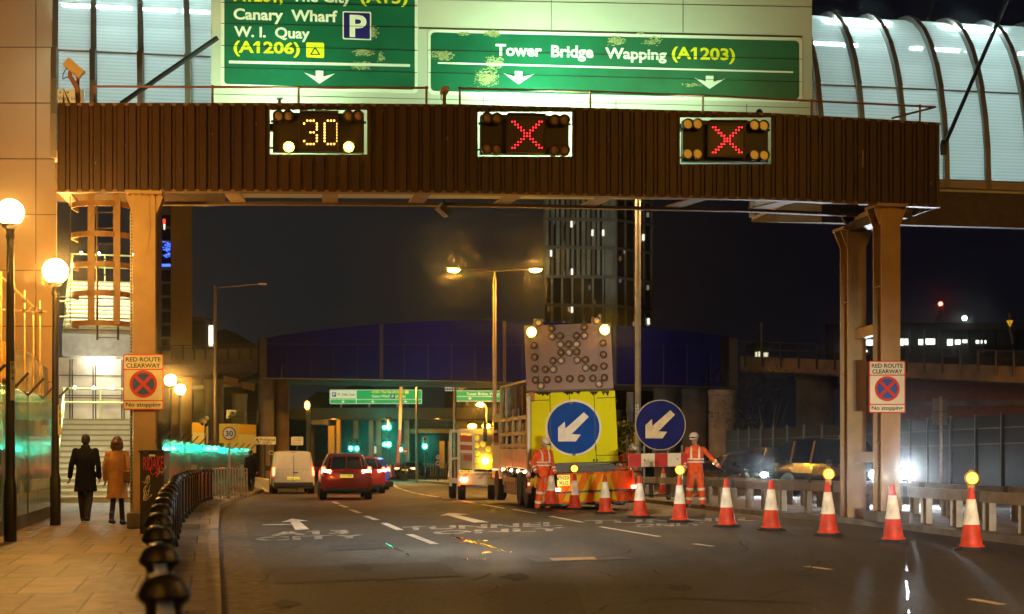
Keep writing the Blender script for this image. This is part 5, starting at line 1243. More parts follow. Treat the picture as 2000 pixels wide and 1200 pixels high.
hatch('small red hatchback half hidden behind the dark red hatchback', mat('red paint bright', (.42, .01, .01), .25, coat=.7), V((W(698, 876, 62).x, 63, gz(63))), R(12), 'KX15 ODP')
hatch('black car with red tail lights in the queue ahead of the small red hatchback', carblk, V((W(713, 876, 72).x, 73, gz(73))), R(13), 'LD19 VKO')
SAL = [(-2.3, .74, .40, .90, .93, .60), (-2.24, .90, .28, .96, 1.0, .66), (-1.75, .92, .22, .99, 1.03, .68), (-1.05, .93, .2, .97, 1.36, .56), (-.45, .93, .2, .95, 1.42, .60), (-.38, .93, .2, .95, 1.42, .60), (.45, .93, .2, .93, 1.38, .60), (1.25, .92, .2, .90, .95, .70), (1.95, .88, .22, .78, .82, .62), (2.25, .74, .32, .62, .66, .5)]
GS = {'rear_window': [(2, 4), (2, 5), (2, 6)], 'side_window': [(3, 4), (5, 4)], 'windscreen': [(6, 4), (6, 5), (6, 6)]}
t = car('car', 'dark saloon car with a red light strip turning across the junction', 'car', SAL, mat('dark blue paint', (.012, .014, .03), .15, coat=.9), GS, (-1.4, 1.4), .33)
pbox(t, 'tail_light', brake, (.66, -2.27, .86), (.36, .06, .09), True); rplate(t, -2.30, .74, 'EK21 WZF'); pbox(t, 'light_strip', tail, (0, -2.275, .88), (.9, .03, .03))
pbox(t, 'rear_bumper', MATS['bumper black'], (0, -2.25, .34), (1.5, .14, .18), False, .05); pbox(t, 'wing_mirror', 'black', (1.0, .7, .98), (.2, .12, .13), True, .04)
p = G(800, 935); place(t, p+V((.2, 1.5, 0)), R(-14))
# oncoming taxi and car on the far carriageway
TAX = [(-2.35, .76, .40, 1.0, 1.04, .64), (-2.28, .90, .26, 1.06, 1.2, .70), (-2.0, .91, .22, 1.08, 1.80, .66), (-1.35, .92, .2, 1.08, 1.88, .70), (-1.27, .92, .2, 1.08, 1.88, .70), (-.35, .92, .2, 1.07, 1.89, .71), (-.22, .92, .2, 1.07, 1.89, .71), (.55, .92, .2, 1.05, 1.84, .69), (.62, .92, .2, 1.05, 1.80, .69), (1.25, .91, .22, 1.06, 1.12, .70), (2.0, .88, .24, .98, 1.02, .66), (2.3, .80, .34, .80, .85, .56)]
t = car('taxi', 'black cab with lit headlights waiting behind the crash barrier', 'taxi', TAX, carblk, {'rear_window': [(1, 4), (1, 5), (1, 6)], 'side_window': [(2, 4), (4, 4), (6, 4)], 'windscreen': [(8, 4), (8, 5), (8, 6)]}, (-1.45, 1.45), .34)
for s_ in (-1, 1):
    b = B(); b.lathe([(0, .03), (.10, .02), (.14, 0)], (s_*.62, 2.335, .74), 16, Matrix.Rotation(R(-90), 4, 'X')); b.build('headlight', headl, t)
    b = B(); b.lathe([(.14, 0), (.16, .0), (.16, .03), (.14, .03)], (s_*.62, 2.315, .74), 16, Matrix.Rotation(R(-90), 4, 'X')); b.build('headlight_rim', 'chrome', t)
pbox(t, 'grille', 'chrome', (0, 2.27, .72), (.7, .06, .26), False, .03); pbox(t, 'bumper', 'black', (0, 2.30, .42), (1.5, .14, .18), False, .05); pbox(t, 'side_lamp', mat('amber marker', (.55, .16, .02), .4), (.88, 2.0, .80), (.05, .12, .06), True)
pbox(t, 'roof_sign', mat('roof sign', (.25, .2, .1), .5), (0, .25, 1.93), (.34, .14, .09), False, .03); pbox(t, 'wing_mirror', 'black', (1.02, .75, 1.10), (.2, .12, .18), True, .05); pbox(t, 'door_handle', 'chrome', (.93, -.5, .98), (.02, .16, .03), True)
b = B()
for s_ in (-1, 1):
    for y in (-1.31, -.28): b.bar((s_*.925, y, 1.10), (s_*.745, y, 1.80), .02, .09)
b.each('window_pillar', mat('pillar lamplit', (.20, .10, .03), .4), t)  # orange lamp light painted into the black cab's pillars
TX = V((W(1655, 876, 45).x, 46.2, .04)); place(t, TX, R(180+27)); TR = Matrix.Translation(TX) @ Matrix.Rotation(R(207), 4, 'Z')
for s_, pw in ((1, 450), (-1, 1300)):
    light('headlamp_beam', 'SPOT', TR @ V((s_*.62, 2.42, .76)), pw, (.84, .93, 1.0), t, to=(8.6+s_*.3, 12, .1), spot_size=R(80), spot_blend=.6, shadow_soft_size=.07)
t = car('car', 'dark blue car with one bright headlight behind the worker and barrier', 'car', SAL, MATS['dark blue paint'], GS, (-1.4, 1.4), .33)
for s_ in (-1, 1):
    b = B(); b.ball((s_*.60, 2.25, .57), .10, 12, (1.4, .5, .9)); b.build('headlight', headl if s_ == 1 else glow('headlamp dim', (.6, .75, 1.0), 14), t)
pbox(t, 'grille', 'darksteel', (0, 2.24, .55), (.8, .05, .16), False, .02); pbox(t, 'wing_mirror', 'black', (1.0, .7, .98), (.2, .12, .13), True, .04); CX = V((W(1462, 876, 58).x, 59, gz(59)+.30)); place(t, CX, R(180+25))
light('headlamp_beam', 'SPOT', CX+V((1.3, -2.0, .7)), 500, (.9, .96, 1.0), t, to=(8.8, 22, .1), spot_size=R(45), spot_blend=.7, shadow_soft_size=.06)
t2 = car('van', 'dark people carrier close behind the taxi on the far carriageway', 'van', [(y*1.05, a, c, d*1.02, e*1.1, f) for y, a, c, d, e, f in MPV], mat('charcoal paint', (.016, .015, .015), .2, coat=.7), GL, (-1.4, 1.4), .33)
pbox(t2, 'headlight', glow('headlamp soft', (.9, .95, 1), 6), (.66, 2.16, .74), (.26, .1, .12), True, .04); place(t2, V((W(1545, 876, 60).x+.2, 66, gz(66)+.3)), R(180+22))

# ---------------------------------------------------------------- the impact protection truck
PT_ = Plane((1028, 39.5), (1210, 39.8)); TA = R(8.5)
PT_.t = V((math.cos(TA*.35), math.sin(TA*.35), 0)); PT_.n = V((PT_.t.y, -PT_.t.x, 0))
tr = thing('road_works_truck', 'impact protection truck with raised lamp board and yellow arrow panel', 'truck', PT_.pt(1118, 992))
yel = mat('fluorescent yellow panel', (.80, .84, .015), .75, var=.06, vs=2, spec=.1); M['yel'] = yel
P0 = lambda x, y, o=0.0: PT_.pt(x, y, o)
def tslab(name, m, P, o, th, par=None): b = B(); b.slab(pxpoly(PT_, P, o), -PT_.n*th); return b.build(name, m, par or tr)
pn = tslab('rear_panel', yel, [(1028, 769), (1201, 763), (1208, 905), (1031, 912)], 0, .12)
b = B()
for P in ([(1029, 783), (1073, 781.5)], [(1160, 767), (1165, 905)], [(1074, 770), (1076, 905)], [(1112, 768), (1113, 790)], [(1166, 778), (1202, 776)], [(1033, 908), (1207, 904)], [(1165, 890), (1207, 889)], [(1031, 783), (1034, 905)]): b.bar(P0(*P[0], .004), P0(*P[1], .004), .018, .018)
for x, y in ((1032, 791), (1204, 784), (1034, 870), (1206, 880), (1160, 899), (1166, 899)): b.box(P0(x, y, .02), (.05, .05, .06))
b.build('panel_hinges', mat('grimy seam', (.09, .075, .02), .7), pn)
b = B(); rg = random.Random(21)
for k in range(16):
    x = rg.uniform(1032, 1198); hh = rg.uniform(2, 7); b.face([P0(x-rg.uniform(3, 9), 767.5-.02*(x-1032), .004), P0(x+rg.uniform(3, 9), 767.3-.02*(x-1032), .004), P0(x+2, 768+hh, .004)])
b.build('grime', mat('grime', (.05, .035, .01), .8), pn)
b = B(); b.slab(disc(PT_, 1120, 836, 55, .02, 44), -PT_.n*.02); ds = b.build('arrow_disc', 'cream', tr)
b = B(); b.face(disc(PT_, 1120, 836, 51, .024, 44)); b.build('disc_face', mat('bright blue sheeting', (.010, .085, .48), .75, var=.12, vs=3, spec=.1), ds)
b = B(); b.face(pxpoly(PT_, klarrow(1120.5, 836, 51), .028)); b.build('arrow', 'white', ds)
b = B()
for x, y in ((1116, 788), (1121, 888)): b.box(P0(x, y, .03), (.09, .03, .07))
b.bar(P0(1075, 812, .03), P0(1076, 875, .03), .014, .014); b.bar(P0(1161.5, 800, .03), P0(1163, 880, .03), .016, .016)
b.build('disc_catch', 'black', ds)
# raised lamp board
brd = mat('lamp board grey', (.27, .145, .115), .45, var=.12, vs=1.2, coat=.25)
lb = tslab('lamp_board', brd, [(1024, 636.5), (1192.7, 631), (1198, 759), (1029, 764.5)], .02, .10)
tslab('ear_panel', brd, [(1042, 623), (1061, 622.5), (1061.5, 638), (1042.5, 638.5)], .0, .05, lb); tslab('ear_panel', brd, [(1155, 620), (1174, 619), (1174.5, 634), (1155.5, 635)], .0, .05, lb)
b = B()
for P in (([1024, 660], [1196, 652]), ([1050, 637], [1053, 762]), ([1168, 634], [1171, 758]), ([1030, 737], [1197, 730])): b.bar(P0(*P[0], .022), P0(*P[1], .022), .01, .006)
b.bar(P0(1029, 765, .03), P0(1198, 760, .03), .06, .05); b.build('board_seams', 'darksteel', lb)
rim_ = mat('lamp rim', (.03, .022, .018), .4)
lens_a = mat('clear lamp lens', (.62, .46, .36), .12, coat=.7); lens_b = mat('tinted lamp lens', (.30, .17, .11), .10, coat=.7)
LP = [(320, 87, 1), (643, 76, 1), (392, 120, 0), (574, 114, 0), (395, 165, 1), (440, 162, 0), (530, 160, 0), (575, 160, 1), (442, 209, 1), (487, 208, 0), (532, 207, 1), (444, 254, 0), (489, 254, 1), (532, 251, 0), (400, 300, 0), (446, 299, 1), (535, 297, 1), (580, 295, 0), (357, 348, 0), (402, 348, 1), (582, 340, 1), (627, 340, 0),
      (294, 215, 0), (297, 280, 0), (299, 345, 0), (302, 408, 0), (679, 202, 0), (681, 266, 0), (683, 330, 0), (686, 395, 0), (365, 406, 0), (430, 404, 0), (494, 401, 0), (558, 400, 0), (622, 398, 0), (333, 440, 1), (657, 430, 1)]
Q = V((0, 0, 1)).rotation_difference(PT_.n).to_matrix().to_4x4()
for x, y, k in LP:
    c = P0(940+x/2.857, 600+y/2.857, .03)
    b = B(); b.lathe([(.095, -.01), (.104, .0), (.104, .045), (.088, .05), (.085, .02)], c, 20, Q); o = b.build('lamp', rim_, lb, auto=40)
    b = B(); b.lathe([(0, .06), (.04, .055), (.07, .04), (.087, .018)], c, 18, Q); b.build('lens', lens_a if k else lens_b, o, smooth=True)
    b = B(); b.box(c+PT_.n*.058, (.035, .006, .008), TA*.35); b.build('filament', 'cream', o)
beac = glow('beacon lit', (1, .45, .02), 130)
for x, y in ((280, 140), (688, 127)):
    c = P0(940+x/2.857, 600+y/2.857, .05); b = B(); b.lathe([(.13, -.05), (.14, 0), (.14, .03)], c, 20, Q); o = b.build('beacon', rim_, lb)
    b = B(); b.lathe([(0, .07), (.06, .065), (.11, .045), (.135, .02)], c, 20, Q); b.build('lens', beac, o, smooth=True)
b = B()
for x in (1060, 1150): b.bar(P0(x, 764, -.15), P0(x, 690, -.15), .08, .08)
b.build('mast', 'darksteel', lb)
# rear crash cushion with chevrons
ch1 = mat('chevron orange', (.85, .20, .015), .75, spec=.1); ch2 = mat('chevron yellow', (.80, .58, .03), .75, spec=.1)
ck = tslab('crash_cushion', ch1, [(1088, 926), (1236, 919), (1240, 978), (1092, 984)], .35, .5)
b = B()
for x0, x1 in ((1100, 1124), (1128, 1152), (1156, 1176)): b.face(pxpoly(PT_, [(x1, 927.5), (x1+13, 927), (x0+13, 979), (x0, 979.5)], .354))
for x0, x1 in ((1176, 1196),): b.face(pxpoly(PT_, [(x0, 927), (x0+13, 926.5), (x1+9, 976), (x1-4, 976.5)], .356))
b.build('chevron_band', ch2, ck)
tslab('cushion_side', mat('side orange red', (.72, .10, .02), .75, spec=.1), [(1205, 921), (1238, 919), (1241, 977), (1207, 979)], .362, .02, ck)
b = B()
for x in (1211, 1217, 1228, 1233):
    for y in (925, 930, 965, 970): b.face(disc(PT_, x, y, 1.1, .366, 6))
b.build('bolts', 'ink', ck)
np_ = tslab('number_plate', plate_y, [(1088, 929), (1113, 928), (1113.5, 949), (1088.5, 950)], .37, .02, tr)
b = B(); text(b, 'FN20', pxbox(PT_, 1090.5, 1111, 930.5, 937.5, 930, 937, .374), .015); text(b, 'XLG', pxbox(PT_, 1092, 1110, 940.5, 947.5, 940, 947, .374), .015); b.build('plate_lettering', 'ink', np_)
for x, y, m_ in ((1090, 957, brake), (1034, 946, tail), (1238, 951, brake)):
    b = B(); b.bevbox(P0(x, y, .40), (.14 if x != 1034 else .08, .05, .08), .02); b.build('tail_light', m_, tr)
b = B(); b.bar(P0(1080, 963, .4), P0(1242, 956, .4), .06, .05); b.bar(P0(1092, 984, .1), P0(1240, 978, .1), .2, .12); b.box(P0(1118, 915, -.2), (2.3, .7, .22), TA*.35); b.build('underframe', 'black', tr)
b = B(); b.bar(P0(1050, 908, .12), P0(1225, 902, .12), .10, .05); b.bar(P0(1100, 918, .2), P0(1215, 912, .2), .2, .06); b.build('cushion_arm', 'darksteel', tr)
# body in truck coordinates: X right, Y forward from the yellow panel
TM = Matrix.Translation(V((P0(1117, 876).x, P0(1117, 876).y, gz(38)))) @ Matrix.Rotation(TA, 4, 'Z')
def tb(name, m, boxes, par=None, bars=()):
    b = B()
    for c, d in boxes: b.bevbox(c, d, min(.02, min(d)*.3))
    for a, c, w1, h1 in bars: b.bar(a, c, w1, h1)
    b.xf(TM); return b.build(name, m, par or tr)
truckp = mat('truck body grey cream', (.40, .34, .22), .45, var=.25, vs=2); truckd = mat('truck weathered', (.17, .115, .06), .55, var=.35, vs=3)
tb('chassis', 'black', [((0, 3.4, .75), (.9, 7.2, .3)), ((0, 3.2, .98), (2.3, 5.8, .12))])
tb('cab', mat('cab paint', (.55, .5, .35), .3, coat=.5), [((0, 6.9, 1.75), (2.35, 1.9, 2.1))])
tb('cab_window', 'glass', [((0, 6.9, 2.15), (2.38, 1.0, .75)), ((0, 7.7, 2.15), (2.0, .33, .8))])
for x, y in ((-1.0, .95), (1.0, .95), (-1.02, 2.1), (1.02, 2.1), (-1.05, 6.7), (1.05, 6.7)):
    b = B(); b.lathe([(.25, -.15), (.46, -.15), (.5, -.1), (.5, .1), (.46, .15), (.25, .15)], (x, y, .5), 26, Matrix.Rotation(R(90), 4, 'Y')); b.xf(TM); wl = b.build('wheel', 'rubber', tr, auto=40)
    b = B(); b.lathe([(0, .0), (.1, .02), (.2, .05), (.26, .12)], (x, y, .5), 18, Matrix.Rotation(R(90)*(1 if x > 0 else -1), 4, 'Y')); b.xf(TM); b.build('rim', 'steel', wl)
# left side: front frame, rails, sign stack, drop side, skirt boxes
frm = mat('frame metal', (.30, .23, .13), .45, .4, var=.3)
tb('front_frame', frm, [], None, [((-1.2, 5.5, 1.0), (-1.2, 5.5, 3.62), .09, .09), ((1.2, 5.5, 1.0), (1.2, 5.5, 3.62), .09, .09), ((-1.2, 5.5, 3.6), (1.2, 5.5, 3.6), .09, .09), ((-1.2, 5.5, 3.6), (-1.2, .4, 3.56), .07, .07), ((-1.2, 4.4, 1.0), (-1.2, 4.4, 3.58), .06, .06)])
tb('headboard', mat('headboard mesh', (.22, .21, .18), .5, .3, var=.4), [((0, 5.42, 2.5), (2.3, .04, 2.1))])
tb('louvre', frm, [((-.1, 5.36, 2.35+k*.085), (1.5, .05, .03)) for k in range(10)])
tb('stake_rail', frm, [], None, [((-1.22, .3+1.3*k, 1.05), (-1.22, .3+1.3*k, 2.62), .07, .07) for k in range(4)]+[((-1.22, .3, z), (-1.22, 5.4, z), .05, .11) for z in (2.55, 2.1, 1.75)])
tb('drop_side', mat('drop side steel', (.50, .44, .32), .3, .5, var=.3), [((-1.24, 1.5, 1.38), (.04, 2.5, .56)), ((-1.24, 4.1, 1.38), (.04, 2.5, .56))])
tb('rear_post', mat('rear post', (.38, .34, .28), .3, .6), [((-1.2, .12, 2.0), (.12, .14, 2.3))])
tb('rusty_post', mat('rust brown', (.15, .06, .02), .6), [((-1.0, 3.6, 2.6), (.1, .14, 1.9)), ((-.9, 2.9, 2.6), (.1, .14, 1.9))])
tb('side_skirt', truckd, [((-1.2, 3.6, .72), (.06, 2.3, .16)), ((-1.2, 3.6, .36), (.06, 2.4, .12)), ((-1.2, 2.5, .55), (.06, .12, .5)), ((-1.2, 4.7, .55), (.06, .12, .5)), ((-1.17, 3.6, .55), (.03, 2.2, .4))])
tb('side_locker', truckd, [((-1.17, .35, .62), (.06, .75, .42))])
sl = glow('side lamp lit', (1, .75, .30), 50)
for y in (.4, 1.6, 2.9, 4.7): 
    b = B(); b.ball((-1.27, y, 1.02), .035, 10); b.xf(TM); b.build('side_lamp', sl, tr)
tb('load', mat('blue tarp', (.02, .05, .32), .5, bump=.6, bs=6), [((-.5, 3.9, 2.75), (1.0, 1.5, .28)), ((-1.0, 4.6, 2.0), (.3, .5, .4))])
tb('load_box', mat('dark load', (.05, .035, .02), .7, var=.5, vs=4), [((.0, 2.9, 1.75), (1.9, 4.6, 1.45)), ((.1, 1.7, 2.75), (1.9, 2.4, .75))])
lc = [mat('load red', (.4, .05, .02), .5), mat('load white', (.5, .46, .36), .5), mat('load yellow', (.5, .32, .03), .5), truckd, mat('load grey', (.2, .18, .15), .5)]
rg = random.Random(14)
for k in range(16):
    yy, zz = .45+(k % 8)*.62, 1.82+(k//8)*.42+rg.uniform(-.06, .1); dd = (rg.uniform(.05, .12), rg.uniform(.3, .55), rg.uniform(.25, .42))
    tb('stacked_board', lc[rg.randrange(5)], [((-1.06+rg.uniform(-.03, .03), yy, zz), dd)])
for k in range(3): tb('hose_coil', 'rubber', [], None, [((-1.24, 1.0+k*1.5+i*.12, 1.0-.12*math.sin(PI*i/5)), (-1.24, 1.0+k*1.5+(i+1)*.12, 1.0-.12*math.sin(PI*(i+1)/5)), .03, .03) for i in range(5)])
tb('mudguard', 'black', [((-1.0, 1.55, 1.02), (.5, 2.0, .05)), ((-1.0, .42, .8), (.5, .04, .5))])
tb('air_tank', 'darksteel', [((-.95, 5.2, .72), (.4, .8, .4))])
tb('wing_mirror', 'black', [((-1.48, 7.35, 2.2), (.12, .2, .62))], None, [((-1.2, 7.3, 2.4), (-1.45, 7.35, 2.4), .04, .04)])
tb('roof_beacon_bar', frm, [((-.3, 6.8, 3.05), (1.5, .3, .16))])
tb('amber_marker', mat('amber marker', (.55, .16, .02), .4), [((-1.1, .2, 3.1), (.18, .2, .28))])
for y in (1.9, 4.2): pass

# ---------------------------------------------------------------- second works truck ahead
ut = thing('works_truck', 'white works truck with lamp board, red boards and flashing amber beacons', 'truck', G(920, 965))
P2 = Plane((880, 50.0), (965, 50.08)); u0 = V((P2.pt(918, 876).x, 50.2, gz(50)))
p2 = lambda x, y, o=0.0: P2.pt(x, y, o)
def us(name, m, P, o, th, par=None): b = B(); b.slab(pxpoly(P2, P, o), -P2.n*th); return b.build(name, m, par or ut)
wfr = mat('works white', (.74, .68, .50), .4, var=.1); 
b = B()
for a, c in (((880, 842), (880, 950)), ((896, 842), (896, 950)), ((880, 842), (926, 844)), ((925, 844), (925, 920)), ((896, 866), (926, 868)), ((896, 882), (925, 883))): b.bar(p2(*a), p2(*c), .10, .10)
b.build('rear_frame', wfr, ut)
us('red_board', mat('red board', (.62, .06, .012), .5), [(898, 850), (924, 851), (924, 864), (898, 863)], -.05, .04); us('red_board', MATS['red board'], [(898, 869), (924, 870), (924, 880), (898, 879)], -.05, .04)
us('body', mat('body grey', (.42, .34, .20), .5), [(898, 884), (985, 886), (985, 918), (898, 916)], -.1, 4.0)
us('tool_rack', mat('rack red', (.5, .08, .03), .5), [(905, 888), (922, 889), (922, 900), (905, 899)], -.02, .05)
us('lamp_board', mat('works board', (.36, .31, .17), .45), [(927, 848), (992, 850), (992, 906), (927, 905)], -.02, .08)
us('tailboard', mat('tailboard pale', (.82, .74, .40), .4), [(894, 921), (990, 923), (990, 948), (895, 947)], .04, .25)
b = B()
for x in (904, 938, 960): b.face(pxpoly(P2, [(x+6, 923), (x+13, 923), (x+3, 936), (x-6, 936)], .045))
b.build('tail_stripe', mat('pink stripe', (.80, .30, .18), .45), ut)
b = B(); text(b, 'HIGHWAY MAINTENANCE', pxbox(P2, 929, 1000, 924.5, 928.5, off=.05), .01); b.build('lettering', 'ink', ut)
o = us('number_plate', plate_y, [(897, 918), (925, 919), (925, 925), (897, 924)], .06, .02); b = B(); text(b, 'NK72 BKY', pxbox(P2, 899, 923, 919.5, 923.5, off=.065), .01); b.build('plate_lettering', 'ink', o)
b = B(); b.bevbox(p2(906, 937, .07), (.24, .06, .12), .03); b.build('tail_light', brake, ut)
yl = mat('yellow lens', (.80, .55, .03), .3, emit=.25, ecol=(1, .7, .05))
Q2 = V((0, 0, 1)).rotation_difference(P2.n).to_matrix().to_4x4()
for x, y in ((931, 856), (931, 870), (943, 867), (954, 877), (931, 885), (931, 900), (966, 870), (966, 900)):
    b = B(); b.lathe([(.10, .0), (.10, .03), (.06, .05), (0, .055)], p2(x, y, 0), 16, Q2); b.build('lamp', yl, ut, smooth=True)
b = B(); b.lathe([(.12, .0), (.12, .04), (.06, .07), (0, .08)], p2(948, 900.5, 0), 16, Q2); b.build('lit_lamp', beac, ut, smooth=True)
b = B(); b.bevbox(p2(942, 872, -3.4), (1.7, 2.0, 1.3), .1); b.build('cab', MATS['body grey'], ut)
for x, y in ((922, 833), (950, 833)): b = B(); b.ball(p2(x, y, -1.0), .10, 12, (1.5, 1, .8)); b.build('beacon', beac, ut, smooth=True)
for x, y in ((884, 957), (902, 959), (960, 959)):
    b = B(); c = p2(x, y, -.3 if x > 890 else -1.6); b.lathe([(0, -.13), (.3, -.13), (.34, -.08), (.34, .08), (.3, .13), (0, .13)], (c.x, c.y, gz(50)+.34), 22, Matrix.Rotation(R(90), 4, 'Y')); b.build('wheel', 'rubber', ut)
us('side_rail', wfr, [(880, 895), (894, 893), (894, 897), (880, 899)], -.3, .1); us('side_lamp', indic, [(880, 898), (882, 898), (882, 900), (880, 900)], .01, .03); us('wheel_guard', wfr, [(880, 933), (893, 935), (893, 945), (880, 943)], -.2, .4)
# plain cone far left of it
dup(cone, G(878, 941), .3, 'distant traffic cone at the left flank of the works truck')
# unseen car added behind the viewpoint to carry fill spots for cones and truck
t = hatch('unseen grey hatchback added on the near road to carry fill spots', mat('grey paint', (.2, .2, .2), .25, coat=.6), V((5.0, -9, 0)), R(11), 'LB18 KTE', False)
hm = Matrix.Translation((5.0, -9, 0)) @ Matrix.Rotation(R(11), 4, 'Z')
for s_ in (-1, 1): light('headlamp_beam', 'SPOT', hm @ V((s_*.62, 2.25, .72)), 9000, (1, .88, .66), t, to=(5.0+s_*.3, 42, .4), spot_size=R(17), spot_blend=.8, shadow_soft_size=.08)  # added fill spots that brighten the truck panel, cones and barrier
# ---------------------------------------------------------------- background
def wall_box(b, pl, P, th): b.slab(pxpoly(pl, P, 0), -pl.n*th)
# blue girder bridge
PG = Plane((507, 84.0), (1440, 95.0))
bg_ = thing('girder_bridge', 'dark blue arched plate girder bridge crossing behind the roadworks', 'bridge', PG.pt(980, 935))
bluep = mat('bridge blue', (.006, .011, .20), .7, var=.25, vs=.4, spec=.12)
top = [(520, 660), (560, 653), (640, 643), (740, 633), (840, 627), (940, 626), (1040, 628), (1140, 632), (1240, 638), (1340, 647), (1425, 658)]
b = B(); b.slab(pxpoly(PG, top+[(1425, 756), (1300, 752), (1100, 748), (900, 744), (700, 741), (520, 738)], 0), -PG.n*.25); b.build('girder', bluep, bg_)
b = B()
for x in range(560, 1420, 46): b.bar(PG.pt(x, 742+(x-520)*.02, .02), PG.pt(x, 672 if 600 < x < 1360 else 690, .02), .05, .04)
b.bar(PG.pt(522, 672, .02), PG.pt(1424, 676, .02), .05, .05); b.each('weld_seam', mat('seam blue', (.004, .007, .10), .6), bg_)
b = B()
for x, t0, b0 in ((745, 634, 741), (985, 627, 746), (1200, 636, 750)): b.bar(PG.pt(x, t0, .03), PG.pt(x, b0, .03), .22, .06)
for x, t0, b0 in ((551, 708, 739), (1381, 718, 755)): b.slab(pxpoly(PG, [(x-4, b0), (x+1, b0), (x, t0)], .02), PG.n*.1)
b.each('stiffener', mat('bridge blue dark', (.012, .014, .06), .5), bg_)
b = B(); b.slab(pxpoly(PG, [(507, 660), (521, 658), (521, 740), (507, 738)], .1), -PG.n*.5); b.slab(pxpoly(PG, [(1408, 658), (1424, 660), (1424, 758), (1408, 757)], .1), -PG.n*.5); b.each('end_stiffener', mat('bridge black', (.012, .012, .016), .5), bg_)
b = B(); b.slab(pxpoly(PG, [(1424, 660), (1441, 663), (1441, 760), (1424, 758)], .05), -PG.n*.4); b.build('end_plate', mat('bridge grey', (.11, .11, .14), .5), bg_)
b = B()
for (x0, y0), (x1, y1) in (((507, 739), (900, 745)), ((900, 745), (1441, 758))): b.bar(PG.pt(x0, y0, .15), PG.pt(x1, y1, .15), .6, .06)
b.build('bottom_flange', mat('bridge flange', (.10, .10, .16), .5), bg_)
b = B(); b.slab(pxpoly(PG, [(512, 737), (1436, 755), (1436, 748), (512, 730)], -.3), -PG.n*9); b.build('deck', 'dconc', bg_)
def pier(lab, x, D, r, ytop_, m='concrete', cat='pillar'):
    p = W(x, 876, D); z1 = W(x, ytop_, D).z; t = B(); t.lathe([(r, 0), (r, z1-gz(D)-.4), (r*1.06, z1-gz(D)-.35), (r*1.06, z1-gz(D))], (p.x, p.y, gz(D)), 18)
    return tag(t.build('pillar', m, auto=40), lab, 'pillar', kind='thing')
pier('round concrete pillar under the left end of the blue girder bridge', 520, 87, .48, 742)
pier('second round concrete pillar next to the one under the left bridge end', 549, 89, .50, 742, mat('brown concrete', (.26, .19, .13), .85, var=.3, vs=1))
pier('stout concrete pillar under the right end of the blue bridge', 1412, 92, .92, 762)
pier('slimmer concrete pillar in shadow left of the stout bridge pillar', 1358, 97, .9, 760, 'dconc')
pier('dark concrete pillar behind the blue round sign', 1300, 99, .8, 757, 'dconc')
# tower block
PTW = Plane((1064, 230.0), (1204, 226.0)); PTR = Plane((1204, 226.0), (1275, 236.0))
tw = thing('tower_block', 'dark high rise tower with pale vertical ribs and few lit windows', 'tower', PTW.pt(1150, 880))
fac = mat('tower facade', (.10, .085, .055), .6, var=.3, vs=.15); gla = mat('tower glass', (.014, .010, .008), .2)
bb0 = PTW.pt(1064, 876); c0 = PTW.pt(1204, 876); d0 = PTR.pt(1275, 876)
b = B(); zt = PTW.pt(1100, 330).z; b.slab([V((bb0.x, bb0.y, -1)), V((c0.x, c0.y, -1)), V((d0.x, d0.y, -1)), V((bb0.x+6, bb0.y+18, -1))], (0, 0, zt)); b.build('core', gla, tw)
flo = [385, 428, 483, 540, 596, 650, 700]
b = B()
for y in flo: b.bar(PTW.pt(1064, y, .1), PTW.pt(1204, y+2 if True else y, .1), .3, .5); b.bar(PTR.pt(1204, y+2, .1), PTR.pt(1275, y+12, .1), .3, .4)
b.build('floor_band', fac, tw)
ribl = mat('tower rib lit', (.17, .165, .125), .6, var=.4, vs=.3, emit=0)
rg = random.Random(12); b = B(); b2 = B()
for fi, (y0, y1) in enumerate(zip(flo, flo[1:])):
    k = 0
    for x in range(1066, 1200, 10):
        wd = 3.5 if fi >= 3 else rg.choice((5, 6, 7)); k += 1
        if fi >= 3 and k % 2: continue
        (b if rg.random() < .75 else b2).slab(pxpoly(PTW, [(x, y0+2), (x+wd, y0+2), (x+wd, y1), (x, y1)], .15), -PTW.n*.5)
    b.slab(pxpoly(PTW, [(1182, y0+2), (1202, y0+2), (1202, y1), (1182, y1)], .12), -PTW.n*.5)
for x in (1222, 1240, 1258, 1273): b2.slab(pxpoly(PTR, [(x, 330), (x+2.5, 330), (x+2.5, 700), (x, 700)], .2), -PTR.n*.5)
b2.slab(pxpoly(PTW, [(1062, 330), (1066, 330), (1066, 700), (1062, 700)], .2), -PTW.n*.5); b2.slab(pxpoly(PTW, [(1201, 330), (1205, 330), (1205, 700), (1201, 700)], .2), -PTW.n*.5)
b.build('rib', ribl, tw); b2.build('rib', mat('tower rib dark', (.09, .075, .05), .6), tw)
win = glow('lit window', (1, .90, .66), .9, False)
for pl, x, y in ((PTW, 1116, 438), (PTW, 1157, 455), (PTW, 1178, 455), (PTW, 1117, 531), (PTW, 1117, 605), (PTW, 1076, 495), (PTR, 1257, 464), (PTR, 1267, 628)):
    b = B(); b.slab(pxpoly(pl, [(x-1.6, y-6), (x+1.8, y-6), (x+1.8, y+6), (x-1.6, y+6)], .22), -pl.n*.1); b.build('window', win, tw)
q = PTW.pt(1120, 870, 60); t = thing('floodlight', 'unseen fill lamp added on the ground in front of the dark tower', 'floodlight', q); b = B(); b.bevbox(q+V((0, 0, .4)), (.8, .6, .6), .1); b.build('housing', 'black', t)
light('tower_fill', 'SPOT', q+V((0, 0, 1)), 45000, (.95, 1, .82), t, to=PTW.pt(1135, 500), spot_size=R(60), spot_blend=1, shadow_soft_size=.5)  # added lamp standing in for the city glow on the facade
rg = random.Random(77); wd_ = [glow('dim window', (1, .85, .6), .12, False), glow('faint window', (.7, .85, 1), .06, False), glow('warm faint window', (1, .6, .3), .05, False)]
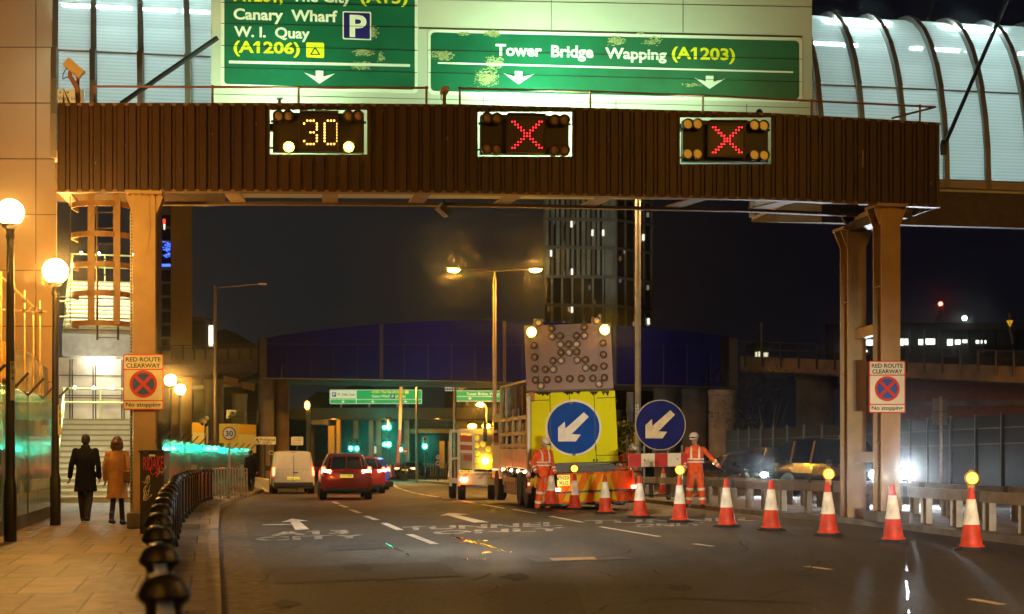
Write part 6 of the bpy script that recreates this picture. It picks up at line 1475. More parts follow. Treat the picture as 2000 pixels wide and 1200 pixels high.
for k in range(34):
    pl = PTW if k < 24 else PTR; x = 1071+10*rg.randrange(11) if k < 24 else 1212+9*rg.randrange(7); y = 392+14.2*rg.randrange(19)
    b = B(); b.slab(pxpoly(pl, [(x-1.8, y-5), (x+1.8, y-5), (x+1.8, y+4), (x-1.8, y+4)], .12), -pl.n*.1); b.build('window', wd_[k % 3], tw)
# left: concrete lift tower, flyover with parapet posts, dark buildings
PLF = Plane((300, 88.0), (510, 90.0))
lt = thing('lift_tower', 'tall concrete shaft lit yellow with a strip of blue lit windows', 'tower', PLF.pt(340, 900))
b = B(); b.slab(pxpoly(PLF, [(334, 340), (375, 340), (375, 930), (334, 930)], -3), -PLF.n*5); b.build('shaft', mat('yellow lit concrete', (.30, .20, .03), .8, var=.2, vs=.2), lt)  # yellow light on this portion of the tower is put into its colour
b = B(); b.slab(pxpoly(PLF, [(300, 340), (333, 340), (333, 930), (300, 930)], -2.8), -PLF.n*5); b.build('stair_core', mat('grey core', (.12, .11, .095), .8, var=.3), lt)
b = B()
for y in range(420, 690, 27): b.slab(pxpoly(PLF, [(316, y), (333, y), (333, y+22), (316, y+22)], -2.7), -PLF.n*.1)
b.build('window_strip', 'glass', lt)
b = B(); rg = random.Random(2)
for k in range(26): x, y = rg.uniform(317, 330), rg.uniform(471, 502); b.face(pxpoly(PLF, [(x, y), (x+rg.uniform(2, 5), y), (x+3, y+rg.uniform(1, 4)), (x, y+2)], -2.66))
b.face(pxpoly(PLF, [(316, 516), (333, 516), (333, 521), (316, 521)], -2.66)); b.build('blue_window', glow('blue light', (.05, .12, 1), 1.6, False), lt)
b = B(); b.face(pxpoly(PLF, [(318, 428), (323, 428), (323, 437), (318, 437)], -2.66)); b.build('red_window', glow('red light', (1, .05, .03), 1.2, False), lt)
b = B(); b.face(pxpoly(PLF, [(319, 438), (323, 438), (322, 449), (320, 449)], -2.66)); b.build('lit_window', win, lt)
fo = thing('flyover', 'concrete flyover with dark parapet posts left of the blue bridge', 'flyover', PLF.pt(400, 930))
b = B(); b.slab(pxpoly(PLF, [(280, 686), (508, 680), (508, 712), (280, 712)], 0), -PLF.n*.4); b.build('parapet', mat('parapet concrete', (.16, .145, .11), .85, var=.35, vs=.7), fo)
b = B(); b.slab(pxpoly(PLF, [(280, 713), (508, 712), (508, 726), (280, 738)], -.3), -PLF.n*7); b.build('deck_edge', mat('deck purple lit', (.17, .145, .17), .7, var=.2), fo)  # purple light on the deck edge is put into its colour
b = B()
for x in range(292, 508, 22): b.bar(PLF.pt(x, 676, .1), PLF.pt(x, 703, .1), .12, .12)
for y in (672, 678): b.bar(PLF.pt(280, y+5, .1), PLF.pt(508, y, .1), .06, .06)
b.build('parapet_post', 'darksteel', fo)
b = B(); b.slab(pxpoly(PLF, [(280, 760), (508, 745), (508, 738), (280, 740)], -3), -PLF.n*8); b.build('soffit', 'dconc', fo)
pier('concrete flyover pillar behind the unlit street lamp pole', 418, 92, .62, 742)
pier('far thin flyover pillar behind the globe lamps', 392, 104, .5, 760, 'dconc')
pier('dim flyover pillar right of the speed limit sign', 468, 104, .55, 770, 'dconc')
for k, (P, lab) in enumerate((([(436, 734), (466, 741), (466, 757), (438, 751)], 'brown lit panel hanging below the flyover, the larger one'), ([(471, 744), (498, 750), (497, 764), (472, 758)], 'brown lit panel hanging below the flyover nearest the bridge pillar'))):
    b = B(); b.slab(pxpoly(PLF, P, -1), -PLF.n*.2); tag(b.build('hanging_panel', mat('lit panel', (.45, .28, .08), .6, var=.3)), lab, 'panel')
PY = Plane((330, 96), (520, 100))
yw = thing('low_wall', 'yellow lit low wall with an orange band beneath the flyover', 'wall', PY.pt(410, 890))
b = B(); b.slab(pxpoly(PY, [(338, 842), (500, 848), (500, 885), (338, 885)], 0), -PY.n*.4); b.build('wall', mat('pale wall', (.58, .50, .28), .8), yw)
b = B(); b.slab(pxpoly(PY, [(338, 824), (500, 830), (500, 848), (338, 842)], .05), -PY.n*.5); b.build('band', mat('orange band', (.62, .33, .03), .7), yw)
b = B()
for y in (803, 812, 820): b.bar(PY.pt(330, y, -1), PY.pt(505, y+4, -1), .06, .06)
for x in range(335, 505, 24): b.bar(PY.pt(x, 802, -1), PY.pt(x, 828, -1), .08, .08)
b.build('railing', 'darksteel', yw)
p = PY.pt(420, 838, 2.5); light('wall_lamp', 'SPOT', p+V((0, -2, 2.6)), 900, (1, .62, .12), yw, to=p+V((0, 2.5, -.2)), spot_size=R(120), spot_blend=.8, shadow_soft_size=.2)
b = B(); b.bevbox(p+V((0, -2, 2.75)), (.6, .3, .15), .04); b.build('wall_lamp_housing', 'darksteel', yw)
t = thing('cctv_camera', 'white twin surveillance camera before the yellow lit wall', 'camera', W(398, 850, 80))
b = B(); b.ball(W(396, 824, 80), .22, 12, (1, 1, .8)); b.ball(W(403, 817, 80), .14, 10); b.build('camera_head', 'white', t, smooth=True)
b = B(); b.cyl(W(404, 832, 80), W(404, 905, 80), .07, 8); b.build('post', 'white', t)
b = B(); b.ball(W(395, 829, 79.8), .08, 8); b.ball(W(403, 831, 79.8), .09, 8); b.build('lens', 'black', t)
dk = mat('dark building', (.022, .017, .014), .8, var=.3, vs=.2)
def block(lab, pl, P, th, wins=(), wm=None):
    t = thing('building', lab, 'building', pl.pt(P[0][0], 900)); b = B(); b.slab(pxpoly(pl, P, 0), -pl.n*th); b.build('wall', dk, t)
    for q in wins: b = B(); b.slab(pxpoly(pl, q, .05), -pl.n*.02); b.build('window', wm or win, t)
    return t
PD1 = Plane((370, 120), (520, 124)); rect = lambda a, b_, c, d: [(a, b_), (c, b_), (c, d), (a, d)]
t = block('dark brown flat roofed building with one tall lit window beside the shaft', PD1, [(372, 622), (420, 626), (420, 930), (372, 930)], 10, [rect(408, 636, 416, 676)], glow('tall lit window', (1, .97, .75), 1.6, False))
b = B(); b.slab(pxpoly(PD1, [(370, 618), (421, 623), (421, 630), (370, 625)], .4), -PD1.n*10); b.build('roof', mat('roof edge', (.10, .03, .02), .7), t)
t = block('dark building with a curved roof left of the blue bridge', PD1, [(421, 648), (440, 643), (462, 652), (490, 668), (504, 680), (504, 930), (421, 930)], 12)
# mid distance: low concrete bridge with sign gantry, columns, traffic lights
PM = Plane((560, 128.0), (1000, 128.0))
mb = thing('road_bridge', 'low concrete road bridge in the distance carrying green signs', 'bridge', PM.pt(760, 905))
b = B(); b.slab(pxpoly(PM, rect(566, 797, 1020, 819), 0), -PM.n*8); b.build('deck', mat('far deck', (.17, .14, .085), .8, var=.25, vs=.3), mb)
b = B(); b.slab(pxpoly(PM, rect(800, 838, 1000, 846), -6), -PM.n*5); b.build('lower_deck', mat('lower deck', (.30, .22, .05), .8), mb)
b = B()
for y in (822, 828): b.bar(PM.pt(810, y+3, -6), PM.pt(1000, y, -6), .1, .1)
for x in range(812, 1000, 20): b.bar(PM.pt(x, 822, -6), PM.pt(x, 840, -6), .1, .1)
b.build('railing', 'darksteel', mb)
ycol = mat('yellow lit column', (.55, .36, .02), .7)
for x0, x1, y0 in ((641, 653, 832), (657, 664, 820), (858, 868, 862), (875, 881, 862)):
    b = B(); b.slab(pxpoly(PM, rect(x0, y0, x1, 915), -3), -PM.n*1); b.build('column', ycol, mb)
b = B(); b.slab(pxpoly(PM, rect(600, 819, 640, 830), -2), -PM.n*2)
for x in (603, 690, 720, 735, 790): b.slab(pxpoly(PM, rect(x, 819, x+9, 915), -5), -PM.n*1)
b.build('pier', 'dconc', mb)
for k in range(3):
    q = PM.pt(655+k*100, 850, -1); light('sodium', 'SPOT', q+V((0, -1, 1.4)), 420, SODIUM, mb, to=q+V((0, 3, -1)), spot_size=R(140), spot_blend=.8, shadow_soft_size=.2)
def far_sign(lab, x0, x1, t0, b0, D, white=None):
    pl = Plane((x0, D), (x1, D+.2)); t = thing('direction_sign', lab, 'road sign', pl.pt((x0+x1)/2, b0+6))
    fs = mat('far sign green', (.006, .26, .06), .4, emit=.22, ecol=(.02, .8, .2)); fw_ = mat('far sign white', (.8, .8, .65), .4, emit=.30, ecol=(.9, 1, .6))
    b = B(); b.slab(pxpoly(pl, rrect(x0, x1, t0, b0, t0, b0, 2), 0), -pl.n*.1); b.build('border', fw_, t)
    b = B(); b.slab(pxpoly(pl, rrect(x0+1, x1-1, t0+1, b0-1, t0+1, b0-1, 1.5), .02), -pl.n*.02); b.build('sign_face', fs, t)
    b = B()
    for x in range(int(x0)+20, int(x1)-10, 55): b.slab(pxpoly(pl, rect(x, b0, x+4, b0+7), -.1), -pl.n*.2)
    b.build('bracket', 'steel', t)
    return t, pl, fw_
t, pl, fw_ = far_sign('distant green sign reading Canary Wharf on the low road bridge', 644, 824, 761.5, 789, 126)
b = B(); b.slab(pxpoly(pl, rect(645.5, 763, 695, 778.5), .03), -pl.n*.01); wp = b.build('white_panel', fw_, t)
b = B(); text(b, 'W. India Quay', pxbox(pl, 659, 693, 767.5, 775, off=.06), .0); b.build('lettering', 'ink', wp)
b = B()
for x, y in ((652.5, 771), (767, 775)): b.slab(pxpoly(pl, rect(x-4, y-4.5, x+4, y+4.5), .05), -pl.n*.01)
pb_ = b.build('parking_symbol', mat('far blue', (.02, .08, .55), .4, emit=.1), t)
b = B()
for x, y in ((652.5, 771), (767, 775)): text(b, 'P', pxbox(pl, x-2, x+2.4, y-3.4, y+3.4, off=.07), .02)
b.build('parking_letter', fw_, pb_)
b = B(); text(b, 'Canary Wharf', pxbox(pl, 726, 761, 771.5, 778, off=.06), .02)
b.face(pxpoly(pl, rect(645, 780, 823, 781), .06))
for x in (670, 728, 792): b.face(pxpoly(pl, [(x-1, 782), (x+1, 782), (x+1, 784.5), (x+4.5, 783.5), (x, 787.5), (x-4.5, 783.5), (x-1, 784.5)], .06))
b.face(pxpoly(pl, rect(695, 763, 696.5, 789), .05)); b.build('lettering', fw_, t)
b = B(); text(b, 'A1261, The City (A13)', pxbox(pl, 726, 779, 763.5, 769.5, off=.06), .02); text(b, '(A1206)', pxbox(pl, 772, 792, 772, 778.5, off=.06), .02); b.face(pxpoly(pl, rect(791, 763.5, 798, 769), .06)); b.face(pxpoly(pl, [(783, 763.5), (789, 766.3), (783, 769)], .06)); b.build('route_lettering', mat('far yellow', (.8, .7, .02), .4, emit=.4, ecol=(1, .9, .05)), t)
t, pl, _ = far_sign('distant green sign reading Tower Bridge beside the works truck', 890, 985, 763, 784.5, 122)
b = B(); text(b, 'Tower Bridge, Wapping', pxbox(pl, 911, 983, 767, 774, off=.06), .02); b.face(pxpoly(pl, rect(891, 774.3, 985, 775.2), .06)); b.face(pxpoly(pl, [(917, 776), (919, 776), (919, 778), (923, 777.5), (918, 781.5), (913, 777.5), (917, 778)], .06)); b.build('lettering', fw_, t)
# arch roof and far offices above the low bridge
t = block('far curved roofed hall lit yellow above the distant sign', Plane((880, 150), (1020, 150)), [(890, 778), (893, 768), (905, 756), (925, 748), (960, 744), (1000, 748), (1020, 756), (1020, 797), (890, 797)], 12)
b = B(); pa = Plane((880, 150), (1020, 150)); A = [(890, 770), (905, 757), (925, 749), (960, 745), (1000, 748)]
for (x0, y0), (x1, y1) in zip(A, A[1:]): b.bar(pa.pt(x0, y0, .3), pa.pt(x1, y1, .3), .3, .35)
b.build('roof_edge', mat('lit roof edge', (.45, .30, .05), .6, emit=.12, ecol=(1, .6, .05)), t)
t = block('far office block with rows of small lit windows above the low bridge', Plane((860, 300), (915, 300)), rect(868, 745, 912, 800), 10, [rect(x, y, x+2.2, y+1.6) for x in range(870, 910, 5) for y in (747, 752, 757, 762) if (x*7+y*3) % 5 < 3])
t = block('dark hall with a peaked roof behind the distant green sign', Plane((600, 150), (800, 150)), [(596, 797), (600, 780), (620, 765), (650, 768), (690, 752), (720, 752), (745, 765), (790, 770), (800, 797)], 15)
block('shaded wall of buildings closing the road beneath the low bridge', Plane((500, 175), (1100, 175)), rect(480, 800, 1300, 912), 5, [rect(686, 856, 691, 870), (rect(729, 872, 735, 886)), rect(598, 868, 604, 873), rect(1180, 850, 1184, 862)], glow('shop window', (.9, .85, .6), .35, False))
# traffic signals
teal = glow('green aspect lit', (.015, 1.0, .60), 130)
sigm = mat('signal black', (.012, .012, .012), .5)
def signal(lab, x, D, ys, base_y=905, r=.16, twin=None):
    t = thing('traffic_signal', lab, 'traffic light', V((W(x, 876, D).x, D+.2, gz(D)))); pl = Plane((x, D), (x+10, D))
    b = B(); p = pl.pt(x, min(ys)-12); b.cyl((p.x, p.y+.25, gz(D)), (p.x, p.y+.25, p.z), .06, 8); b.build('pole', sigm, t)
    for y in ys:
        b = B(); b.slab(pxpoly(pl, rect(x-6, y-20, x+6, y+8), -.05), -pl.n*.25); hd = b.build('signal_head', sigm, t)
        for k, yy in enumerate((y-14, y-7)):
            b = B(); b.slab(disc(pl, x, yy, 2.6, -.04, 12), pl.n*.02); b.build('dark_aspect', 'glass', hd)
        for xx in ((x,) if not twin else (x, x-twin)):
            b = B(); q = pl.pt(xx, y, .02); b.ball(q, r if xx == x else r*.75, 12, (1, .5, 1)); b.build('green_aspect', teal, hd, smooth=True)
    return t
signal('pair of stacked traffic lights showing green on the tallest signal pole', 759, 108, [835, 868.5], twin=8)
signal('green traffic light nearest the red hatchback roof, on the left', 685, 112, [876], r=.13); signal('second green traffic light just right of the leftmost far signal', 697, 112, [876.5], r=.13)
signal('green traffic light beside the no entry sign', 782, 112, [878], r=.13); signal('green traffic light on the dark pole below the yellow railing', 830, 106, [872], r=.15)
tg_ = glow('green repeater', (.1, 1, .75), 60)
# other distant street furniture
def pole_sign(name, lab, cat, x, y, D, r=None, box=None, face='white', extra=None, base_y=None, post='darksteel'):
    pl = Plane((x-20, D), (x+20, D)); t = thing(name, lab, cat, V((W(x, 876, D).x, D, gz(D))))
    b = B(); q = pl.pt(x, y, -.06); b.cyl((q.x, q.y, gz(D)), (q.x, q.y, q.z), .045, 8); b.build('post', post, t)
    b = B(); P = disc(pl, x, y, r, 0, 24) if r else pxpoly(pl, rrect(*box, *box[2:], 1.5), 0); b.slab(P, -pl.n*.03); o = b.build('sign_face', face, t)
    return t, pl, o
t, pl, o = pole_sign('no_entry_sign', 'small round no entry sign beside the traffic lights', 'road sign', 791.5, 881.5, 110, r=5.5, face='red')
b = B(); b.face(pxpoly(pl, rect(788, 880.3, 795, 882.7), .03)); b.build('bar', 'white', t)
for y, lab in ((893, 'upper small white roundel sign at the works truck'), (905, 'lower small white roundel sign at the works truck')):
    t, pl, o = pole_sign('roundel_sign', lab, 'road sign', 855.5, y, 100, r=5.4, face='white'); b = B(); ring(b, pl, 855.5, y, 4.2, 5.4, .02); b.build('ring', 'red', t)
    b = B(); text(b, '30' if y == 893 else '1', pxbox(pl, 853, 858, y-2.2, y+2.2, off=.02), .02); b.build('numerals', 'ink', t)
t, pl, o = pole_sign('speed_limit_sign', 'square yellow board with round 30 speed limit sign', 'road sign', 447.5, 847, 47, box=(428, 466.5, 828, 866), face=mat('temp yellow', (.80, .52, .015), .5), post='steel')
b = B(); ring(b, pl, 447.5, 847, 10.6, 13.2, .008); b.build('red_ring', 'red', o); b = B(); b.face(disc(pl, 447.5, 847, 10.8, .006)); b.build('white_disc', 'cream', o); b = B(); text(b, '30', pxbox(pl, 440.5, 455, 841.5, 852.5, off=.012), .02); b.build('numerals', 'ink', o)
t, pl, o = pole_sign('prohibited_traffic_sign', 'white arrow sign reading Prohibited traffic in front of the bridge pillars', 'road sign', 517.5, 861, 70, box=(497, 538.5, 853.5, 868.5), face='cream')
b = B(); text(b, 'Prohibited', pxbox(pl, 508, 537, 856, 862, off=.012), .0); text(b, 'traffic', pxbox(pl, 514, 531, 862, 867.5, off=.012), .0); b.face([pl.pt(x, y, .012) for x, y in ((500.5, 857), (505, 857), (503.5, 859), (506.5, 864), (505, 865.5), (501.8, 860), (500.5, 861.5))]); b.build('lettering', 'ink', o)
t, pl, o = pole_sign('notice_sign', 'small white notice sign with lines of text above the white van', 'road sign', 580, 861.5, 68, box=(568.5, 592, 853.5, 870), face='cream'); b = B()
for k, s_ in enumerate(('TAKE NOTE', 'roadworks', 'ahead expect', 'delays')): text(b, s_, pxbox(pl, 571, 589.5, 855.5+k*3.5, 858+k*3.5, off=.012), .0)
b.build('lettering', mat('grey lettering', (.2, .18, .15), .6), o)
t, pl, o = pole_sign('camera_sign', 'tiny white sign with a camera symbol on the bridge pillar', 'road sign', 529.5, 884.5, 80, box=(525, 534.5, 880.5, 888.5), face='white'); b = B(); b.face(pxpoly(pl, rect(527, 883, 532, 886.5), .012)); b.face(pxpoly(pl, [(532, 884), (533.5, 883), (533.5, 886.5), (532, 885.8)], .012)); b.build('camera_symbol', 'ink', o)
t = thing('banner', 'small white banner with a painted scrawl hung under the flyover', 'banner', PY.pt(452, 820, 3)); b = B(); b.slab(pxpoly(PY, rect(443, 801, 461, 818), 3), -PY.n*.05); o = b.build('cloth', mat('banner grey', (.28, .25, .2), .8), t); b = B(); squiggle(b, PY, 448, 455, 806, 812, 3.03, 2, .06, 6); b.build('scrawl', 'ink', o)
# far street lamps
def far_lamp(lab, x, y, D, px, s_=1, r=.26):
    t = thing('street_lamp', lab, 'street lamp', V((W(px, 876, D).x, D, gz(D)))); b = B(); q = W(px, y+4, D); b.lathe([(.10, 0), (.07, q.z-gz(D))], (q.x, q.y, gz(D)), 8); b.tube([q, W(px-(px-x)*.3, y-1, D), W(x, y, D)], .05, 6); b.build('pole', polem, t)
    b = B(); b.ball(W(x, y, D), r, 12, (1.4, 1, .7)); b.build('lens', glow('far sodium lit', (1, .45, .05), 300), t, smooth=True)
    light('sodium', 'SPOT', W(x, y, D)+V((0, 0, -.4)), 1300, SODIUM, t, to=W(x, y, D)+V((0, .01, -5)), spot_size=R(160), spot_blend=.4, shadow_soft_size=.2)
far_lamp('distant sodium street lamp above the far green Canary Wharf sign', 797, 743, 100, 814)
far_lamp('small sodium lamp below the distant Tower Bridge sign', 938, 791, 112, 951, r=.2)
t = thing('street_lamp', 'thin golden lamp column standing left of the works truck', 'street lamp', G(889, 920)); b = B(); b.lathe([(.12, 0), (.09, W(889, 745, 98).z-gz(98))], (W(889, 876, 98).x, 98, gz(98)), 10); b.build('pole', polem, t)
t = thing('marker_pole', 'pale tall pole with a red lower half at the traffic island', 'pole', W(779, 905, 104)); b = B(); b.cyl(W(777, 905, 104), W(781, 840, 104), .13, 10); b.build('lower_half', mat('pole red', (.34, .09, .07), .5), t); b = B(); b.cyl(W(781, 840, 104), W(783, 756, 104), .13, 10); b.build('upper_half', mat('pole pale', (.42, .40, .36), .5), t)
for x, m_, lab in ((759.5, 'white', 'white bollard on the traffic island'), (775, 'red', 'red bollard on the traffic island')):
    b = B(); q = G(x, 932); b.lathe([(.28, 0), (.28, .95), (.2, 1.1), (0, 1.12)], q, 12); tag(b.build('bollard', m_), lab, 'bollard')
t = thing('wall_lantern', 'small orange lantern on a concrete post left of the low bridge', 'lantern', W(600, 790, 118)); b = B(); b.ball(W(600, 792, 118), .22, 10, (1, 1, 1.6)); b.build('lens', glow('small orange lantern', (1, .45, .05), 10, False), t); b = B(); b.slab([W(598, 798, 118), W(605, 798, 118), W(605, 912, 118), W(598, 912, 118)], (0, .5, 0)); b.build('post', 'concrete', t)
t = thing('fence', 'thin metal fence on the far kerb right of the saloon car', 'fence', G(845, 925)); b = B()
for x in range(826, 882, 5): p = G(x, 930); b.bar(p, p+V((0, 0, 1.15)), .06, .06)
p, q = G(824, 930), G(882, 930); b.bar(p+V((0, 0, 1.1)), q+V((0, 0, 1.1)), .06, .06); b.build('rails', frm, t)
# pale barrier block beside the van
b = B(); p, q = G(487, 958), G(526, 962); b.slab([p, q, q+V((0, 0, .55)), p+V((.2, 0, .62)), p+V((-.1, 0, .3))], (0, 1.0, 0)); tag(b.build('barrier_block', mat('white plastic barrier', (.62, .60, .62), .5, var=.2)), 'white plastic barrier at the kerb left of the white van', 'barrier')
# signal box and plate on the tall lamp column
t = thing('signal_box', 'dark two part box fixed to the tall silver lamp column', 'box', W(1230, 800, 54.6)); b = B(); b.bevbox(W(1231, 787, 54.6), (.26, .3, .8), .03); b.bevbox(W(1231, 815, 54.6), (.22, .28, .42), .03); b.build('housing', 'darksteel', t)
t = thing('post_plate', 'narrow white number plate on the tall silver lamp column', 'plate', W(1244, 803, 54.5)); PPl = Plane((1200, 54.75), (1300, 54.75)); b = B(); b.slab(pxpoly(PPl, rect(1241, 790, 1247.5, 820), 0), (0, .03, 0)); o = b.build('plate', 'cream', t); b = B()
for k, ch in enumerate('L089'): text(b, ch, pxbox(PPl, 1242.3, 1246.3, 792+k*7, 797+k*7, off=.01), .02)
b.build('plate_lettering', 'ink', o)

# ---------------------------------------------------------------- right hand side
PV = Plane((1446, 100.0), (2000, 76.0))
vd = thing('viaduct', 'concrete viaduct with mesh fence and dark posts on the right', 'viaduct', PV.pt(1700, 930))
b = B(); b.slab(pxpoly(PV, [(1446, 696), (1640, 704), (2000, 716), (2250, 724), (2250, 758), (2000, 748), (1640, 732), (1446, 724)], 0), -PV.n*.6); b.build('parapet', mat('viaduct parapet', (.30, .225, .14), .85, var=.4, vs=.7, bump=.3, bs=3), vd)
b = B(); b.slab(pxpoly(PV, [(1446, 724), (2250, 757), (2250, 762), (1446, 728)], -.8), -PV.n*10); b.build('deck', 'dconc', vd)
b = B()
xs = [1455+k*35 for k in range(24)]
for x in xs: yb = 696+.037*(x-1446); b.bar(PV.pt(x, yb+20, .1), PV.pt(x, yb-30, .1), .10, .10)
b.build('fence_post', mat('fence post dark', (.03, .028, .025), .5), vd)
b = B()
for dy in (-30, -15): b.bar(PV.pt(1446, 697+dy, .1), PV.pt(2250, 726+dy, .1), .05, .05)
b.build('fence_rail', 'darksteel', vd)
b = B(); q0 = 0
for k in range(160):
    x = 1448+k*4.6; yb = 696+.037*(x-1446); b.bar(PV.pt(x, yb, .05), PV.pt(x, yb-29, .05), .012, .012)
b.build('fence_mesh', 'darksteel', vd)
brick = bpy.data.materials.new('brick wall'); brick.use_nodes = True
tt = brick.node_tree; bk = tt.nodes.new('ShaderNodeTexBrick'); bk.inputs['Scale'].default_value = 4; bk.inputs['Color1'].default_value = (.20, .075, .035, 1); bk.inputs['Color2'].default_value = (.13, .05, .025, 1); bk.inputs['Mortar'].default_value = (.16, .10, .06, 1); bk.inputs['Mortar Size'].default_value = .012
c_ = tt.nodes.new('ShaderNodeTexCoord'); mp_ = tt.nodes.new('ShaderNodeMapping'); mp_.inputs['Rotation'].default_value = (R(90), 0, 0); tt.links.new(c_.outputs['Object'], mp_.inputs[0]); tt.links.new(mp_.outputs[0], bk.inputs[0]); tt.links.new(bk.outputs[0], tt.nodes['Principled BSDF'].inputs['Base Color']); tt.nodes['Principled BSDF'].inputs['Roughness'].default_value = .9
PBk = Plane((1730, 92.0), (2000, 80.0))
bw = thing('brick_wall', 'long brick abutment wall under the viaduct, glowing faintly orange', 'wall', PBk.pt(1850, 930))
b = B(); b.slab(pxpoly(PBk, [(1752, 738), (2250, 758), (2250, 950), (1752, 930)], 0), -PBk.n*.5); b.build('wall', brick, bw)
b = B(); b.bar(PBk.pt(1752, 790, .1), PBk.pt(2250, 783, .1), .3, .3); b.build('ledge', 'dconc', bw)
p = PBk.pt(2120, 800, 5); light('sodium', 'SPOT', p+V((0, 0, 2)), 900, (1, .36, .06), bw, to=PBk.pt(1980, 800), spot_size=R(110), spot_blend=1, shadow_soft_size=.2)
b = B(); b.bevbox(p+V((0, 0, 2.1)), (.6, .3, .15), .03); b.bar(p+V((0, 0, 2.1)), PBk.pt(2120, 775), .08, .08); b.build('wall_lamp_housing', 'darksteel', bw)
pier('dark square viaduct pier behind the taxi', 1592, 98, 1.3, 732, 'dconc'); pier('dim viaduct pier behind the gantry leg', 1700, 94, 1.0, 738, 'dconc')
# glass noise fence behind the far carriageway
nf = thing('noise_fence', 'dark glass noise fence with thin lit posts behind the taxi', 'fence', W(1700, 940, 58))
PN = Plane((1416, 72.0), (2000, 50.0)); b = B()
pane = mat('fence pane', (.010, .012, .012), .35, spec=.1)
xs = [1418, 1442, 1463, 1486, 1510, 1538, 1570, 1606, 1645, 1690, 1735, 1778, 1812, 1857, 1906, 1957, 2015, 2080, 2160]
yt = pl_interp([(1416, 842), (1600, 832), (2000, 808), (2200, 795)])
for x0, x1 in zip(xs, xs[1:]):
    b = B(); b.slab(pxpoly(PN, [(x0+1, yt(x0)), (x1-1, yt(x1)), (x1-1, 952+(x1-1416)*.02), (x0+1, 948+(x0-1416)*.02)], 0), -PN.n*.04); b.build('pane', pane, nf)
for x in xs: b = B(); b.bar(PN.pt(x, yt(x)-4, .03), PN.pt(x, 952+(x-1416)*.02, .03), .08, .08); b.build('post', mat('fence post', (.09, .085, .08), .4, .5), nf)
b = B()
for dy in (28, 62): b.bar(PN.pt(1416, yt(1416)+dy*.7, .02), PN.pt(2160, yt(2160)+dy, .02), .04, .04)
b.build('rail', 'darksteel', nf)
t = thing('sign_back', 'grey back of a tall road sign on a thin pole behind the barrier', 'road sign', W(1838, 950, 36)); PSb = Plane((1800, 36), (1900, 36.5)); b = B(); b.slab(pxpoly(PSb, rect(1823, 778, 1850, 803), 0), -PSb.n*.02); b.slab(pxpoly(PSb, rect(1823, 804.5, 1850, 830), 0), -PSb.n*.02); b.build('plate', mat('sign back grey', (.25, .27, .27), .5, .3), t)
b = B(); p = PSb.pt(1838, 775, .05); b.cyl((p.x, p.y, .1), p, .038, 10); b.build('pole', mat('worn pole', (.36, .34, .30), .6, var=.4, vs=12), t)
# far lit station building, crane, tower light, triangular sign
PR = Plane((1640, 210), (2000, 190)); t = block('long dark station building with a glowing row of windows above the viaduct', PR, [(1612, 634), (1660, 632), (2200, 630), (2200, 760), (1612, 760)], 14, [rect(a, c, d, e) for a, c, d, e in ((1642, 661, 1650, 680), (1684, 664, 1712, 675), (1750, 662, 1765, 675), (1767, 662, 1778, 674), (1794, 663, 1806, 674), (1808, 662, 1826, 673), (1850, 663, 1862, 675), (1864, 664, 1876, 673), (1880, 664, 1889, 670), (1906, 665, 1912, 671), (1916, 665, 1926, 671), (1685, 684, 1694, 688))], glow('station window', (.93, 1, .86), 1.4, False))
b = B(); b.slab(pxpoly(PR, [(1640, 634), (2200, 630), (2200, 643), (1640, 644)], .5), -PR.n*.3); b.build('fascia', mat('station fascia', (.09, .065, .05), .7), t)
b = B()
for x in range(1660, 2200, 29): b.bar(PR.pt(x, 640, .3), PR.pt(x, 690, .3), .25, .25)
b.each('mullion', dk, t)
t = thing('tower_crane', 'far crane jib with a red warning light at its tip', 'crane', W(1830, 640, 320)); b = B()
a1, a2, c1 = W(1826, 632, 320), W(1838, 632, 320), W(1838, 596, 320)
b.bar(a1, c1, .4, .4); b.bar(a2, c1+V((.6, 0, 0)), .4, .4)
for k in range(6): b.bar(a1.lerp(c1, k/6), a2.lerp(c1, (k+.8)/6), .25, .25)
b.build('jib', mat('crane steel', (.14, .10, .09), .6), t); b = B(); b.ball(W(1837, 594, 320), .45, 10); b.build('warning_light', glow('red warning light', (1, .08, .05), 14, False), t)
t = thing('mast_light', 'small white light on a mast above the station roof', 'mast light', W(1884, 640, 200)); b = B(); b.bar(W(1884, 640, 200), W(1884, 622, 200), .2, .2); b.build('mast', 'darksteel', t); b = B(); b.ball(W(1884, 622, 200), .32, 10); b.build('lamp', glow('white mast lamp', (.9, 1, .92), 14, False), t)
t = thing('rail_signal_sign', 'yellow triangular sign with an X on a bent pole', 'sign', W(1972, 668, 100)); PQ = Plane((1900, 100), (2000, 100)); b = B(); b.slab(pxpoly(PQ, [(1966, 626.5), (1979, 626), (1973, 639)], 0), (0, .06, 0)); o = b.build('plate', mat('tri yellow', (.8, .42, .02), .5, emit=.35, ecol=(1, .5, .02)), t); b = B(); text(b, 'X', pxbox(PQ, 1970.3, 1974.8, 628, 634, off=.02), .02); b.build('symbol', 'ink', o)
b = B(); b.tube([PQ.pt(1978, 672, -.1), PQ.pt(1977, 660, -.1), PQ.pt(1972, 645, -.1), PQ.pt(1972, 612, -.1)], .09, 6); b.build('pole', mat('tri pole', (.3, .2, .08), .5), t)
for x, y0, lab in ((1487, 630, 'thin mast above the viaduct fence near the blue bridge'),):
    t = thing('mast', lab, 'mast', W(x, 700, 120)); b = B(); b.bar(W(x, 700, 120), W(x, y0, 120), .16, .16); b.bar(W(x-3, y0+8, 120), W(x+1, y0+8, 120), .12, .12); b.build('pole', 'steel', t)
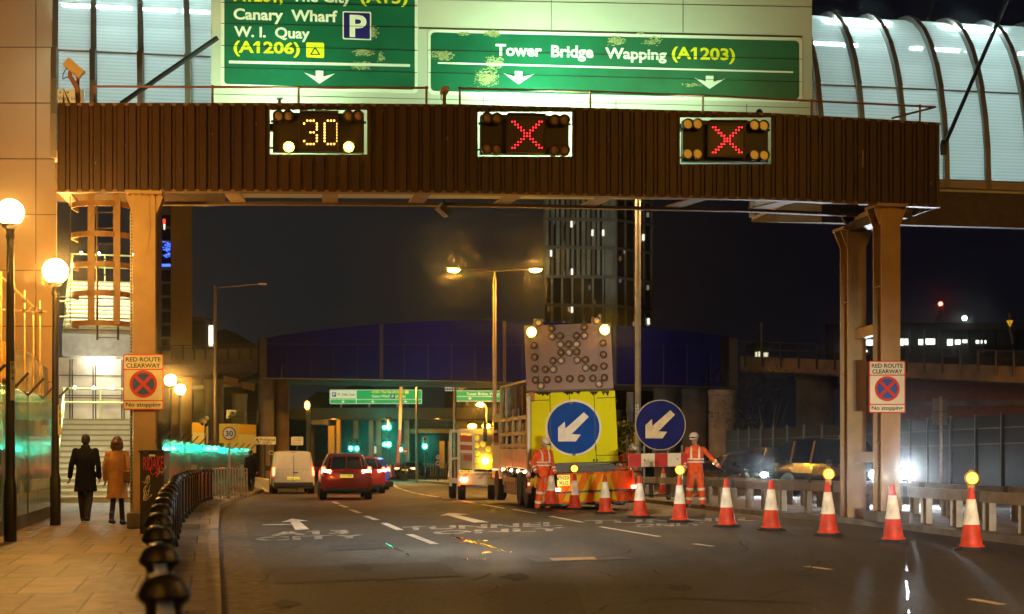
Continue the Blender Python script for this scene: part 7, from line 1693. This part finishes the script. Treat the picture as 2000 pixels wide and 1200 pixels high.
t = block('small dim tower house with lit lower windows behind the viaduct fence', Plane((1470, 160), (1510, 160)), [(1474, 700), (1474, 672), (1482, 664), (1495, 664), (1503, 672), (1503, 720), (1474, 720)], 6, [rect(1475, 688, 1479, 697), rect(1481, 687, 1487, 697), rect(1489, 689, 1500, 697)], glow('warm window', (1, .95, .6), .5, False))
# shrubs in the dark below the viaduct
rg = random.Random(31)
def shrub(lab, x, yb, D, w_, h_, n):
    t = thing('shrub', lab, 'shrub', G(x, yb)); c = W(x, yb, D); b = B()
    cl = [(rg.gauss(0, .33), rg.gauss(0, .3), rg.uniform(.25, .95)) for _ in range(26)]
    for k in range(n):
        q = rg.choice(cl); p = c+V(((q[0]+rg.gauss(0, .09))*w_, (q[1]+rg.gauss(0, .09))*w_, max(.02, q[2]+rg.gauss(0, .07))*h_)); s_ = rg.uniform(.10, .22); d = V((rg.gauss(0, 1), rg.gauss(0, 1), rg.gauss(0, 1))).normalized(); e = d.cross(V((rg.gauss(0, 1), .3, rg.gauss(0, 1)))).normalized()
        b.face([p, p+d*s_*.5+e*s_*.25, p+d*s_, p+d*s_*.5-e*s_*.25])
    b.build('foliage', mat('shrub leaf', (.045, .07, .025), .6, var=.4, vs=1), t); b = B()
    for k in range(5): b.tube([c, c+V((rg.gauss(0, .2)*w_, rg.gauss(0, .2)*w_, h_*.6))], [.06, .02], 6)
    b.build('stem', 'dconc', t)
shrub('dark green shrub behind the keep left sign near the truck', 1225, 905, 74, 2.2, 2.4, 900)
shrub('dark bushy shrub under the viaduct left of the taxi', 1500, 900, 90, 5.0, 6.0, 1800)
# blue feature light on the girder
q = PG.pt(760, 930, 16); t = thing('feature_light', 'low feature floodlight in the median aimed at the blue bridge', 'floodlight', (q.x, q.y, gz(q.y))); b = B(); b.bevbox((q.x, q.y, gz(q.y)+.3), (.4, .3, .3), .04); b.build('housing', 'black', t)
light('blue_wash', 'SPOT', (q.x, q.y, gz(q.y)+.6), 1100, (.22, .27, 1), t, to=PG.pt(620, 690), spot_size=R(75), spot_blend=1, shadow_soft_size=.3)
light('blue_wash', 'SPOT', (q.x+.3, q.y, gz(q.y)+.6), 600, (.30, .33, 1), t, to=PG.pt(1250, 690), spot_size=R(80), spot_blend=1, shadow_soft_size=.3)
# ---------------------------------------------------------------- thin scattering box added to imitate lens bloom round the lamps
hz = bpy.data.materials.new('night haze'); hz.use_nodes = True; ht = hz.node_tree; ht.nodes.clear()
pv = ht.nodes.new('ShaderNodeVolumePrincipled'); pv.inputs['Density'].default_value = 0.0005; pv.inputs['Anisotropy'].default_value = .985; pv.inputs['Color'].default_value = (.9, .9, .9, 1)
ho_ = ht.nodes.new('ShaderNodeOutputMaterial'); ht.links.new(pv.outputs[0], ho_.inputs['Volume'])
b = B(); b.box((0, 150, 30), (420, 420, 70)); tag(b.build('bloom_haze', hz), kind='stuff')
